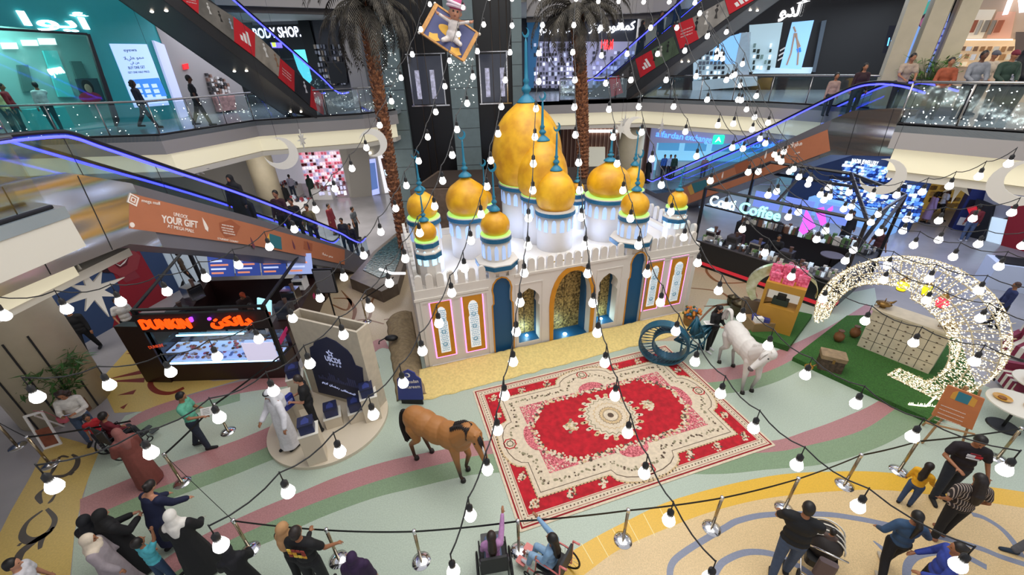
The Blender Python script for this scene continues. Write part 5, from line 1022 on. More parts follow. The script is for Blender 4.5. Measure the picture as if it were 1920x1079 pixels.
o=PBd.poly([(612,632),(590,640),(589,647),(582,651),(584,670),(587,692),(599,735),(685,756),(680,690),(667,685),(660,667),(652,657),(630,640)],.0,.03).build('navy_arch',navy,t,world=True)
wl=led('#aab2d6',.5)
onp(PBd,o,'USCDS',611,676,(640,684),.16,m=wl,off=.035,bold=.03); onp(PBd,o,'2 0 2 5',617,684,(640,690),.06,m=wl,off=.035)
m=PBd.mb(); c0=PBd.p(620,662); 
for k in range(5): a=1.57+k*1.257; m.tube([(c0[0]+.05*math.cos(a)*2,c0[1]+.1*math.sin(a),.035),(c0[0]+.05*math.cos(a+1.2),c0[1]+.05*math.sin(a+1.2),.035),(c0[0]+.11*math.cos(a+1.257),c0[1]+.11*math.sin(a+1.257),.035)],.012,5)
m.build('star_emblem',wl,o,world=True); m=PBd.mb(); rnd=random.Random(4); a=PBd.p(600,708); b=PBd.p(676,728)
for k in range(20): f=k/20; h=rnd.uniform(.05,.3); x=a[0]+(b[0]-a[0])*f; z=a[1]+(b[1]-a[1])*f; m.box(x,x+.05,z,z+h,.03,.034)
m.build('skyline_motif',mat('skyline',lin('#3f4570'),r=.5),o,world=True); text('arabic_sign','\uFEE2\uFEF3\uFEAE\uFEDB \uFEE5\uFE8E\uFEC0\uFEE3\uFEAD \uFEF0\uFED4\uFEC4\uFEBC\uFEE4\uFEDF\uFE8D',PBd,PBd.p(606,716)[0],PBd.p(606,716)[1],.07,wl,o,width=1.1,o=.035,rot=-.12)
giftn=mat('navy_gift',lin('#1a2450'),r=.4,noise=.15,scale=9)
def gift(px,py,z,label,s=.17,h=.2,rz=.4):
    p=Z(px,py,z); t=thing('gift_box',label,'gift box',p,rz,'navy gift boxes on the round stage'); m=MB(); m.rbox(-s,s,-s,s,0,h,.02); m.build('box_body',giftn,t); m=MB(); m.rbox(-s-.008,s+.008,-s-.008,s+.008,h,h+.05,.02); o=m.build('lid',navy,t); m=MB(); m.slab([(-.08,-.1),(.08,-.1),(.08,.02),(0,.12),(-.08,.02)],[],h+.05,h+.053); m.build('gold_arch_print',col('#2c3878'),o); return t
def pedestal(px,py,h,label,s=.2,rz=.4,z0=.09):
    p=Z(px,py,z0); t=thing('pedestal',label,'pedestal',p,rz,'cream pedestals on the round stage'); m=MB(); m.rbox(-s,s,-s,s,0,h,.012); m.build('block',stg,t); m=MB(); m.box(-s-.01,s+.01,-s-.01,s+.01,h,h+.015); m.build('top_plate',cream,t); return p
for px,py,h,l1,l2 in ((572,757,1.0,'tall cream pedestal at the left end of the board','navy gift box on the pedestal at the left end of the board'),(700,780,.75,'cream pedestal at the right end of the board','navy gift box on the pedestal at the right end of the board'),(628,792,.3,'low cream block in the middle of the stage','navy gift box on the low block in the middle of the stage'),(672,782,.3,'low cream block right of the stage middle','navy gift box on the low block right of the stage middle'),(597,858,.9,'tall cream pedestal at the front of the stage beside the white robed man','navy gift box on the front pedestal beside the white robed man')):
    p=pedestal(px,py,h,l1); q=thing('gift_box',l2,'gift box',(p.x,p.y,.09+h+.016),.4,'navy gift boxes on the round stage'); m=MB(); s=.15; hh=.22; m.rbox(-s,s,-s,s,0,hh,.02); m.build('box_body',giftn,q); m=MB(); m.rbox(-s-.008,s+.008,-s-.008,s+.008,hh,hh+.05,.02); o=m.build('lid',navy,q); m=MB(); m.slab([(-.08,-.1),(.08,-.1),(.08,.02),(0,.12),(-.08,.02)],[],hh+.05,hh+.053); m.build('gold_arch_print',col('#2c3878'),o)
pedestal(545,800,1.0,'broad cream pedestal left of the man in black',.24)
# arch sign on the cloth
p=Z(772,762); PR=PL((p.x-.25,p.y+.05),(p.x+.4,p.y-.02)); t=thing('arch_sign','small navy arch shaped sign with a crescent standing on the cloth behind the brown horse','sign',p)
q=[PR.p(*v) for v in ((747,750),(744,712),(752,705),(752,700),(764,694),(777,700),(780,706),(789,712),(794,750))]; zb=q[0][1]; m=PR.mb(); m.slab(q,[],-.03,0); o=m.build('sign_panel',mat('sign_blue',lin('#2c3784'),r=.4),t,world=True)
m=PR.mb(); m.slab([(q[0][0]+.05,.0),(q[-1][0]-.05,.0),(q[-1][0]-.05,q[-1][1]+.02),(q[0][0]+.05,q[0][1]+.02)],[],-.09,-.05); m.build('black_stand',black,t,world=True)
onp(PR,o,'Ramadan',757,720,(785,718),.11,off=.006); onp(PR,o,'Kareem',762,729,(788,728),.11,off=.006); c=PR.p(764,704); m=PR.mb(); m.slab([(c[0]+a,c[1]+b) for a,b in crescent_pts(.07)],[],0,.006); m.build('crescent_mark',white,o,world=True)
bq=Z(737,650); t=thing('black_bag','small black bag left on the burlap cloth','bag',(bq.x,bq.y,.24)); m=MB(); m.sph((0,0,.1),(.22,.14,.09),14,8); m.build('bag_body',black,t,True); m=MB(); m.tube([(-.2,0,.1),(-.38,-.1,.05),(-.36,-.2,.02)],.02,6); m.build('strap',black,t,True)
# ---------------------------------------------------------------- doughnut kiosk
db=mat('kiosk_brown',lin('#2a1614'),r=.35,noise=.05,scale=2); KF=PL((-10.25,9.45),(-6.78,9.42)); KR=PL((-6.78,9.45),(-7.45,14.0)); t=thing('doughnut_kiosk','dark brown doughnut kiosk with glowing orange sign and glass cake display','kiosk',(-8.5,9.5,0))
m=MB(); m.box(-10.2,-6.8,9.45,10.2,0,.62); m.build('front_counter',db,t,world=True); m=MB(); m.slab([(-6.78,10.2),(-7.45,14.0),(-8.1,13.9),(-7.45,10.2)],[],0,1.1); m.build('side_counter',db,t,world=True)
m=MB(); m.slab([(-11.0,9.6),(-10.2,9.45),(-10.2,10.2),(-11.6,14.0),(-12.0,14.0)],[],0,1.1); m.build('side_counter',db,t,world=True); m=MB(); m.box(-12,-7.4,13.9,14.5,0,1.1); m.build('rear_counter',db,t,world=True)
m=MB(); m.slab([(-11.0,9.46),(-10.2,9.4),(-10.2,9.62),(-10.9,9.7)],[],0,2.0); m.build('corner_panel',db,t,world=True); onp(PL((-11,9.45),(-10.2,9.39)),t,"DUNKIN'",281,655,(308,650),.1,m=led('#c2401a',.8),off=.02)
m=MB(); m.box(-10.1,-6.85,9.5,10.1,.62,1.3); m.build('display_glass',glass('case_glass',(.75,.85,.95),.12),t,world=True)
for z in (.66,.98): m=MB(); m.box(-10.05,-6.9,9.55,10.05,z,z+.02); m.build('display_shelf',lit('#9fb6e0',.8),t,world=True)
m=MB(); m.box(-10.05,-6.95,9.47,9.52,.60,.66); m.build('light_tube',led('#9fd0ff',4),t,world=True); m=MB(); m.box(-10.0,-8.0,10.02,10.06,1.22,1.26); m.build('light_tube',led('#9fe8ff',4),t,world=True)
m=MB(); rnd=random.Random(9)
for k in range(150): m.use(rnd.choice([col('#a8633a'),col('#5a2a1c'),col('#d9b7a0'),col('#c95a6a'),white,col('#8894b8')])); m.sph((rnd.uniform(-10,-6.95),rnd.uniform(9.6,10.0),rnd.choice((.71,1.03))),(.05,.05,.03),8,5)
o=m.build('doughnuts',None,t,world=True); o['kind']='stuff'
o=MB(); o.box(-7.75,-6.85,9.47,9.5,.66,1.28); o.build('price_board',lit('#c9c4dc',.8),t,world=True)
m=MB(); m.box(-10.3,-6.7,9.42,9.52,1.80,2.36); sb=m.build('sign_band',col('#1c0d0c'),t,world=True)
og=led('#ff4a0c',1.7); text('orange_sign',"DUNKIN",KF,.1,1.93,.3,og,sb,width=1.35,o=.06,ext=.03,bold=.035); text('purple_apostrophe',"'",KF,1.5,1.95,.3,led('#a040ff',1.8),sb,o=.06,ext=.03,bold=.05)
text('orange_sign','\uFEE6\uFEDC\uFEE7\uFE8D\uFEA9',KF,2.0,1.98,.28,og,sb,width=1.15,o=.06,ext=.03,bold=.05); m=KF.mb(); m.sph((2.03,2.2,.06),.05,8,6); m.build('purple_dot',led('#a040ff',1.8),sb,world=True)
for x,y in ((-10.25,9.5),(-6.75,9.5),(-7.45,14),(-11.9,14)): m=MB(); m.box(x-.05,x+.05,y-.05,y+.05,0,2.5); m.build('frame_post',black,t,world=True)
for a,b in (((-10.25,9.5),(-6.75,9.5)),((-6.75,9.5),(-7.45,14)),((-7.45,14),(-11.9,14)),((-11.9,14),(-10.25,9.5))): m=MB(); m.tube([(*a,2.48),(*b,2.48)],.05,6); m.build('top_beam',black,t,world=True)
for k in range(4): 
    m=MB(Matrix.Translation((-10.6+k*.92,12.9,1.75))@Matrix.Rotation(-.35,4,'X')); m.box(0,.86,-.03,0,0,.72); o=m.build('menu_screen',lit('#2b3f86' if k<3 else '#8a98c8',.9),t,world=True)
    for j in range(4): q=MB(m.M.copy()); q.box(.08,.5+.1*(j%3),-.036,-.03,.1+j*.14,.16+j*.14); q.build('menu_line',lit('#c9d6ff' if j%2 else '#e08a6a',.8),o,world=True)
for px,py,s in ((640,540,'a'),): pass
def machine(loc,sx,sy,sz,c,lab,rz=0):
    q=thing('coffee_machine',lab,'machine',loc,rz); m=MB(); m.rbox(-sx,sx,-sy,sy,0,sz,.03); m.build('machine_body',c,q); m=MB(); m.box(-sx*.8,sx*.8,-sy-.02,-sy,sz*.55,sz*.85); m.build('control_panel',dark,q); m=MB(); m.box(-sx*.7,sx*.7,-sy-.1,-sy,.02,.06); m.build('drip_tray',chrome,q); m=MB(); m.lathe([(.05,sz),(.07,sz+.18)],(sx*.4,0,0),10); m.build('hopper',col('#5a4036'),q); return q
kg=col('#39363a',r=.4)
machine((-7.3,11.2,1.1),.22,.2,.45,kg,'dark coffee machine at the front of the doughnut kiosk side counter'); machine((-7.5,12.1,1.1),.25,.2,.5,chrome,'silver coffee machine on the doughnut kiosk side counter'); machine((-7.65,13.1,1.1),.2,.2,.4,white,'white appliance at the rear of the doughnut kiosk side counter')
machine((-10.5,11.0,1.1),.25,.22,.5,kg,'dark blender station on the left counter of the doughnut kiosk',1.2); machine((-11.2,12.6,1.1),.25,.22,.5,chrome,'silver machine on the left counter of the doughnut kiosk',1.2)
q=thing('till_screen','till with a small blue screen inside the doughnut kiosk','till',(-8.8,10.45,1.0)); m=MB(); m.box(-.02,.02,-.02,.02,-1,.2); m.build('pole',black,q); m=MB(Matrix.Rotation(-.6,4,'X')); m.box(-.2,.2,-.02,.02,.2,.5); m.build('screen',black,q); m=MB(Matrix.Rotation(-.6,4,'X')); m.box(-.17,.17,-.026,-.02,.22,.46); m.build('screen_glow',lit('#4f86c8',1),q)
for px,py,w_ in ((532,630,0),(585,562,1)): a=KR.p(px,py,.02); m=KR.mb(); m.slab([(a[0]-.35,a[1]-.08),(a[0]+.35,a[1]-.08),(a[0]+.35,a[1]+.1),(a[0]-.35,a[1]+.1)],[],.01,.03); m.build('pink_panel',col('#c2296a'),t,world=True)
a=Z(496,588,1.7); q=thing('lightbox','small tilted light box with blue and orange print at the kiosk corner','light box',a); m=MB(Matrix.Rotation(.3,4,'Y')); m.rbox(-.2,.2,-.03,.03,0,.5,.02); m.build('lit_panel',lit('#9fdcea',1.2),q); m=MB(Matrix.Rotation(.3,4,'Y')); m.box(-.2,.2,-.034,-.03,.0,.12); m.build('orange_strip',col('#e8541c'),q); m=MB(); m.tube([(0,0,-.7),(0,0,.02)],.03,6); m.build('stem',dark,q)
a=Z(615,548,1.2); q=thing('speaker_screen','grey framed panel on a stand behind the doughnut kiosk','screen',(a.x,a.y,1.2)); m=MB(); m.box(-.3,.3,-.04,.04,0,.85); m.build('grey_panel',col('#6c6a6e'),q); m=MB(); m.slab([(-.34,-.02),(.34,-.02),(.34,.06),(-.34,.06)],[],-.04,.9); m.build('black_frame',black,q); m=MB(); m.tube([(0,.02,-1.2),(0,.02,0)],.03,6); m.build('pole',black,q); m=MB(); m.lathe([(.001,0),(.25,0),(.25,.03),(.001,.03)],(0,.02,-1.2),16); m.build('foot',black,q)
# ---------------------------------------------------------------- coffee kiosk at right
KC=PL((8.0,16.3),(11.2,12.0)); t=thing('coffee_kiosk','black coffee kiosk with glowing Cotti Coffee letters, red base line and metal frame roof','kiosk',tuple(KC.W(2,0)))
LC=KC.L; blk=mat('kiosk_black',lin('#17171b'),r=.35)
m=KC.mb(); m.box(0,LC,0.25,1.12,-.7,0); m.build('front_counter',blk,t,world=True); m=KC.mb(); m.box(0,LC,.12,.26,-.68,.01); m.build('red_line',led('#a8202c',.8),t,world=True); m=KC.mb(); m.box(.02,LC-.02,0,.12,-.66,-.02); m.build('plinth',black,t,world=True)
m=KC.mb(); m.box(LC-.7,LC,0,1.1,-3.6,-.7); m.build('side_counter',blk,t,world=True); m=KC.mb(); m.box(0,LC,0,1.1,-4.2,-3.6); m.build('rear_counter',blk,t,world=True)
m=KC.mb(); m.box(0,LC,1.12,1.16,-.72,.02); m.build('worktop',col('#4a474c',r=.3),t,world=True)
for s,o in ((0,0),(LC,0),(0,-4.2),(LC,-4.2),(LC*.55,0)):
    if s==LC*.55: continue
    m=KC.mb(); m.box(s-.05,s+.05,0,3.4,o-.05,o+.05); m.build('frame_post',blk,t,world=True)
for a,b in (((0,3.4,0),(LC,3.4,0)),((LC,3.4,0),(LC,3.4,-4.2)),((LC,3.4,-4.2),(0,3.4,-4.2)),((0,3.4,-4.2),(0,3.4,0)),((LC*.25,4.3,-2.1),(LC*.75,4.3,-2.1)),((0,3.4,0),(LC*.25,4.3,-2.1)),((LC,3.4,0),(LC*.75,4.3,-2.1)),((LC,3.4,-4.2),(LC*.75,4.3,-2.1)),((0,3.4,-4.2),(LC*.25,4.3,-2.1)),((LC*.5,3.4,0),(LC*.5,4.3,-2.1)),((LC,2.3,0),(LC,3.4,-2.1)),((LC,2.3,-2.1),(LC,3.4,-4.2))): m=KC.mb(); m.tube([a,b],.06,6); m.build('roof_beam',blk,t,world=True)
a=KC.p(1330,384,.05); b=KC.p(1461,416,.05); m=KC.mb(); m.slab([(a[0]-.2,a[1]-.1),(b[0]+.15,b[1]-.1),(b[0]+.15,b[1]-.04),(a[0]-.2,a[1]-.04)],[],0,.04); m.build('sign_rail',blk,t,world=True)
text('white_sign','Cotti',KC,a[0],a[1],.42,led('#d8fffa',1.9),t,width=(b[0]-a[0])*.38,o=.06,ext=.03,bold=.015); text('white_sign','Coffee',KC,a[0]+(b[0]-a[0])*.45,a[1]+(b[1]-a[1])*.45,.42,led('#8ffff0',1.7),t,width=(b[0]-a[0])*.55,o=.06,ext=.03,bold=.015)
pur=led('#b54fe0',1.6)
for px in ([(1512,392),(1530,425),(1518,432),(1505,412)],[(1528,392),(1545,388),(1550,418),(1540,425)],[(1505,415),(1516,435),(1506,440),(1498,432)],[(1552,392),(1562,386),(1562,394),(1554,400)]): KC.poly(px,0,.03,off=-.3).build('purple_panel',pur,t,world=True)
for k in range(3): m=KC.mb(); m.box(.5+k*1.25,1.6+k*1.25,2.0,2.7,-3.62,-3.58); m.build('menu_screen',lit('#6f86d8',.8),t,world=True)
rnd=random.Random(12); cm=[col('#8a8a90'),col('#c9c4bc'),col('#3a3a40'),col('#6b4a3a'),lit('#c8d8e8',.5),col('#5a7a4a')]
m=KC.mb()
for k in range(150):
    m.use(rnd.choice(cm)); x=rnd.uniform(.15,LC-.2); o=rnd.uniform(-.62,-.1); h=rnd.uniform(.08,.26); m.lathe([(.04,0),(.05,h)],(0,0,0),8) if False else m.box(x,x+rnd.uniform(.06,.14),1.165,1.165+h,o,o+.09)
o=m.build('cups_and_jars',None,t,world=True); o['kind']='stuff'
m=KC.mb()
for k in range(160): m.use(rnd.choice(cm)); x=rnd.uniform(.1,LC-.2); h=rnd.uniform(.1,.4); o=rnd.uniform(-4.1,-3.7); m.box(x,x+rnd.uniform(.06,.18),1.11,1.11+h,o,o+.12)
o=m.build('cups_and_jars',None,t,world=True); o['kind']='stuff'
for k,(s,c_) in enumerate(((.5,chrome),(1.4,kg),(2.3,chrome),(3.4,kg))): w_=KC.W(s,1.17,-.4); machine(tuple(w_),.22,.2,.45,c_,['silver espresso machine at the left end of the coffee kiosk counter','dark grinder second along the coffee kiosk counter','silver espresso machine in the middle of the coffee kiosk counter','dark machine near the right end of the coffee kiosk counter'][k],math.atan2(KC.d.y,KC.d.x))
def chair(loc,rz,c,label,group=None,z=.45):
    t=thing('chair',label,'chair',loc,rz,group); m=MB(); m.rbox(-.24,.24,-.24,.24,z-.04,z+.02,.05); m.build('seat',c,t); m=MB(); m.rbox(-.24,.24,-.27,-.22,z+.1,z+.45,.02); m.build('backrest',c,t)
    for x in (-.2,.2):
        for y in (-.2,.2): m=MB(); m.tube([(x*1.1,y*1.1,0),(x,y,z-.03)],.015,6); m.build('leg',black,t)
    return t
def rtable(loc,r,h,c,label):
    t=thing('round_table',label,'table',loc); m=MB(); m.lathe([(.001,h-.03),(r,h-.03),(r,h),(.001,h)],(0,0,0),28); m.build('table_top',c,t); m=MB(); m.tube([(0,0,.02),(0,0,h-.03)],.03,8); m.build('pedestal',black,t); m=MB(); m.lathe([(.001,0),(r*.55,0),(r*.5,.03),(.001,.03)],(0,0,0),20); m.build('foot',black,t); return t
c=Z(1545,520); rtable((c.x,c.y,0),.4,1.0,col('#5a5562'),'small round bar table at the right corner of the coffee kiosk'); c=Z(1578,505); chair((c.x,c.y,0),2.6,col('#8a6038'),'tan chair holding a seated customer beside the coffee kiosk',z=.6)
# ---------------------------------------------------------------- turf platforms, bar, LED crescent
turf=mat('artificial_turf',lin('#2f5c22'),r=.95,noise=.3,scale=40,bump=1.0)
def plat(pts,h,label):
    c=sum((Vector(p) for p in pts),Vector((0,0)))/len(pts); m=MB(); m.slab([(p[0]-c.x,p[1]-c.y) for p in pts],[],.004,h); o=m.build('turf_platform',turf); o.location=(c.x,c.y,0); return tag(o,label,'platform')
plat([tuple(Z(x,y,.14)[:2]) for x,y in ((1487,670),(1755,792),(1838,745),(1800,640),(1700,590),(1588,592))],.14,'green artificial turf platform under the glowing crescent arch')
plat([tuple(Z(x,y,.2)[:2]) for x,y in ((1400,625),(1480,650),(1524,590),(1440,572))],.2,'small green turf block under the golden cabinet')
PBAR=PL((10.53,9.93),(11.46,8.59)); t=thing('bar_counter','whitewashed bar counter with studded square panels on the turf','bar counter',tuple(PBAR.W(.8,.14)))
a=PBAR.p(1640,582); b=PBAR.p(1790,636); z1=1.42; wht=mat('whitewash',lin('#cbbfa8'),r=.6,noise=.07,scale=4)
m=PBAR.mb(); m.box(0,1.66,.14,z1,-.5,0); bo=m.build('bar_body',wht,t,world=True); m=PBAR.mb(); m.box(-.05,1.72,z1,z1+.06,-.62,.05); m.build('bar_top',wht,t,world=True)
m=PBAR.mb()
for k in range(1,5): m.box(k*.332-.006,k*.332+.006,.16,z1-.02,0,.004)
for k in range(1,4): m.box(.02,1.64,.14+k*.32-.005,.14+k*.32+.005,0,.004)
m.build('panel_grooves',dark,bo,world=True); m=PBAR.mb()
for i in range(5):
    for j in range(8): m.box(i*.332+.15,i*.332+.19,.2+j*.15,.23+j*.15,0,.012)
o=m.build('studs',col('#5a4a3a'),bo,world=True); o['kind']='stuff'
bronze=mat('bronze',lin('#8a6a3a'),r=.35,m=.7,noise=.1,scale=8)
for s,l in ((.12,'bronze oil lamp on the left end of the bar counter'),(1.5,'bronze oil lamp on the right end of the bar counter')):
    w_=PBAR.W(s,z1+.061,-.25); q=thing('oil_lamp',l,'lamp',tuple(w_)); m=MB(); m.lathe([(.06,0),(.08,.01),(.03,.04),(.16,.09),(.19,.13),(.12,.18),(.03,.2)],(0,0,0),18); m.build('lamp_body',bronze,q,True); m=MB(); m.tube([(.14,0,.13),(.26,0,.15),(.33,0,.2)],.03,8,rs=[.045,.03,.015]); m.build('spout',bronze,q,True); m=MB(); m.tube([(0,0,.2),(0,0,.3)],.012,6); m.build('knob',bronze,q,True); m=MB(); m.tube([(-.12,0,.16),(-.26,0,.18),(-.26,0,.08),(-.14,0,.08)],.012,6); m.build('handle',bronze,q,True)
LCp=PL((9.8,10.39),(11.06,7.74)); t=thing('led_crescent','huge crescent arch covered in warm white fairy lights around the bar counter','light sculpture',tuple(LCp.W(1.5,.14)))
C0=(1.55,1.42);R0=1.95; 
AMIN,AMAX=-80,203
def lc(a,f):   # angle, f in 0..1 inner->outer, returns s,z
    th=math.radians(a); k=(a-AMIN)/(AMAX-AMIN); wdt=.10+.85*math.sin(max(0,min(1,k))*math.pi)**.9*(1.0 if a<90 else .78); R=R0-wdt*(1-f); return (C0[0]+R*math.cos(th),max(.16,C0[1]+R*math.sin(th)))
wire=mat('white_wire',lin('#cdbf9d'),r=.5); m=LCp.mb(); AA=list(range(AMIN,AMAX+1,4))
for f,o in ((0,-.28),(1,-.28),(0,.28),(1,.28),(.5,.3)): m.tube([(*lc(a,f),o) for a in AA],.014,5)
fo=m.build('wire_frame',wire,t,True,True); m=LCp.mb()
for a in AA[::2]: m.tube([(*lc(a,0),-.28),(*lc(a,1),-.28),(*lc(a,1),.28),(*lc(a,0),.28),(*lc(a,0),-.28)],.009,4)
m.build('cross_ribs',wire,t,True,True); rnd=random.Random(21)
warm=mat('warm_fairy_led',(1,.95,.8),e=1.7,ec=(1,.90,.66))
net=LCp.mb(); m=LCp.mb()
for k in range(5200):
    a=rnd.uniform(AMIN,AMAX); fc=rnd.random(); 
    if fc<.42: s,z=lc(a,rnd.random()); o=rnd.choice((.28,.28,-.28))+rnd.uniform(-.03,.03)
    elif fc<.75: s,z=lc(a,1); o=rnd.uniform(-.3,.3)
    else: s,z=lc(a,0); o=rnd.uniform(-.3,.3)
    r_=.011+rnd.random()*.007; m.add([(s-r_,z,o),(s,z-r_,o),(s+r_,z,o),(s,z+r_,o),(s,z,o-r_),(s,z,o+r_)],[(0,1,5),(1,2,5),(2,3,5),(3,0,5),(1,0,4),(2,1,4),(3,2,4),(0,3,4)])
    if k%2==0: net.tube([(s,z,o),(s+rnd.uniform(-.06,.06),max(.16,z+rnd.uniform(-.06,.06)),o+rnd.uniform(-.02,.02))],.008,3)
o=m.build('fairy_light',warm,t,world=True); o['kind']='stuff'; o=net.build('light_netting',wire,t,world=True); o['kind']='stuff'
for px,py,c_,l in ((1693,535,'#e8e020','yellow lantern hanging left inside the glowing arch'),(1739,543,'#f0e818','yellow and purple square lantern hanging in the middle of the glowing arch'),(1768,566,'#e02a4a','red lantern hanging right inside the glowing arch')):
    s,z=LCp.p(px,py); w_=LCp.W(s,z-.14,0); q=thing('lantern',l,'lantern',tuple(w_)); m=MB(); n=4 if 'square' in l else 8; m.lathe([(.09,0),(.13,.1),(.13,.18),(.08,.26)],(0,0,0),n); m.build('coloured_glass',led(c_,1.1),q); m=MB(); m.lathe([(.08,.26),(.1,.27),(.03,.36),(.012,.4)],(0,0,0),n); m.build('cap',bronze,q); m=MB(); m.lathe([(.02,-.05),(.1,-.02),(.1,0)],(0,0,0),n); m.build('base',bronze,q)
    zz=lc(90-(s-1.55)*30,0)[1]-z+.14; m=MB(); m.tube([(0,0,.4),(0,0,max(.45,zz))],.006,4); m.build('chain',black,q)
w_=Z(1553,690,.14); q=thing('treasure_chest','small dark wicker chest on the turf','chest',w_,-.5); m=MB(); m.rbox(-.28,.28,-.2,.2,0,.38,.03); m.build('chest_body',mat('dark_wicker',lin('#4a3a2c'),r=.7,noise=.4,scale=14),q); m=MB(); m.rbox(-.3,.3,-.22,.22,.38,.5,.04); m.build('lid',col('#8a7455',noise=.2,scale=8),q); m=MB(); m.box(-.03,.03,-.235,-.22,.3,.42); m.build('clasp',bronze,q)
w_=Z(1514,695,.14); q=thing('oil_lamp','little golden lamp at the corner of the turf','lamp',w_); m=MB(); m.lathe([(.07,0),(.03,.05),(.1,.1),(.11,.15),(.03,.22),(.01,.28)],(0,0,0),12); m.build('lamp_body',mat('bright_gold',lin('#d9a33f'),r=.3,m=.6),q,True); m=MB(); m.tube([(.08,0,.13),(.2,0,.2)],.02,6); m.build('spout',bronze,q,True)
for k,(px,py) in enumerate(((1600,632),(1570,640))): w_=Z(px,py,.14); q=thing('clay_jar','brown clay jar behind the chest '+('nearer the bar counter' if k==0 else 'further from the bar counter'),'jar',w_); m=MB(); m.lathe([(.07,0),(.14,.12),(.13,.25),(.06,.33),(.08,.38)],(0,0,0),16); m.build('jar_body',col('#7a4f30',r=.5),q,True); m=MB(); m.lathe([(.085,.38),(.085,.40),(.06,.40)],(0,0,0),12); m.build('jar_rim',col('#5f3c24'),q)
q=thing('light_branch','white glowing twig lying on the turf at the tip of the arch','branch',Z(1735,765,.14)); m=MB(); m.tube([(-.35,.1,.03),(0,0,.05),(.45,.25,.12)],.02,5); m.build('twig',warm,q); m=MB()
for k in range(40): m.tube([( -.35+.02*k,.1-.004*k,.04),(-.3+.02*k,.1-.004*k+rnd.uniform(-.08,.08),.06)],.006,3)
m.build('twig_needles',warm,q)
# cabinet, bags, gold crescent
CB=PL((7.95,11.1),(8.75,10.42)); gold2=mat('cabinet_gold',lin('#b5852f'),r=.5,noise=.05,scale=3); t=thing('display_cabinet','golden display cabinet with an open front on the small turf block','cabinet',tuple(CB.W(.4,.2)))
m=CB.mb(); m.box(0,1.05,.2,1.05,-.7,0); m.build('lower_body',gold2,t,world=True)
for x0,x1 in ((0,.09),(.96,1.05)): m=CB.mb(); m.box(x0,x1,1.05,1.62,-.7,0); m.build('side_post',gold2,t,world=True)
m=CB.mb(); m.box(0,1.05,1.62,1.85,-.7,0); m.build('header',gold2,t,world=True); m=CB.mb(); m.box(.09,.96,1.05,1.62,-.7,-.6); m.build('niche_back',lit('#d9d4c8',.5),t,world=True)
w_=CB.W(.5,1.06,-.3); q=thing('gift_set','dark green boxed gift set inside the golden cabinet','gift set',tuple(w_),-.7); m=MB(); m.rbox(-.22,.22,-.12,.12,0,.2,.02); m.build('box_body',col('#27382f'),q); m=MB(); m.rbox(-.12,.12,-.1,.1,.2,.34,.02); m.build('jar_group',black,q)
pk_=mat('pink_bag',lin('#d8365f'),r=.5,noise=.2,scale=12,c2=lin('#ff7a9a'))
for k,(s,o,h) in enumerate(((.14,-.5,.42),(.45,-.55,.45),(.78,-.5,.42),(.9,-.28,.34),(.2,-.2,.28),(.55,-.16,.24))):
    w_=CB.W(s,1.851,o); q=thing('gift_bag',['pink gift bag at the back left of the cabinet top','pink gift bag at the back middle of the cabinet top','pink gift bag at the back right of the cabinet top','pink gift bag at the front right of the cabinet top','pink gift bag at the front left of the cabinet top','smallest pink gift bag at the front middle of the cabinet top'][k],'gift bag',tuple(w_),-.7,'pink gift bags on the golden cabinet'); m=MB(); m.slab([(-.15,-.07),(.15,-.07),(.15,.07),(-.15,.07)],[],0,h); m.build('bag_body',pk_,q)
    for y in (-.05,.05): m=MB(); m.tube([(.07*math.cos(a),y,h+.1*math.sin(a)) for a in [i*math.pi/8 for i in range(9)]],.008,4); m.build('handle',col('#d98aa8'),q)
GC=PL((7.4,12.1),(9.4,10.9)); t=thing('gold_crescent','shiny pale gold crescent arching behind the golden cabinet','crescent ornament',tuple(GC.W(1,0)))
a=[GC.p(*v) for v in ((1405,530),(1412,498),(1440,483),(1480,480),(1515,503),(1535,530))]; cx=sum(p[0] for p in (a[0],a[-1]))/2; R_=(a[-1][0]-a[0][0])/2; cz=a[0][1]
m=GC.mb(); P=[];Q=[]
for i in range(33):
    k=i/32; an=math.radians(225-230*k); wd=.36*math.sin(min(1,(k*1.0+.12))*math.pi)**.8*(1-k*.45)+.02; wd=max(.02,wd if k<.97 else .03)
    P.append((cx+R_*1.08*math.cos(an),cz+R_*.95*math.sin(an))); Q.append((cx+(R_*1.08-wd)*math.cos(an),cz+(R_*.95-wd)*math.sin(an)))
m.slab(P+Q[::-1],[],-.09,.09); m.build('crescent_body',mat('pale_gold',lin('#cfd08a'),r=.22,m=.55,noise=.35,scale=3,c2=lin('#f0f2c8')),t,world=True)
m=GC.mb(); m.box(P[2][0]-.1,P[2][0]+.6,0,max(.1,P[0][1]+.02),-.1,.1) ; m.build('stand',col('#6a5a48'),t,world=True)
for k,(px,py,r_,lab) in enumerate(((1383,592,.3,'large brass cauldron behind the white horse'),(1404,590,.2,'dark metal samovar beside the brass cauldron'),(1372,572,.2,'small dark pot left of the brass cauldron'))):
    w_=Z(px,py,0); q=thing('brass_pot',lab,'pot',w_); m=MB(); m.lathe([(r_*.5,0),(r_*.9,r_*.4),(r_,r_*1.0),(r_*.9,r_*1.5),(r_*1.05,r_*1.6)],(0,0,0),20); m.build('pot_body',mat('dark_brass',lin('#4f4632'),r=.35,m=.6,noise=.3,scale=6),q,True); m=MB(); m.lathe([(r_*.95,r_*1.6),(r_*.6,r_*1.9),(.03,r_*2.1),(.03,r_*2.4)],(0,0,0),16); m.build('pot_lid',mat('dark_brass',(0,0,0)),q,True)
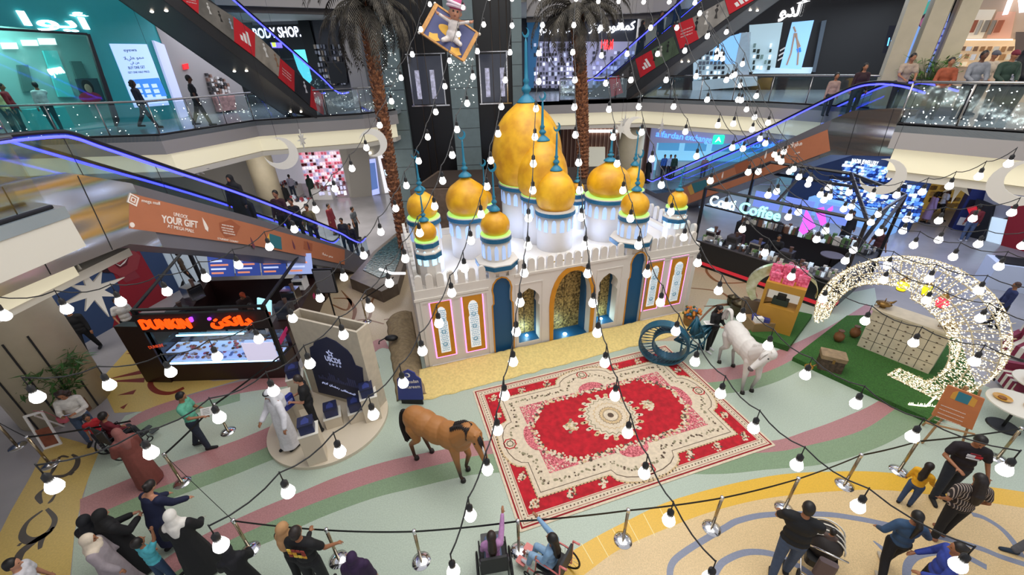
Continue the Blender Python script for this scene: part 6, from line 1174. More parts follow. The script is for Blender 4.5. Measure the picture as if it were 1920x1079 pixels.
q=thing('merchandise_stand','low stand with purple and red boxes beside the golden cabinet','stand',Z(1418,622)); m=MB(); m.box(-.35,.35,-.3,.3,0,.5); m.build('stand_body',col('#8a6f4a'),q); m=MB(Matrix.Rotation(-.5,4,'Z')); m.box(-.25,.25,-.2,.1,.5,.62); m.build('purple_box',col('#343a80'),q); m=MB(); m.box(-.05,.3,.1,.16,.5,1.05); m.build('red_poster',col('#6a2038',noise=.4,scale=9),q); m=MB(); m.box(-.3,-.05,-.25,-.1,.5,.68); m.build('white_box',white,q)
# easel sign
EA=PL((9.05,6.55),(10.1,6.05)); t=thing('easel_sign','orange printed board on a wooden easel beside the turf','easel sign',tuple(EA.W(.5,0)))
eq=[EA.p(*v) for v in ((1778,722),(1846,748),(1822,806),(1747,778))]
m=EA.mb(); m.slab(eq,[],-.02,.02); o=m.build('orange_board',mat('orange_board',lin('#c97a4c'),r=.5,noise=.04,scale=4),t,world=True)
EA.poly([(1797,733),(1822,743),(1813,758),(1789,749)],.02,.028).build('gift_picture',col('#2f7f95'),o,world=True)
for q_ in ([(1786,735),(1797,733),(1789,749),(1780,745)],[(1822,743),(1832,750),(1825,763),(1813,758)]): EA.poly(q_,.02,.026).build('gold_frame',col('#dfa445'),o,world=True)
for k in range(5): onp(EA,o,'TERMS AND CONDITIONS APPLY IN ALL SHOPS',1763-k*3,760+k*7,(1810-k*3,778+k*7),.018,off=.024)
wd_=col('#a98258',r=.6); bx=EA.p(1747,778); by=EA.p(1822,806)
for s in (EA.p(1728,836)[0],EA.p(1800,850)[0]): m=EA.mb(); m.tube([(s,.01,-.03),((eq[3][0]+eq[2][0])/2+(s-(eq[3][0]+eq[2][0])/2)*.3,eq[0][1],-.06)],.022,6); m.build('easel_leg',wd_,t,world=True)
m=EA.mb(); m.tube([((eq[3][0]+eq[2][0])/2,.01,-.7),((eq[0][0]+eq[1][0])/2,eq[0][1],-.08)],.022,6); m.build('easel_leg',wd_,t,world=True); m=EA.mb(); m.tube([(eq[3][0]-.05,min(eq[3][1],eq[2][1])-.06,.06),(eq[2][0]+.05,min(eq[3][1],eq[2][1])-.06,.06)],.022,6); m.build('crossbar',wd_,t,world=True)
# right edge furniture
mar=mat('maroon_stripe',lin('#7c2440'),r=.7)
for k,(px,py,l) in enumerate(((1915,672,'maroon and cream striped armchair at the right edge, further back'),(1905,735,'maroon and cream striped armchair at the right edge, nearer the tables'))):
    w_=Z(px,py); q=thing('striped_armchair',l,'armchair',w_,-1.2 if k==0 else -2.0,'striped armchairs at the right edge'); 
    m=MB(); m.rbox(-.4,.4,-.35,.35,.12,.45,.1); m.build('seat',cream,q); m=MB(); m.rbox(-.42,.42,.22,.4,.4,1.0,.08); bo=m.build('backrest',cream,q); m=MB(); [m.box(-.36+i*.2,-.27+i*.2,.21,.41,.42,1.005) for i in range(4)]; m.build('stripes',mar,bo); m=MB(); [m.box(-.36+i*.2,-.27+i*.2,-.355,.2,.13,.455) for i in range(4)]; m.build('stripes',mar,q)
    for x in (-.45,.35): m=MB(); m.rbox(x,x+.12,-.35,.35,.3,.66,.05); m.build('armrest',mar,q)
    for x in (-.35,.35):
        for y in (-.3,.3): m=MB(); m.tube([(x,y,0),(x,y,.13)],.02,6); m.build('leg',black,q)
w_=Z(1880,800); rtable((w_.x,w_.y,0),.55,.72,cream,'cream round table with gold dishes beside the easel sign'); w2=Z(1925,775); rtable((w2.x+.3,w2.y+.3,0),.5,.72,cream,'cream round table with a handled tray at the right edge')
for k,(dx,dy) in enumerate(((-.2,.2),(.15,-.15))): q=thing('gold_dish','shallow gold dish on the cream table, '+('nearer the armchairs' if k==0 else 'nearer the barrier'),'dish',(w_.x+dx,w_.y+dy,.721)); m=MB(); m.lathe([(.06,0),(.16,.03),(.17,.04),(.06,.012)],(0,0,0),18); m.build('dish_body',col('#c9963a',r=.3),q); m=MB(); m.sph((0,0,.03),(.08,.08,.03),8,5); m.build('food',col('#8a5a2a'),q)
q=thing('wicker_tray','tan wicker tray with dark loop handles on the right edge table','tray',(w2.x+.2,w2.y+.2,.721)); m=MB(); m.lathe([(.2,0),(.32,.06),(.33,.1),(.2,.02)],(0,0,0),22); m.build('tray_body',col('#a8743a'),q)
for x in (-.25,.25): m=MB(); m.tube([(x+.09*math.cos(a),.13*math.sin(a),.1+.1*abs(math.sin(a/2))) for a in [i*math.pi/6 for i in range(12)]],.014,5,closed=True); m.build('handle',dark,q)
w_=Z(1898,560); w_=Z(1880,548); q=thing('white_counter','white counter with a sloping black screen at the right edge','counter',(w_.x+.6,w_.y+.4,0),-.5); m=MB(); m.box(-.8,1.6,-.5,.5,0,1.0); m.build('counter_body',col('#c9d0e0'),q); m=MB(); m.slab([(-.6,-.4),(.4,-.4),(.4,.4),(-.6,.4)],[],1.0,1.05); m.build('black_screen',black,q); m=MB(); m.box(.45,.55,-.45,.45,1.0,1.06); m.build('light_strip',led('#ffffff',2),q)
w_=Z(1800,430); q=thing('cash_machine','dark blue cash machine with a glowing blue globe sign at upper right','cash machine',w_,-.6); m=MB(); m.rbox(-.4,.4,-.35,.35,0,2.1,.05); m.build('machine_body',col('#1b2a66'),q); m=MB(); m.box(-.3,.3,-.37,-.35,1.1,1.6); m.build('screen',col('#0e1020'),q); m=MB(); m.sph((0,0,2.35),.3,14,10); m.build('globe_sign',led('#3a7cff',1.6),q,True); m=MB(); m.box(-.3,.3,-.36,-.35,.3,.7); m.build('white_logo',white,q)
w_=Z(100,838); q=thing('frame_sign','white framed sign board with a brown print beside the beige column','sign',w_,.5); m=MB(); q2=MB(Matrix.Rotation(1.4,4,'X')); q2.slab([(-.17,0),(.17,0),(.17,1.0),(-.17,1.0)],[[(-.13,.05),(.13,.05),(.13,.95),(-.13,.95)]],-.02,.02); q2.build('white_frame',white,q); q3=MB(Matrix.Rotation(1.4,4,'X')); q3.box(-.13,.13,.05,.55,-.012,.0); q3.build('brown_print',col('#8a4a30',noise=.2,scale=6),q); q4=MB(); q4.tube([(0,.0,0),(0,-.35,.9)],.02,6) if False else q4.tube([(0,.75,0),(0,.18,.9)],.02,6); q4.build('prop_leg',white,q)
# ---------------------------------------------------------------- people
SK={'l':'#b98468','m':'#9a6748','d':'#5f3d2b'}
def skin(k): return mat('skin_'+k,lin(SK[k]),r=.55)
eyem=mat('eye_dark',(.02,.015,.012),r=.3); lipm=mat('lip',lin('#8a4a42'),r=.5)
def cl(h,n=.10): return mat('cloth_'+h+str(n),lin(h),r=.8,noise=n,scale=16,bump=.15)
def person(label,pos,hd,h=1.7,sk='m',top='#222226',sleeve='long',bot='#23232a',shoe='#1a1a1c',hair='#17110e',hs='short',robe=None,arms=((8,8,12),(8,8,12)),legs=((4,2),(-4,2)),lean=0,nod=12,turn=0,sit=False,build=1.0,near=True,group=None,hide=None,kid=False,extra=None):
    """arms: ((forward,out,elbow) right,(…) left); legs: ((swing,knee) right,(…) left)"""
    s=h/1.75; hk=1.0 if not kid else 1.22
    t=thing('person',label,'person',(pos[0],pos[1],pos[2] if len(pos)>2 else 0),-math.radians(hd),group)
    R=math.radians; W_=build
    def leg(side,sw,kn):
        hip=Vector((side*.095,0,0)); a=R(sw); d=Vector((side*.03,math.sin(a),-math.cos(a))).normalized(); k=hip+d*.43; b=R(sw-kn); d2=Vector((0,math.sin(b),-math.cos(b))); an=k+d2*.42; return hip,k,an
    LL=[leg(1,*legs[0]),leg(-1,*legs[1])]; low=min(l[2].z for l in LL); pz=-low+.075
    if sit: pz=sit/s
    pel=Vector((0,0,pz)); LL=[[p+pel for p in l] for l in LL]
    ln=R(lean); up=Vector((0,math.sin(ln),math.cos(ln))); fw=Vector((0,math.cos(ln),-math.sin(ln)))
    waist=pel+Vector((0,0,.02))+up*.16; ch=pel+up*.38; shc=pel+up*.52; nk=pel+up*.60; na=ln+R(nod); hup=Vector((math.sin(R(turn))*.0,math.sin(na),math.cos(na))); hc=nk+up*.035+hup*.115*hk; hf=(Matrix.Rotation(-R(turn),3,'Z')@Vector((0,math.cos(na),-math.sin(na))))
    hx=hf.cross(hup).normalized()
    def arm(side,f,o,e):
        if 0<f<70: f*=.5
        if 0<f<70 and e<60: e*=.8
        sh=shc+Vector((side*.175*W_,0,-.02)); a=R(f)+ln*.5; oo=R(o); d=Vector((side*math.sin(oo),math.cos(oo)*math.sin(a),-math.cos(oo)*math.cos(a))).normalized(); el=sh+d*.29; a2=a+R(e); inn=R(max(-30,o-min(e,60)*.75)) if e>25 else oo*.7; d2=Vector((side*math.sin(inn),math.cos(inn)*math.sin(a2),-math.cos(inn)*math.cos(a2))).normalized(); wr=el+d2*.25; return sh,el,wr,d2
    AA=[arm(1,*arms[0]),arm(-1,*arms[1])]
    SC_=Matrix.Diagonal((s,s,s,1)); vx=.0125 if near else .019
    HM=Matrix((hx,hf,hup)).transposed()
    def build_fused(name,fn,mt,v=vx,sm=4,cleanup=None):
        m=MB(); fn(m); m.v=[tuple(Vector(p)*s) for p in m.v]; me=fuse(m,v,sm,name); return mobj(name,me,mt,t)
    def body(m):
        m.sph(hc,(.074*hk,.092*hk,.112*hk),14,10,HM); m.sph(hc-hup*.045*hk+hf*.028,(.055*hk,.06*hk,.068*hk),12,8,HM)
        m.cap(hc+hf*.088*hk-hup*.005,hc+hf*.108*hk-hup*.03*hk,.012,.017,6)
        for g in (-1,1): m.sph(hc+hx*g*.076*hk-hup*.01,(.012,.02,.03),6,5,HM)
        m.cap(nk-up*.06,hc-hup*.07,.056,.052,10)
        m.sph(pel+Vector((0,0,.0)),(.15*W_,.11,.12)); m.sph(waist,(.125*W_,.09,.14)); m.sph(ch,(.155*W_,.105,.17)); m.cap(shc-Vector((.12*W_,0,.01)),shc+Vector((.12*W_,0,-.01)),.075,.075)
        for hp,k,a in LL: m.cap(hp,k,.088,.058); m.cap(k,a,.057,.038); m.cap(a-Vector((0,0,.03)),a+Vector((0,.13,-.05)),.04,.032)
        for sd,(sh,el,wr,d2) in zip((1,-1),AA):
            m.cap(sh,el,.052,.04); m.cap(el,wr,.04,.027); sx=d2.cross(Vector((0,.3,1))); sx=sx.normalized() if sx.length>.1 else Vector((1,0,0)); pn=sx.cross(d2).normalized(); pc=wr+d2*.05
            m.cap(wr+d2*.015,wr+d2*.075,.026,.034,8)
            for i,(off,l) in enumerate(((-.030,.062),(-.010,.078),(.011,.074),(.031,.058))):
                p0=wr+d2*.085+sx*off; p1=p0+d2*l*.55; p2=p1+(d2*.6-pn*.5*1).normalized()*l*.45; r_=.0098 if near else .012; m.cap(p0,p1,r_,r_*.95,6); m.cap(p1,p2,r_*.95,r_*.8,6)
            th=wr+d2*.03+sx*.03*sd; m.cap(th,th+(d2*.6+sx*.75*sd).normalized()*.055,.0125,.0105,6)
    bo=build_fused('body',body,[skin(sk),eyem,lipm]); me=bo.data
    E=[(hc+hf*.088*hk+hx*g*.031+hup*.012)*s for g in (-1,1)]; Lp=(hc+hf*.095*hk-hup*.052*hk)*s; hxs=hx
    if near:
        for p in me.polygons:
            c=p.center
            if min((c-e).length for e in E)<.0155*s: p.material_index=1
            elif abs((c-Lp).dot(hup))<.008*s and (c-Lp).length<.026*s: p.material_index=2
    if robe:
        rc,flare,rl=robe
        def rb(m):
            n=10; bot_=Vector((pel.x,0,rl)); 
            for (c,rx,ry,r_) in ((shc,.19*W_,.115,0),): pass
            prof=[(shc+up*.045,.09,.085),(shc+up*.0,.205*W_,.12),(ch,.20*W_,.145),(waist,.185*W_,.14),(pel,.20*W_,.165),(Vector((0,0,pz*.62)),.20+flare*.5,.17+flare*.5),(Vector((0,0,pz*.3)),.20+flare*.8,.175+flare*.8),(Vector((0,.02,rl)),.21+flare,.19+flare)]
            vs=[];fs=[];N=20
            for c,rx,ry in prof:
                for k in range(N):
                    a=2*math.pi*k/N; f_=1+.04*math.sin(a*7+c.z*3)*(1 if c.z<pz else 0); vs.append(c+Vector((rx*math.cos(a)*f_,ry*math.sin(a)*f_,0)))
            for i in range(len(prof)-1):
                for k in range(N): l=(k+1)%N; fs.append(((i+1)*N+k,(i+1)*N+l,i*N+l,i*N+k))
            fs.append(tuple(range(N))); fs.append(tuple((len(prof)-1)*N+k for k in reversed(range(N)))); m.add(vs,fs)
            for sh,el,wr,d2 in AA: m.cap(sh,el,.085,.075); m.cap(el,wr-d2*.01,.072,.062)
        build_fused('robe',rb,cl(rc,.06),.016 if near else .022,5)
    else:
        def tp(m):
            m.sph(pel+up*.05,(.168*W_,.13,.10)); m.sph(waist,(.158*W_,.125,.15)); m.sph(ch,(.178*W_,.13,.18)); m.cap(shc-Vector((.13*W_,0,.015)),shc+Vector((.13*W_,0,-.015)),.088,.088)
            for sh,el,wr,d2 in AA:
                if sleeve=='long': m.cap(sh,el,.071,.06); m.cap(el,wr-d2*.02,.06,.045)
                elif sleeve=='short': m.cap(sh,sh.lerp(el,.62),.074,.07)
        build_fused('jacket' if sleeve=='long' else 'shirt',tp,cl(top),.015 if near else .021,4)
        def bt(m):
            m.sph(pel,(.158*W_,.122,.11))
            for hp,k,a in LL: m.cap(hp,k,.103,.076); m.cap(k,a-Vector((0,0,-.02)),.076,.062)
        build_fused('trousers',bt,cl(bot),.015 if near else .021,4)
    for sd,(hp,k,a) in zip((1,-1),LL):
        m=MB(); m.cap((a+Vector((0,-.03,-.035)))*s,(a+Vector((0,.17,-.045)))*s,.05*s,.036*s,8); m.v=[(x,y,max(z,(a.z-.075)*s)) for x,y,z in m.v]; m.build('shoe',cl(shoe,.02),t,True)
    if hs in('short','bun','long','curly','pony'):
        def hr(m):
            m.sph(hc-hf*.024+hup*.022,(.088*hk,.098*hk,.112*hk),14,10,HM); m.sph(hc-hf*.05-hup*.02,(.078*hk,.06*hk,.085*hk),12,8,HM)
            if hs=='long': m.cap(hc-hf*.06,shc-fw*.10-up*.08,.085,.10); m.cap(shc-fw*.10-up*.05,ch-fw*.13-up*.05,.105,.07)
            if hs=='curly': 
                for k in range(14): a=k*2.4; m.sph(hc-hf*(.03+.03*math.cos(a*1.3))+hup*(.02-.012*k)+hx*.095*math.cos(a),.05,8,6)
            if hs=='bun': m.sph(hc-hf*.11+hup*.03,.045,10,8)
            if hs=='pony': m.cap(hc-hf*.10,hc-hf*.15-hup*.12,.045,.05); m.cap(hc-hf*.15-hup*.12,shc-fw*.13-up*.18,.05,.02)
        build_fused('hair',hr,mat('hair_'+hair,lin(hair),r=.5,noise=.3,scale=30),.013 if near else .02,2)
    elif hs.startswith('#'):    # head scarf
        def sc(m):
            m.sph(hc-hf*.028+hup*.012,(.098*hk,.112*hk,.124*hk),14,10,HM); m.cap(hc-hup*.08-hf*.02,shc+up*.01,.10,.135); m.cap(shc-Vector((.10,0,0)),shc+Vector((.10,0,0)),.105,.105); m.cap(shc-fw*.05,ch-fw*.06,.11,.10)
        build_fused('head_scarf',sc,cl(hs,.05),.015 if near else .021,4)
    elif hs=='ghutra':
        def gh(m): m.sph(hc-hf*.02+hup*.015,(.098,.115,.12),14,10,HM); m.cap(hc-hf*.06,shc-fw*.12,.10,.13); m.cap(shc-fw*.1,ch-fw*.13-up*.05,.13,.11); [m.cap(hc+hx*g*.07,shc+Vector((g*.12,.03,.0)),.05,.07) for g in (-1,1)]
        build_fused('head_cloth',gh,cl('#d9dadf',.04),.014,4)
        m=MB(HM.to_4x4()); 
        m=MB(Matrix.Translation(tuple((hc-hf*.02+hup*.065)*s))@HM.to_4x4()); m.tube([(.1*s*math.cos(a),.113*s*math.sin(a),0) for a in [i*math.pi/10 for i in range(20)]],.013*s,6,closed=True); m.build('head_cord',black,t,True)
    elif hs.startswith('cap'):
        def cp(m): m.sph(hc+hup*.035-hf*.01,(.088,.102,.09),14,8,HM); m.cap(hc+hup*.05+hf*.08,hc+hup*.045+hf*.15,.055,.03,8)
        build_fused('cap',cp,cl(hs[3:]),.014,2)
    J=dict(hc=hc*s,hf=hf,hup=hup,hx=hx,wr=[(a[2]+a[3]*.07)*s for a in AA],wd=[a[3] for a in AA],ch=ch*s,up=up,fw=fw,s=s,shc=shc*s,pel=pel*s,hips=pz*s)
    return t,J
def wpos(t,p): return wm(t)@Vector(p)
def G(px,py,z=0): return tuple(Z(px,py,z))
def torso_print(t,J,front,items,W_=1.0):
    s=J['s']; c=J['ch']+J['up']*.05*s+J['fw']*(.137*s if front else -.137*s); X=Vector((1,0,0)) if not front else Vector((-1,0,0)); 
    for (x,z,w,h,cc) in items:
        m=MB(); N=(J['fw'] if front else -J['fw'])*.012; a=c+X*x*s+J['up']*z*s; 
        P=[a,a+X*w*s,a+X*w*s+J['up']*h*s,a+J['up']*h*s]; m.add([*P,*[p+N for p in P]],[(3,2,1,0),(4,5,6,7),(0,1,5,4),(1,2,6,5),(2,3,7,6),(3,0,4,7)]); m.build('shirt_print',col(cc,r=.7),t)
# round stage and left foreground
t,J=person('person in white robe and white head cloth standing on the round stage',G(548,838,.09),-150,1.78,'m',hs='ghutra',robe=('#dcdbe0',.02,.10),arms=((35,15,55),(20,25,20)),nod=14,turn=0)
t,J=person('person in black shirt and trousers holding a navy box on the round stage',G(596,806,.09),-115,1.74,'l',top='#101013',sleeve='short',bot='#101013',arms=((30,10,75),(30,10,75)),hair='#2a211c',nod=22)
q=thing('gift_box','navy gift box held by the person in black on the stage','gift box',wpos(t,(J['wr'][0]+J['wr'][1])/2+Vector((0,.03,-.02))),1.2); m=MB(); m.rbox(-.14,.14,-.05,.05,-.16,.16,.02); m.build('box_body',mat('blue_box',lin('#27358a'),r=.4),q); m=MB(); m.box(-.09,.09,-.056,-.05,-.02,.06); m.build('label_patch',col('#8f9ad8'),q)
t,J=person('person in mint green shirt and jeans reading a white leaflet',G(388,838),75,1.72,'m',top='#5fae93',sleeve='short',bot='#232b3a',arms=((38,8,55),(25,10,70)),legs=((8,4),(-14,6)),hair='#151110',nod=25)
q=thing('leaflet','white leaflet held by the person in mint green','paper',wpos(t,J['wr'][0]+Vector((0,.05,.04))),.3); m=MB(Matrix.Rotation(-.5,4,'X')); m.box(-.13,.13,0,.006,-.02,.17); m.build('sheet',white,q); m=MB(Matrix.Rotation(-.5,4,'X')); [m.box(-.09,.05,-.002,0,.02+k*.035,.028+k*.035) for k in range(4)]; m.build('print_lines',dark,q)
t,J=person('person with curly hair in a white sweater and jeans looking at a phone',G(182,826),150,1.66,'m',top='#cfcbc4',bot='#3a4a63',hs='curly',hair='#2a1a14',arms=((30,10,85),(28,10,85)),nod=32,build=1.12)
q=thing('phone','dark phone held by the person in the white sweater','phone',wpos(t,(J['wr'][0]+J['wr'][1])/2+Vector((0,.02,.03)))); m=MB(Matrix.Rotation(-.6,4,'X')); m.rbox(-.035,.035,-.07,.07,0,.01,.008); m.build('phone_body',black,q); m=MB(Matrix.Rotation(-.6,4,'X')); m.box(-.03,.03,-.062,.062,.01,.0115); m.build('phone_screen',lit('#7f8aa0',.6),q)
q=thing('handbag','small pink handbag at the side of the person in the white sweater','bag',wpos(t,Vector((.2,.16,.98)))); m=MB(); m.rbox(-.1,.1,-.05,.05,-.07,.07,.03); m.build('bag_body',col('#c05a6a'),q); m=MB(); m.tube([(-.08,0,.07),(-.1,-.1,.35),(-.2,-.2,.5)],.006,4); m.build('strap',col('#a04a5a'),q)
person('person in a long reddish brown robe and shawl seen from above by the barrier',G(285,905),-60,1.62,'m',robe=('#7a4038',.06,.05),hs='#8a5550',arms=((35,12,60),(30,12,60)),nod=30)
def wheelchair(label,pos,rz,frame='#26262a',seat='#1a1a1e'):
    t=thing('wheelchair',label,'wheelchair',pos,rz); fm=col(frame,r=.35)
    m=MB(); m.rbox(-.22,.22,-.22,.22,.44,.48,.03); m.build('seat',col(seat),t); m=MB(); m.box(-.22,.22,-.25,-.21,.5,.92); m.build('backrest',col(seat),t)
    for x in (-.29,.29):
        w=MB(Matrix.Translation((x,-.08,.30))@Matrix.Rotation(math.pi/2,4,'Y')); w.tube([(.29*math.cos(a),.29*math.sin(a),0) for a in [i*math.pi/14 for i in range(28)]],.018,6,closed=True); wo=w.build('wheel',black,t,True)
        w=MB(Matrix.Translation((x,-.08,.30))@Matrix.Rotation(math.pi/2,4,'Y')); [w.tube([(0,0,0),(.28*math.cos(a),.28*math.sin(a),0)],.004,3) for a in [i*math.pi/6 for i in range(12)]]; w.build('spokes',chrome,wo,True)
        w=MB(Matrix.Translation((x*.85,.38,.07))@Matrix.Rotation(math.pi/2,4,'Y')); w.tube([(.06*math.cos(a),.06*math.sin(a),0) for a in [i*math.pi/6 for i in range(12)]],.015,5,closed=True); w.build('caster',black,t,True)
        m=MB(); m.tube([(x*.8,-.24,.98),(x*.8,-.24,.3),(x*.8,.36,.28),(x*.8,.38,.12)],.014,6); m.tube([(x*.8,-.24,.7),(x*.8,.2,.7),(x*.8,.22,.3)],.014,6); m.tube([(x*.8,-.24,.98),(x*.8,-.36,1.0)],.018,6); m.build('side_frame',fm,t,True)
        m=MB(); m.rbox(x*.45-.07,x*.45+.07,.48,.66,.11,.13,.02); m.build('footrest',fm,t)
    return t
def seated(label,pos,hd,**k): return person(label,pos,hd,sit=.58,legs=((82,72),(82,72)),**k)
wc=G(240,845); wheelchair('wheelchair beside the person in the white sweater',wc,math.radians(-20)); seated('child in a maroon and white top sitting in a wheelchair by the column',(wc[0],wc[1]-.05,0),20,h=1.35,top='#6a1826',bot='#26262c',arms=((40,8,40),(30,8,50)),nod=20,kid=True,hair='#17110e')
person('small child in a red shirt standing beside the wheelchair at left',G(205,842),120,1.1,'m',top='#b3202a',sleeve='short',bot='#2a2a33',kid=True,nod=10,hair='#17110e')
# crowd at lower left
person('person with dark hair in a navy coat leaning over the barrier',G(332,1025),15,1.66,'l',robe=('#171d3c',.02,.25),hs='bun',hair='#1d1412',arms=((45,10,30),(40,10,30)),lean=12,nod=25)
person('person in a black abaya and head scarf pressed behind the navy coat',G(268,1066),20,1.66,'l',robe=('#0c0c10',.08,.05),hs='#0b0b0e',arms=((50,10,60),(50,10,60)),nod=18)
person('person in a black abaya standing just left of the tall black figure',G(240,1072),-10,1.6,'l',robe=('#0e0e15',.08,.05),hs='#0e1018',arms=((20,10,40),(20,10,40)),nod=15)
person('person in a cream head scarf and pale shawl at lower left',G(248,1105),60,1.58,'m',robe=('#9a8f94',.05,.05),hs='#d8c9b4',arms=((20,10,30),(20,10,30)),nod=12)
person('person in a white headpiece and black dress beside the child in turquoise',G(388,1068),-20,1.66,'l',robe=('#101014',.10,.05),hs='#dedad2',arms=((40,14,50),(20,14,30)),nod=20)
person('child in a turquoise shirt and blue jeans with one arm raised',G(322,1092),15,1.3,'m',top='#4fb0bd',sleeve='short',bot='#2a3f5c',kid=True,arms=((150,10,20),(20,10,30)),hs='short',hair='#17110e',nod=-5,build=1.1)
person('boy with black hair in a white shirt at the bottom left corner',G(125,1152),60,1.6,'l',top='#cfcdd2',sleeve='short',bot='#2a2a30',nod=10,hair='#14100e')
person('person in black with a dotted scarf crouching at the bottom edge',G(480,1120),-30,1.45,'m',robe=('#0d0d11',.1,.05),hs='#17171d',arms=((50,14,50),(40,14,50)),nod=25)
t,J=person('person in a tan head scarf and black jacket beside the printed black shirt',G(578,1092),20,1.66,'m',top='#101014',bot='#141418',hs='#b58a5e',arms=((45,14,60),(20,12,30)),nod=16)
t,J=person('person with cropped hair in a black shirt with a coloured back print',G(606,1106),8,1.78,'m',top='#101013',sleeve='short',bot='#15161b',hair='#241b17',arms=((40,20,30),(10,12,20)),nod=6,build=1.12)
rnd=random.Random(8); torso_print(t,J,False,[(-.13+.075*i,-.09+.07*j,.06,.055,rnd.choice(['#d99a2a','#e8c64a','#b8452a','#8a2f24'])) for i in range(4) for j in range(3) if rnd.random()<.85])
person('person in a purple head scarf and robe at the bottom edge',G(694,1135),-10,1.5,'m',robe=('#2a1438',.06,.05),hs='#2c163c',nod=10)
w1=G(928,1075); wheelchair('dark wheelchair carrying the child in pink','' or w1,math.radians(8)); seated('child in a pink top reaching forward from a wheelchair',(w1[0],w1[1]-.04,0),-6,h=1.4,top='#b07fae',bot='#5a6a86',arms=((120,12,10),(30,8,40)),nod=0,kid=True,hs='long',hair='#241612')
w2_=G(1036,1082); wheelchair('wheelchair with pink frame carrying the child in pale blue',w2_,math.radians(55),'#d97a74'); seated('child in a pale blue tracksuit pointing from a pink framed wheelchair',(w2_[0]-.03,w2_[1]-.03,0),-55,h=1.42,top='#7fa3c4',bot='#8fb0cc',shoe='#c9c9cf',arms=((110,10,5),(30,8,40)),nod=5,kid=True,hs='long',hair='#120e0d')
# right foreground
t,J=person('person in a black shirt and blue jeans pushing a stroller',G(1458,1074),30,1.8,'m',top='#101216',sleeve='short',bot='#3c4c66',hs='short',hair='#191513',arms=((45,12,40),(45,12,40)),lean=6,nod=10,build=1.28,legs=((6,3),(-10,4)))
sx=G(1524,1062); t=thing('stroller','dark stroller with a striped hood and a bag hanging on it','stroller',sx,math.radians(-35)); m=MB(); m.rbox(-.22,.22,-.3,.35,.35,.5,.08); m.build('seat',black,t); 
m=MB(Matrix.Translation((0,.12,.62))); m.sph((0,0,0),(.27,.34,.3),16,8); ho=m.build('hood',col('#2a2422'),t,True); m=MB(Matrix.Translation((0,.12,.62)))
for k in range(4): m.tube([(.275*math.cos(a),-.14+.11*k,.30*math.sin(a)) for a in [i*math.pi/10 for i in range(11)]],.014,5)
m.build('cream_stripes',cream,ho,True); m=MB(); m.tube([(-.2,.3,.1),(-.22,-.1,.6),(-.2,-.42,1.0),(.2,-.42,1.0),(.22,-.1,.6),(.2,.3,.1)],.016,6); m.tube([(-.22,.4,.12),(-.2,-.35,.12),(.2,-.35,.12),(.22,.4,.12)],.014,6); m.build('frame',chrome,t,True)
for x in (-.23,.23):
    for y in (-.35,.4): w=MB(Matrix.Translation((x,y,.09))@Matrix.Rotation(math.pi/2,4,'Y')); w.tube([(.075*math.cos(a),.075*math.sin(a),0) for a in [i*math.pi/7 for i in range(14)]],.018,5,closed=True); w.build('wheel',black,t,True)
m=MB(); m.rbox(-.13,.13,-.5,-.4,.45,.85,.05); m.build('changing_bag',col('#5a4a4c'),t)
seated('baby with dark hair sitting in the stroller',(sx[0],sx[1],.08),35,h=.85,top='#5a4a44',bot='#3a3a40',kid=True,hair='#17110e',nod=5)
t,J=person('small child with long dark hair in a yellow top and jeans',G(1694,945),60,1.15,'m',top='#e0a51c',bot='#33486a',hs='long',hair='#1c1310',kid=True,arms=((40,10,30),(10,10,20)),nod=10)
t,J=person('person in a maroon and black shirt and dark jeans facing the child in yellow',G(1755,932),205,1.78,'m',top='#1a1118',sleeve='short',bot='#1f2733',hair='#171210',arms=((25,20,70),(10,20,20)),nod=28,build=1.2,legs=((10,5),(-6,3)))
torso_print(t,J,True,[(-.10,-.02,.11,.05,'#d8d8dc'),(.01,-.02,.10,.05,'#c0202c'),(-.09,-.07,.18,.03,'#d8d8dc'),(-.07,.05,.14,.02,'#8a2030')])
t,J=person('person with very long dark hair in a striped tunic and black trousers',G(1755,1005),10,1.68,'m',top='#3a302f',sleeve='short',bot='#0f0f13',shoe='#8a5a42',hs='long',hair='#1b1211',arms=((-10,18,50),(-10,18,50)),nod=14,build=1.3)
M_=mat('striped_tunic',lin('#2b2423'),r=.8); nt=M_.node_tree; wv=nt.nodes.new('ShaderNodeTexWave'); wv.bands_direction='X'; wv.inputs['Scale'].default_value=9; tc=nt.nodes.new('ShaderNodeTexCoord'); cr_=nt.nodes.new('ShaderNodeValToRGB'); cr_.color_ramp.interpolation='CONSTANT'; cr_.color_ramp.elements[0].color=(*lin('#2b2423'),1); cr_.color_ramp.elements[1].color=(*lin('#a8988c'),1); cr_.color_ramp.elements[1].position=.8
nt.links.new(tc.outputs['Object'],wv.inputs['Vector']); nt.links.new(wv.outputs['Fac'],cr_.inputs[0]); nt.links.new(cr_.outputs[0],nt.nodes['Principled BSDF'].inputs['Base Color'])
for c_ in t.children:
    if c_.name.startswith('shirt'): c_.data.materials.clear(); c_.data.materials.append(M_)
t,J=person('person with a long ponytail in a denim jacket and cropped black trousers',G(1648,1068),20,1.6,'m',top='#2f4a68',bot='#121218',shoe='#b0a594',hs='pony',hair='#14100f',arms=((20,35,60),(-5,30,50)),nod=12,legs=((14,6),(-16,10)))
person('person with pinned up hair in a blue lace top at the bottom right',G(1712,1128),-60,1.6,'m',top='#33459a',bot='#16161c',hs='bun',hair='#1a1412',arms=((30,14,50),(30,14,50)),nod=10,build=1.1)
person('person in grey trousers and dark top at the right edge',G(1945,1058),-70,1.75,'m',top='#2a2a30',bot='#5d5f66',shoe='#22303f',legs=((22,6),(-20,10)))
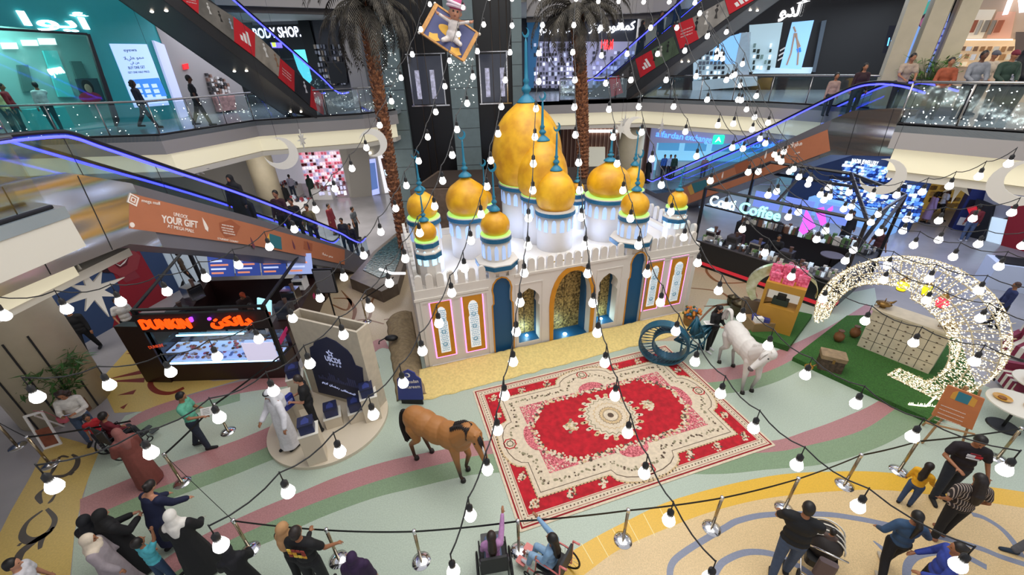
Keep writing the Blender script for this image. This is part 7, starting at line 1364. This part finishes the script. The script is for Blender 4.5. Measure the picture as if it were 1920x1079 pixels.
t,J=person('person with long hair in a black suit beside the white horse',G(1328,657),160,1.62,'l',top='#121215',bot='#101013',shoe='#d8d8d8',hs='long',hair='#0f0c0c',arms=((25,8,80),(25,8,80)),nod=30,near=True)
# mid left
person('person in a white shirt and black trousers walking left of the doughnut kiosk',G(262,642),140,1.74,'m',top='#c9c6c2',sleeve='short',bot='#121216',hair='#1a1412',near=False,legs=((-14,4),(14,4)),arms=((20,14,50),(5,10,20)))
person('person all in black walking near the blue hoarding',G(178,662),150,1.76,'m',top='#101014',bot='#101014',near=False,legs=((16,4),(-16,8)))
person('person in dark clothes with a brown jacket walking behind the doughnut kiosk',G(362,540),60,1.72,'m',top='#4a3a2a',bot='#15151a',near=False,legs=((20,4),(-20,10)))
person('person in black standing in front of the white wall behind the doughnut kiosk',G(335,532),80,1.68,'m',top='#0f0f12',bot='#101014',near=False,hs='#101014')
person('worker in dark uniform inside the doughnut kiosk',(-8.2,11.0,0),200,1.68,'d',top='#3a1a14',bot='#101014',near=False,arms=((40,10,50),(40,10,50)))
person('worker in orange cap bending at the doughnut kiosk side counter',(-9.2,12.0,0),120,1.66,'m',top='#2a1614',bot='#101014',near=False,hs='cap#a8401c',lean=20)
# escalator riders
def rider(px,py,pl,f,label,o=-.6,**k):
    s,z=pl.p(px,py,o); w_=pl.W(s,0,o); h=k.get('h',1.7); person(label,(w_.x,w_.y,z-h*.93),k.pop('hd',180),near=False,**k)
rider(432,338,p1,f1,'person in a black robe and scarf riding the lower left escalator, higher up',h=1.62,robe=('#0c0c10',.05,.1),hs='#0d0d10'); rider(455,372,p1,f1,'person in a black robe riding the lower left escalator just below the other black robe',h=1.58,robe=('#111116',.05,.1),hs='#101014')
rider(517,366,p1,f1,'man with dark hair in a maroon shirt riding the lower left escalator',h=1.78,top='#3a1c22',bot='#15151a'); rider(546,380,p1,f1,'person in dark clothes behind the maroon shirt on the lower left escalator',h=1.7,top='#1a1a20',bot='#15151a',o=-.9)
rider(575,390,p1,f1,'person in an olive top riding low on the lower left escalator',h=1.68,top='#6b6040',bot='#2a3444',o=-.5)
for px,py,l,tp_,bt_,r in ((640,415,'person with dark hair at the foot of the lower left escalator','#2a2a33','#22222a',None),(655,425,'second person queuing at the foot of the lower left escalator','#1c1c22','#22222a',None)): rider(px,py,p1,f1,l,h=1.65,top=tp_,bot=bt_)
person('person in a long dark red tunic on the far floor behind the left escalator',tuple(Z(628,440)),100,1.72,'m',robe=('#6a1822',.02,.3),near=False,hair='#15100e'); person('person in a grey shirt on the far floor behind the left escalator',tuple(Z(672,448)),100,1.74,'m',top='#5d6265',sleeve='short',bot='#1c1c22',near=False)
person('shopper in pale top among the shelves of the pink shop',tuple(Z(553,372)),0,1.66,'m',top='#a9a4b4',bot='#2c3344',near=False); person('shopper in dark green robe among the shelves of the pink shop',tuple(Z(588,372)),0,1.62,'m',robe=('#1f332c',.05,.05),hs='#17241f',near=False)
person('shopper in black abaya beside the display tables of the pink shop',tuple(Z(543,392)),120,1.6,'m',robe=('#101013',.05,.05),hs='#101013',near=False)
# right middle
person('person in a dark red shirt and grey trousers striding across the blue lit floor',G(1628,500),70,1.76,'m',top='#4a2424',sleeve='short',bot='#3c4048',near=False,legs=((20,4),(-24,8)),arms=((15,12,15),(-20,12,15)))
c=Z(1578,505); seated('customer with a dark bun sitting on the tan chair by the coffee kiosk',(c.x,c.y,.12),-100,h=1.6,top='#4a2a22',bot='#1c1c22',near=False,hs='bun')
person('person in a black robe standing at the right side of the coffee kiosk',G(1577,460),200,1.66,'m',robe=('#0e0e12',.06,.05),hs='#0e0e12',near=False); person('person with long hair in a lilac robe walking on the right',G(1732,418),110,1.64,'m',robe=('#a890c0',.02,.25),hs='curly',near=False)
person('person in a white shirt and black trousers walking beside the lilac robe',G(1752,413),110,1.74,'d',top='#c4cad8',sleeve='short',bot='#17171c',near=False,legs=((18,4),(-20,8))); person('person in a red top and pale jeans at the cash machine',G(1805,452),30,1.74,'m',top='#7a2a30',bot='#4a5a78',shoe='#d0d0d4',near=False)
person('person with brown hair in a navy top behind the glowing arch',G(1858,612),-60,1.6,'m',top='#27305a',bot='#2a2a33',hair='#4a2c20',near=False)
KM=KC.M
for s,o,l,c_ in ((1.2,-1.3,'worker in a maroon cap behind the coffee kiosk counter, left','#3a1c28'),(2.6,-1.6,'worker in black behind the middle of the coffee kiosk counter','#121216')): w_=KC.W(s,0,o); person(l,tuple(w_),215,1.68,'m',top=c_,bot='#15151a',hs='cap#4a2030' if s<2 else 'short',near=False,arms=((40,10,50),(35,10,50)))
for px,l,c_ in ((1246,'clerk in blue at the exchange counter','#2f5fb0'),(1257,'clerk in white and blue at the exchange counter','#9fb8e0'),(1265,'clerk in dark green at the exchange counter','#1c3a30')):
    q=Yp(px,295,30.5); w_=pr.W(pr.p(px,300,-1)[0],0,-1); person(l,(w_.x,w_.y,0),180,1.7,'m',top=c_,bot='#22222a',near=False)
w_=pr.W(pr.p(1218,300,1)[0],0,.9); person('person in a black abaya with an orange bag waiting at the left of the exchange',(w_.x,w_.y,0),60,1.7,'m',robe=('#0c0c10',.06,.05),hs='#0c0c10',near=False)
w_=pr.W(pr.p(1322,300,-1)[0],0,-.8); person('customer in a pink striped shirt at the exchange','' or (w_.x,w_.y,0),20,1.7,'m',top='#a86a80',bot='#22222a',near=False)
# upper floor
def U(px,py): return tuple(Z(px,py,L1))
person('person in black with hair tied up walking along the upper left balcony',U(283,240),75,1.72,'d',top='#1c2030',bot='#14141c',near=False,legs=((22,4),(-22,12)),hs='curly'); w_=Vector(U(385,236)); person('person in black walking away in front of the beige wall on the upper left balcony',(w_.x,w_.y,L1),60,1.8,'d',top='#101016',sleeve='short',bot='#1b1b24',near=False,legs=((16,4),(-18,10)))
for px,o,l,c_,k in ((95,.8,'shop assistant in a white shirt stretching an arm inside the teal shop','#c9d4d2',dict(arms=((80,10,5),(10,8,10)),hd=-60)),(30,1.2,'customer in a red top at the counter of the teal shop','#9a2430',dict(hd=60)),(12,.6,'customer in a pale yellow top at the left of the teal shop','#c9c48a',dict(hd=60))):
    w_=pa.W(pa.p(px,200,-o)[0],0,-o-.2); hd=k.pop('hd'); person(l,(w_.x,w_.y,L1),hd,1.72,'m',top=c_,bot='#20242c',near=False,**k)
for px,py,l,k in ((1668,212,'person in a beige shirt leaning on the upper right railing beside the plant',dict(top='#a89480',sleeve='short',lean=10,hd=200)),(1738,224,'child with dark hair in a rust coloured jacket at the upper right railing',dict(top='#94482c',h=1.6,hd=215)),(1790,224,'person in a grey jacket at the upper right railing',dict(top='#84868c',hd=200,sk='d')),(1812,216,'person in a dark cap and cream top behind the grey jacket',dict(top='#b8aa98',hs='cap#5a5a60',hd=190)),(1842,226,'person in a dark red cap and green jacket at the upper right railing',dict(top='#2c4034',hs='cap#6a1c2c',hd=200)),(1882,222,'person in black at the top right corner by the railing',dict(top='#141418',hd=190)),(1866,214,'person in a white hooded top between the green jacket and the black jacket',dict(top='#c9c9cf',hs='#1a1a20',hd=180))):
    hd=k.pop('hd'); w_=U(px,py); person(l,w_,hd,k.pop('h',1.74),k.pop('sk','m'),bot='#1f2226',near=False,arms=((40,10,50),(40,10,50)),**k)
rider(1622,128,p2,f2,'person with long dark hair in dark red near the top of the right escalator',h=1.66,top='#2c1418',bot='#1c1c22',hs='long',hd=200); rider(1568,146,p2,f2,'child in a pale top on the right escalator below the dark haired person',h=1.45,top='#a08478',bot='#2c2c33',kid=True,hd=200,o=-.9)
w_=U(1270,182); person('person in dark clothes with a red bag walking on the upper back balcony',(w_[0],w_[1]+1,L1),110,1.66,'m',top='#3a3238',bot='#1a1a20',near=False,legs=((16,4),(-18,8)))
rider(1205,45,p4,f4,'person in a black abaya riding the upper right escalator',h=1.66,robe=('#0b0b10',.06,.1),hs='#0b0b10',hd=140,o=-.6); rider(1240,28,p4,f4,'person in black behind the abaya on the upper right escalator',h=1.7,top='#18141c',bot='#12121a',hd=140,o=-.8); rider(1272,6,p4,f4,'person in a dark blue robe riding high on the upper right escalator',h=1.7,robe=('#141c38',.05,.1),hs='#141a30',hd=140,o=-.6)
# ---------------------------------------------------------------- queue barriers
beltm=mat('barrier_belt',lin('#121214'),r=.6); brass=mat('post_metal',lin('#a8977a'),r=.2,m=.95)
ST=[]
SP=[((1168,1014),'fifth barrier post in the row, between the pink wheelchair and the yellow floor band'),((973,1034),'barrier post between the two wheelchairs'),((790,1053),'barrier post left of the wheelchairs'),((1334,991),'barrier post standing on the yellow band right of the wheelchairs'),((1470,955),'barrier post next to the person with the stroller'),((1583,910),'barrier post on the yellow band left of the child in yellow'),((1685,884),'barrier post just left of the child in yellow'),((342,906),'barrier post beside the person in the brown robe'),((470,1032),'barrier post behind the person in the tan scarf'),((95,872),'barrier post on the ochre floor with the dark swirls'),((33,838),'barrier post at the left edge near the column'),((688,604),'barrier post behind the display board'),((428,810),'barrier post beside the person in mint green'),((1870,860),'barrier post at the right edge behind the person in maroon'),((635,1050),'barrier post behind the person with the printed shirt')]
proto=thing('barrier_post','x','barrier post',(0,0,0),group='queue barrier posts')
m=MB(); m.lathe([(.001,0),(.175,0),(.172,.012),(.09,.035),(.03,.05),(.001,.05)],(0,0,0),32); m.build('base_plate',chrome,proto,True); m=MB(); m.lathe([(.028,.05),(.028,.9),(.001,.9)],(0,0,0),16); m.build('pole',brass,proto,True); m=MB(); m.lathe([(.034,.88),(.036,.96),(.02,.975),(.001,.975)],(0,0,0),16); m.build('belt_head',chrome,proto,True)
for k,(q,l) in enumerate(SP):
    o=proto if k==0 else copy_tree(proto); o.location=Z(*q); o['label']=l; ST.append(Vector(o.location))
proto['label']='barrier post right of the pink framed wheelchair on the edge of the yellow band'
def belt(a,b,label,sag=.03):
    a=Vector(a);b=Vector(b); n=12; P=[a.lerp(b,i/n)+Vector((0,0,-sag*4*(i/n)*(1-i/n))) for i in range(n+1)]; m=MB(); d=(b-a).normalized(); s=Vector((-d.y,d.x,0)).normalized()*.002
    c=(a+b)/2; m.v=[]; vs=[];fs=[]
    for p in P: q=p-c; vs+=[q-s-Vector((0,0,.025)),q+s-Vector((0,0,.025)),q+s+Vector((0,0,.025)),q-s+Vector((0,0,.025))]
    for i in range(n):
        for k in range(4): l=(k+1)%4; fs.append((i*4+k,i*4+l,i*4+4+l,i*4+4+k))
    m.add(vs,fs); o=m.build('barrier_belt',beltm); o.location=c; return tag(o,label,'barrier belt','black queue belts')
hb=Vector((0,0,.93))
for i,j,l in ((0,3,'black belt between the two posts on the yellow band right of the pink wheelchair'),(3,4,'black belt running right from the post on the yellow band to the stroller'),(4,5,'black belt from the stroller post to the next post on the right'),(5,6,'black belt ending at the child in yellow'),(0,1,'black belt in front of the child in pale blue'),(1,2,'black belt in front of the child in pink'),(2,14,'black belt right of the person with the printed shirt'),(7,12,'black belt from the brown robed person up to the person in mint green'),(14,8,'black belt between the printed shirt and the black dressed crowd'),(8,7,'black belt across the crowd at lower left'),(9,10,'black belt at the far left above the swirled floor'),(6,13,'black belt behind the person in maroon at right')): belt(ST[i]+hb,ST[j]+hb,l)
a=Z(0,877,.93); belt(ST[9]+hb,Z(245,790,.93),'black belt in front of the person in the white sweater'); belt(ST[12]+hb,Z(560,640,.93),'black belt stretching from the mint green shirt towards the kiosk'); belt(ST[13]+hb,Z(1960,812,.93),'black belt leaving the picture at the right edge'); belt(ST[11]+hb,Z(738,520,.93),'black belt behind the board running to the fountain')
# ---------------------------------------------------------------- hanging ornaments
def camface(p): return math.atan2(-p[0],p[1])
def hung(px,py,depth):
    r=ray(px,py); r=r/ (RW.transposed()@r).z if False else r/FPX; return Vector((0,0,EYE))+r*depth
orn=mat('ornament_white',lin('#d9d5cc'),r=.6)
def ornament(kind,px,py,size,real,label,tw=0,top=None,rot=0):
    d=FPX*real/size; p=hung(px,py,d); t=thing('hanging_'+kind,label,'hanging ornament',p,camface(p)+tw); F=FR.copy(); m=MB(F@Matrix.Rotation(rot,4,'Z')); r=real/2
    if kind=='star': P=[((r if k%2==0 else r*.42)*(1.25 if k%4==0 else .85)*math.cos(math.pi*k/8+math.pi/2),(r if k%2==0 else r*.42)*(1.25 if k%4==0 else .85)*math.sin(math.pi*k/8+math.pi/2)) for k in range(16)]
    else: P=crescent_pts(r)
    m.slab(P,[],-.02,.02); m.build(kind+'_panel',orn,t); m=MB(); under=(p.y>15 and abs(p.x)>3 and p.z<4.7) or (p.x<-8 and p.y<8 and p.z<4.7); m.tube([(0,0,r*.8),(0,0,(4.72 if under else 16.2)-p.z)],.004,4); m.build('wire',dark,t)
for a in (('star',175,546,92,.95,'big white eight pointed star hanging at left above the doughnut kiosk',.5),('star',368,318,34,.7,'small white star behind the lower left escalator handrails'),('crescent',527,288,58,.9,'white crescent hanging in front of the beige column at left',0,None,-.6),('crescent',700,268,50,.85,'white crescent beside the left palm trunk',0,None,.4),('star',566,262,30,.6,'white star partly side-on under the balcony left of the palm',1.1),
   ('crescent',1190,240,40,.8,'small white crescent right of the right palm',0,None,3.3),('star',1164,243,30,.7,'small white star left of the crescent behind the domes'),('star',1240,240,26,.7,'thin white star above the exchange sign',1.2),('crescent',1655,332,66,.95,'big white crescent hanging before the jewellery shop',0,None,-.5),('star',1801,346,60,.9,'white star hanging before the yellow shop'),('crescent',1912,345,84,1.0,'big white crescent cut by the right edge',0,None,3.9),('star',1172,228,22,.6,'tiny white star under the back balcony',.3)): ornament(*a)
# flying carpet
p=hung(842,62,12.3); t=thing('flying_carpet','hanging flying carpet prop with blue field and golden wooden edges','hanging prop',p)
vv=(Vector((0,0,EYE))-p).normalized(); rr_=Vector((-vv.y,vv.x,0)).normalized(); rr_=rr_ if rr_.x>0 else -rr_; uu=vv.cross(rr_); uu=uu if uu.z>0 else -uu
nn=(vv*.85+uu*.42+rr_*.1).normalized(); xx=(rr_*.80-uu*.60); xx=(xx-nn*xx.dot(nn)).normalized(); yy=nn.cross(xx); RM=Matrix((xx,yy,nn)).transposed(); t.rotation_euler=RM.to_euler(); m=MB(); m.rbox(-.72,.72,-.48,.48,-.02,.01,.05); m.build('blue_field',col('#4a4f78',r=.7),t); gw=mat('golden_wood',lin('#b57f38'),r=.5,noise=.2,scale=8)
for x in (-.74,.66): m=MB(); m.rbox(x,x+.12,-.5,.5,-.03,.05,.03); m.build('end_bar',gw,t)
for y in (-.5,.47): m=MB(); m.rbox(-.7,.7,y,y+.05,-.03,.03,.015); m.build('side_rail',gw,t)
for x,y in ((-.45,-.36),(.28,-.36)): m=MB(); m.slab([(x,y-.1),(x+.22,y-.1),(x+.34,y),(x+.24,y+.05),(x+.18,y+.14),(x+.06,y+.06),(x-.04,y+.04)],[],.01,.03); m.build('gold_cloud',col('#e0a838',r=.5),t)
m=MB(); m.sph((0,.02,.012),(.36,.15,.02),18,6); m.build('gold_oval',col('#d9a638'),t)
for x,y in ((-.74,-.5),(.78,.5),(-.74,.5),(.78,-.5)): m=MB(); m.sph((x,y,0),.045,8,6); m.build('tassel_ball',cream,t)
c0=p+nn*.05-uu*.28+rr_*.04; t2=thing('turban_figure','small doll figure with a pink and white turban riding the hanging carpet','figure',c0); zz=(uu*.9+nn*.15+rr_*.22).normalized(); y2=(vv-zz*vv.dot(zz)).normalized(); x2=y2.cross(zz); t2.rotation_euler=Matrix((x2,y2,zz)).transposed().to_euler(); t2.scale=(1.3,1.3,1.3)
def dm(m):
    m.sph((0,0,.16),(.15,.12,.15)); m.sph((0,0,.34),(.13,.1,.16)); m.cap((-.08,.02,.08),(-.2,.22,.05),.07,.05); m.cap((.08,.02,.08),(.2,.22,.05),.07,.05); m.cap((.1,0,.42),(.34,.03,.5),.045,.035); m.cap((-.1,0,.42),(-.32,.03,.5),.045,.035)
m=MB(); dm(m); mobj('white_suit',fuse(m,.014,3,'white_suit'),cl('#d0c8c4',.12),t2)
def dh(m):
    for g in (-1,1): m.cap((0,0,.45),(g*.37,.035,.51),.022,.022)
    m.sph((0,0,.62),(.14,.14,.16)); m.cap((0,0,.46),(0,0,.55),.05,.05); m.cap((0,.13,.6),(0,.16,.59),.015,.018)
    for g in (-1,1): m.sph((g*.37,.035,.51),.035,8,6); [m.cap((g*.39,.035,.50+k*.013),(g*.43,.045,.51+k*.02),.009,.008,5) for k in range(4)]; m.sph((g*.14,0,.6),(.02,.02,.035),6,5)
m=MB(); dh(m); me=fuse(m,.010,2,'head_and_hands'); o=mobj('head_and_hands',me,[skin('l'),eyem,lipm],t2)
for pl_ in me.polygons:
    c=pl_.center
    if min((c-Vector((g*.05,.13,.645))).length for g in (-1,1))<.024: pl_.material_index=1
    elif (c-Vector((0,.135,.555))).length<.03 and abs(c.z-.553)<.012: pl_.material_index=2
m=MB(); m.sph((0,-.02,.76),(.19,.18,.13),16,10); to=m.build('turban',col('#a02f62',r=.6),t2,True); m=MB(); [m.tube([(.19*math.cos(a),.18*math.sin(a)-.02,.72+k*.05+.03*math.sin(a+k)) for a in [i*math.pi/10 for i in range(20)]],.035,6,closed=True) for k in range(2)]; m.build('turban_folds',col('#d9c4cf'),to,True)
m=MB(); [m.tube([tuple(wm(t)@Vector(q)),tuple((wm(t)@Vector(q))+Vector((0,0,5)))],.004,4) for q in ((-.7,.48,0),(.7,.48,0),(-.7,-.48,0),(.7,-.48,0))]; o=m.build('hanging_wire',dark,t,world=True)
# ---------------------------------------------------------------- string lights
bulbm=mat('bulb_glow',(1,1,1),e=9,ec=(1,.98,.93)); sock=mat('bulb_socket',lin('#151517'),r=.5)
SL=[
('string of glowing bulbs sweeping furthest left past the big white star',[(806,8),(789,55),(773,102),(752,146),(734,190),(712,235),(687,277),(660,316),(628,354),(592,393),(552,430),(505,463),(447,497),(386,521),(313,547),(226,566),(125,580),(8,592)],9.5,3.6),
('string of glowing bulbs passing over the doughnut kiosk and the potted palm',[(868,14),(860,64),(843,114),(834,162),(817,210),(802,257),(785,302),(762,348),(742,391),(714,435),(682,479),(645,520),(600,559),(549,597),(485,636),(407,669),(320,698),(205,722),(70,745)],9.5,3.2),
('string of glowing bulbs passing over the round stage to the lower left',[(917,-4),(907,46),(895,96),(887,144),(876,194),(857,243),(848,291),(830,339),(815,387),(787,437),(760,485),(730,531),(693,577),(644,628),(581,682),(513,733),(411,783),(283,849),(102,912)],9.5,2.6),
('string of glowing bulbs crossing the left castle panels down to the black dressed crowd',[(960,-2),(960,48),(956,98),(947,150),(940,200),(934,251),(920,301),(913,350),(902,402),(883,451),(871,503),(847,549),(823,606),(792,658),(756,718),(700,777),(637,847),(540,922),(414,1022)],9.5,2.6),
('string of glowing bulbs hanging over the left edge of the carpet beside the brown horse',[(1012,-4),(1017,47),(1010,100),(1010,153),(1005,204),(1003,257),(1000,307),(999,357),(991,409),(990,461),(983,512),(975,567),(968,622),(962,678),(946,741),(933,806),(914,880),(882,966),(850,1071)],9.2,2.8),
('string of glowing bulbs hanging straight over the middle of the carpet',[(1080,-2),(1076,47),(1074,98),(1078,150),(1077,201),(1079,253),(1085,305),(1087,357),(1090,407),(1097,460),(1102,513),(1112,568),(1120,624),(1134,680),(1153,742),(1177,811),(1208,887),(1254,975),(1330,1085)],9.2,2.7),
('string of glowing bulbs passing over the blue sculpture and the right edge of the carpet',[(1122,2),(1126,52),(1128,104),(1136,156),(1142,205),(1150,257),(1157,307),(1168,357),(1182,410),(1197,460),(1213,513),(1238,567),(1267,621),(1303,678),(1351,738),(1413,803),(1494,872),(1609,950),(1797,1060)],9.2,2.6),
('string of glowing bulbs passing the white horse towards the easel sign',[(1160,2),(1165,48),(1176,101),(1183,150),(1198,200),(1203,248),(1222,298),(1240,347),(1258,397),(1282,445),(1308,493),(1347,545),(1390,595),(1440,648),(1510,703),(1605,757),(1711,819),(1884,881)],9.2,3.0),
('string of glowing bulbs crossing the coffee kiosk and the bar counter',[(1207,3),(1220,52),(1233,101),(1249,150),(1263,200),(1285,247),(1306,293),(1332,339),(1360,385),(1392,430),(1434,474),(1484,519),(1543,561),(1622,602),(1713,643),(1827,678),(1960,715)],9.2,3.8),
('string of glowing bulbs dipping in front of the top of the glowing arch',[(1255,3),(1269,52),(1284,95),(1305,143),(1326,187),(1346,235),(1373,277),(1403,323),(1440,366),(1478,407),(1531,449),(1585,489),(1657,525),(1737,563),(1838,597),(1950,640)],9.2,4.4),
('string of glowing bulbs running above the glowing arch to the right edge',[(1303,5),(1312,25),(1326,68),(1343,108),(1362,150),(1384,187),(1375,232),(1393,279),(1422,322),(1456,359),(1497,398),(1548,433),(1600,469),(1664,498),(1742,523),(1835,545),(1940,570)],9.2,4.6),
('string of glowing bulbs across the blue lit floor, the lower one',[(1327,66),(1355,110),(1378,140),(1390,188),(1410,243),(1435,269),(1465,303),(1498,332),(1545,375),(1592,407),(1649,436),(1713,460),(1787,482),(1873,500),(1960,515)],9.2,4.8),
('string of glowing bulbs across the blue lit floor, the upper one',[(1345,95),(1372,143),(1400,205),(1425,260),(1458,297),(1488,317),(1538,365),(1582,392),(1633,417),(1693,433),(1760,450),(1834,458),(1917,461)],9.2,5.2),
('string of glowing bulbs crossing the jewellery shop front',[(1352,102),(1388,160),(1415,220),(1452,290),(1480,322),(1515,346),(1555,369),(1597,387),(1646,402),(1700,411),(1760,414),(1824,410),(1897,399)],9.2,5.4),
('string of glowing bulbs curving up past the white star at the right',[(1362,60),(1392,120),(1418,180),(1440,230),(1470,285),(1518,337),(1553,352),(1592,361),(1635,367),(1681,366),(1729,360),(1780,349),(1835,331),(1891,307)],9.2,5.4)]
bm_=MB(); bm_.use(bulbm); bm_.lathe([(.001,-.100),(.020,-.097),(.038,-.083),(.046,-.060),(.044,-.042)],(0,0,0),14,close=False); bm_.use(mat('bulb_housing',(.85,.85,.85),r=.4,e=1.1,ec=(1,.98,.95))); bm_.lathe([(.044,-.042),(.036,-.018),(.026,.0)],(0,0,0),14,close=False)
sm_=MB(); sm_.lathe([(.018,-.004),(.024,.0),(.024,.05),(.012,.065),(.006,.075)],(0,0,0),10)
B0=bm_.build('bulb',None,None,True); S0=sm_.build('socket',sock,None,True)
for label,P,d0,d1 in SL:
    cum=[0]
    for a,b in zip(P,P[1:]): cum.append(cum[-1]+math.hypot(b[0]-a[0],b[1]-a[1]))
    W_=[]
    for (px,py),c in zip(P,cum):
        f=c/cum[-1]; d=1/((1-f)/d0+f/d1); W_.append(hung(px,py,d))
    t=thing('string_light',label,'string light',W_[len(W_)//2],group=None)
    drop=.2; nodes=[p+Vector((0,0,drop)) for p in W_]; m=MB(); pts=[]
    for a,b in zip(nodes,nodes[1:]):
        for k in range(4): f=k/4; pts.append(a.lerp(b,f)+Vector((0,0,-.05*4*f*(1-f))))
    pts.append(nodes[-1]); 
    e=(nodes[0]-nodes[1]); pts.insert(0,nodes[0]+e*.8); m.tube([tuple(p) for p in pts],.006,5)
    for n in nodes: m.tube([tuple(n+Vector((0,0,.012))),tuple(n-Vector((0,0,drop-.12)))],.005,4)
    m.build('cable',sock,t,True,True)
    for p in W_:
        for src in (B0,S0):
            o=src.copy(); COL.objects.link(o); o.parent=t; o.location=p+Vector((0,0,.05))-t.location
bpy.data.objects.remove(B0); bpy.data.objects.remove(S0)
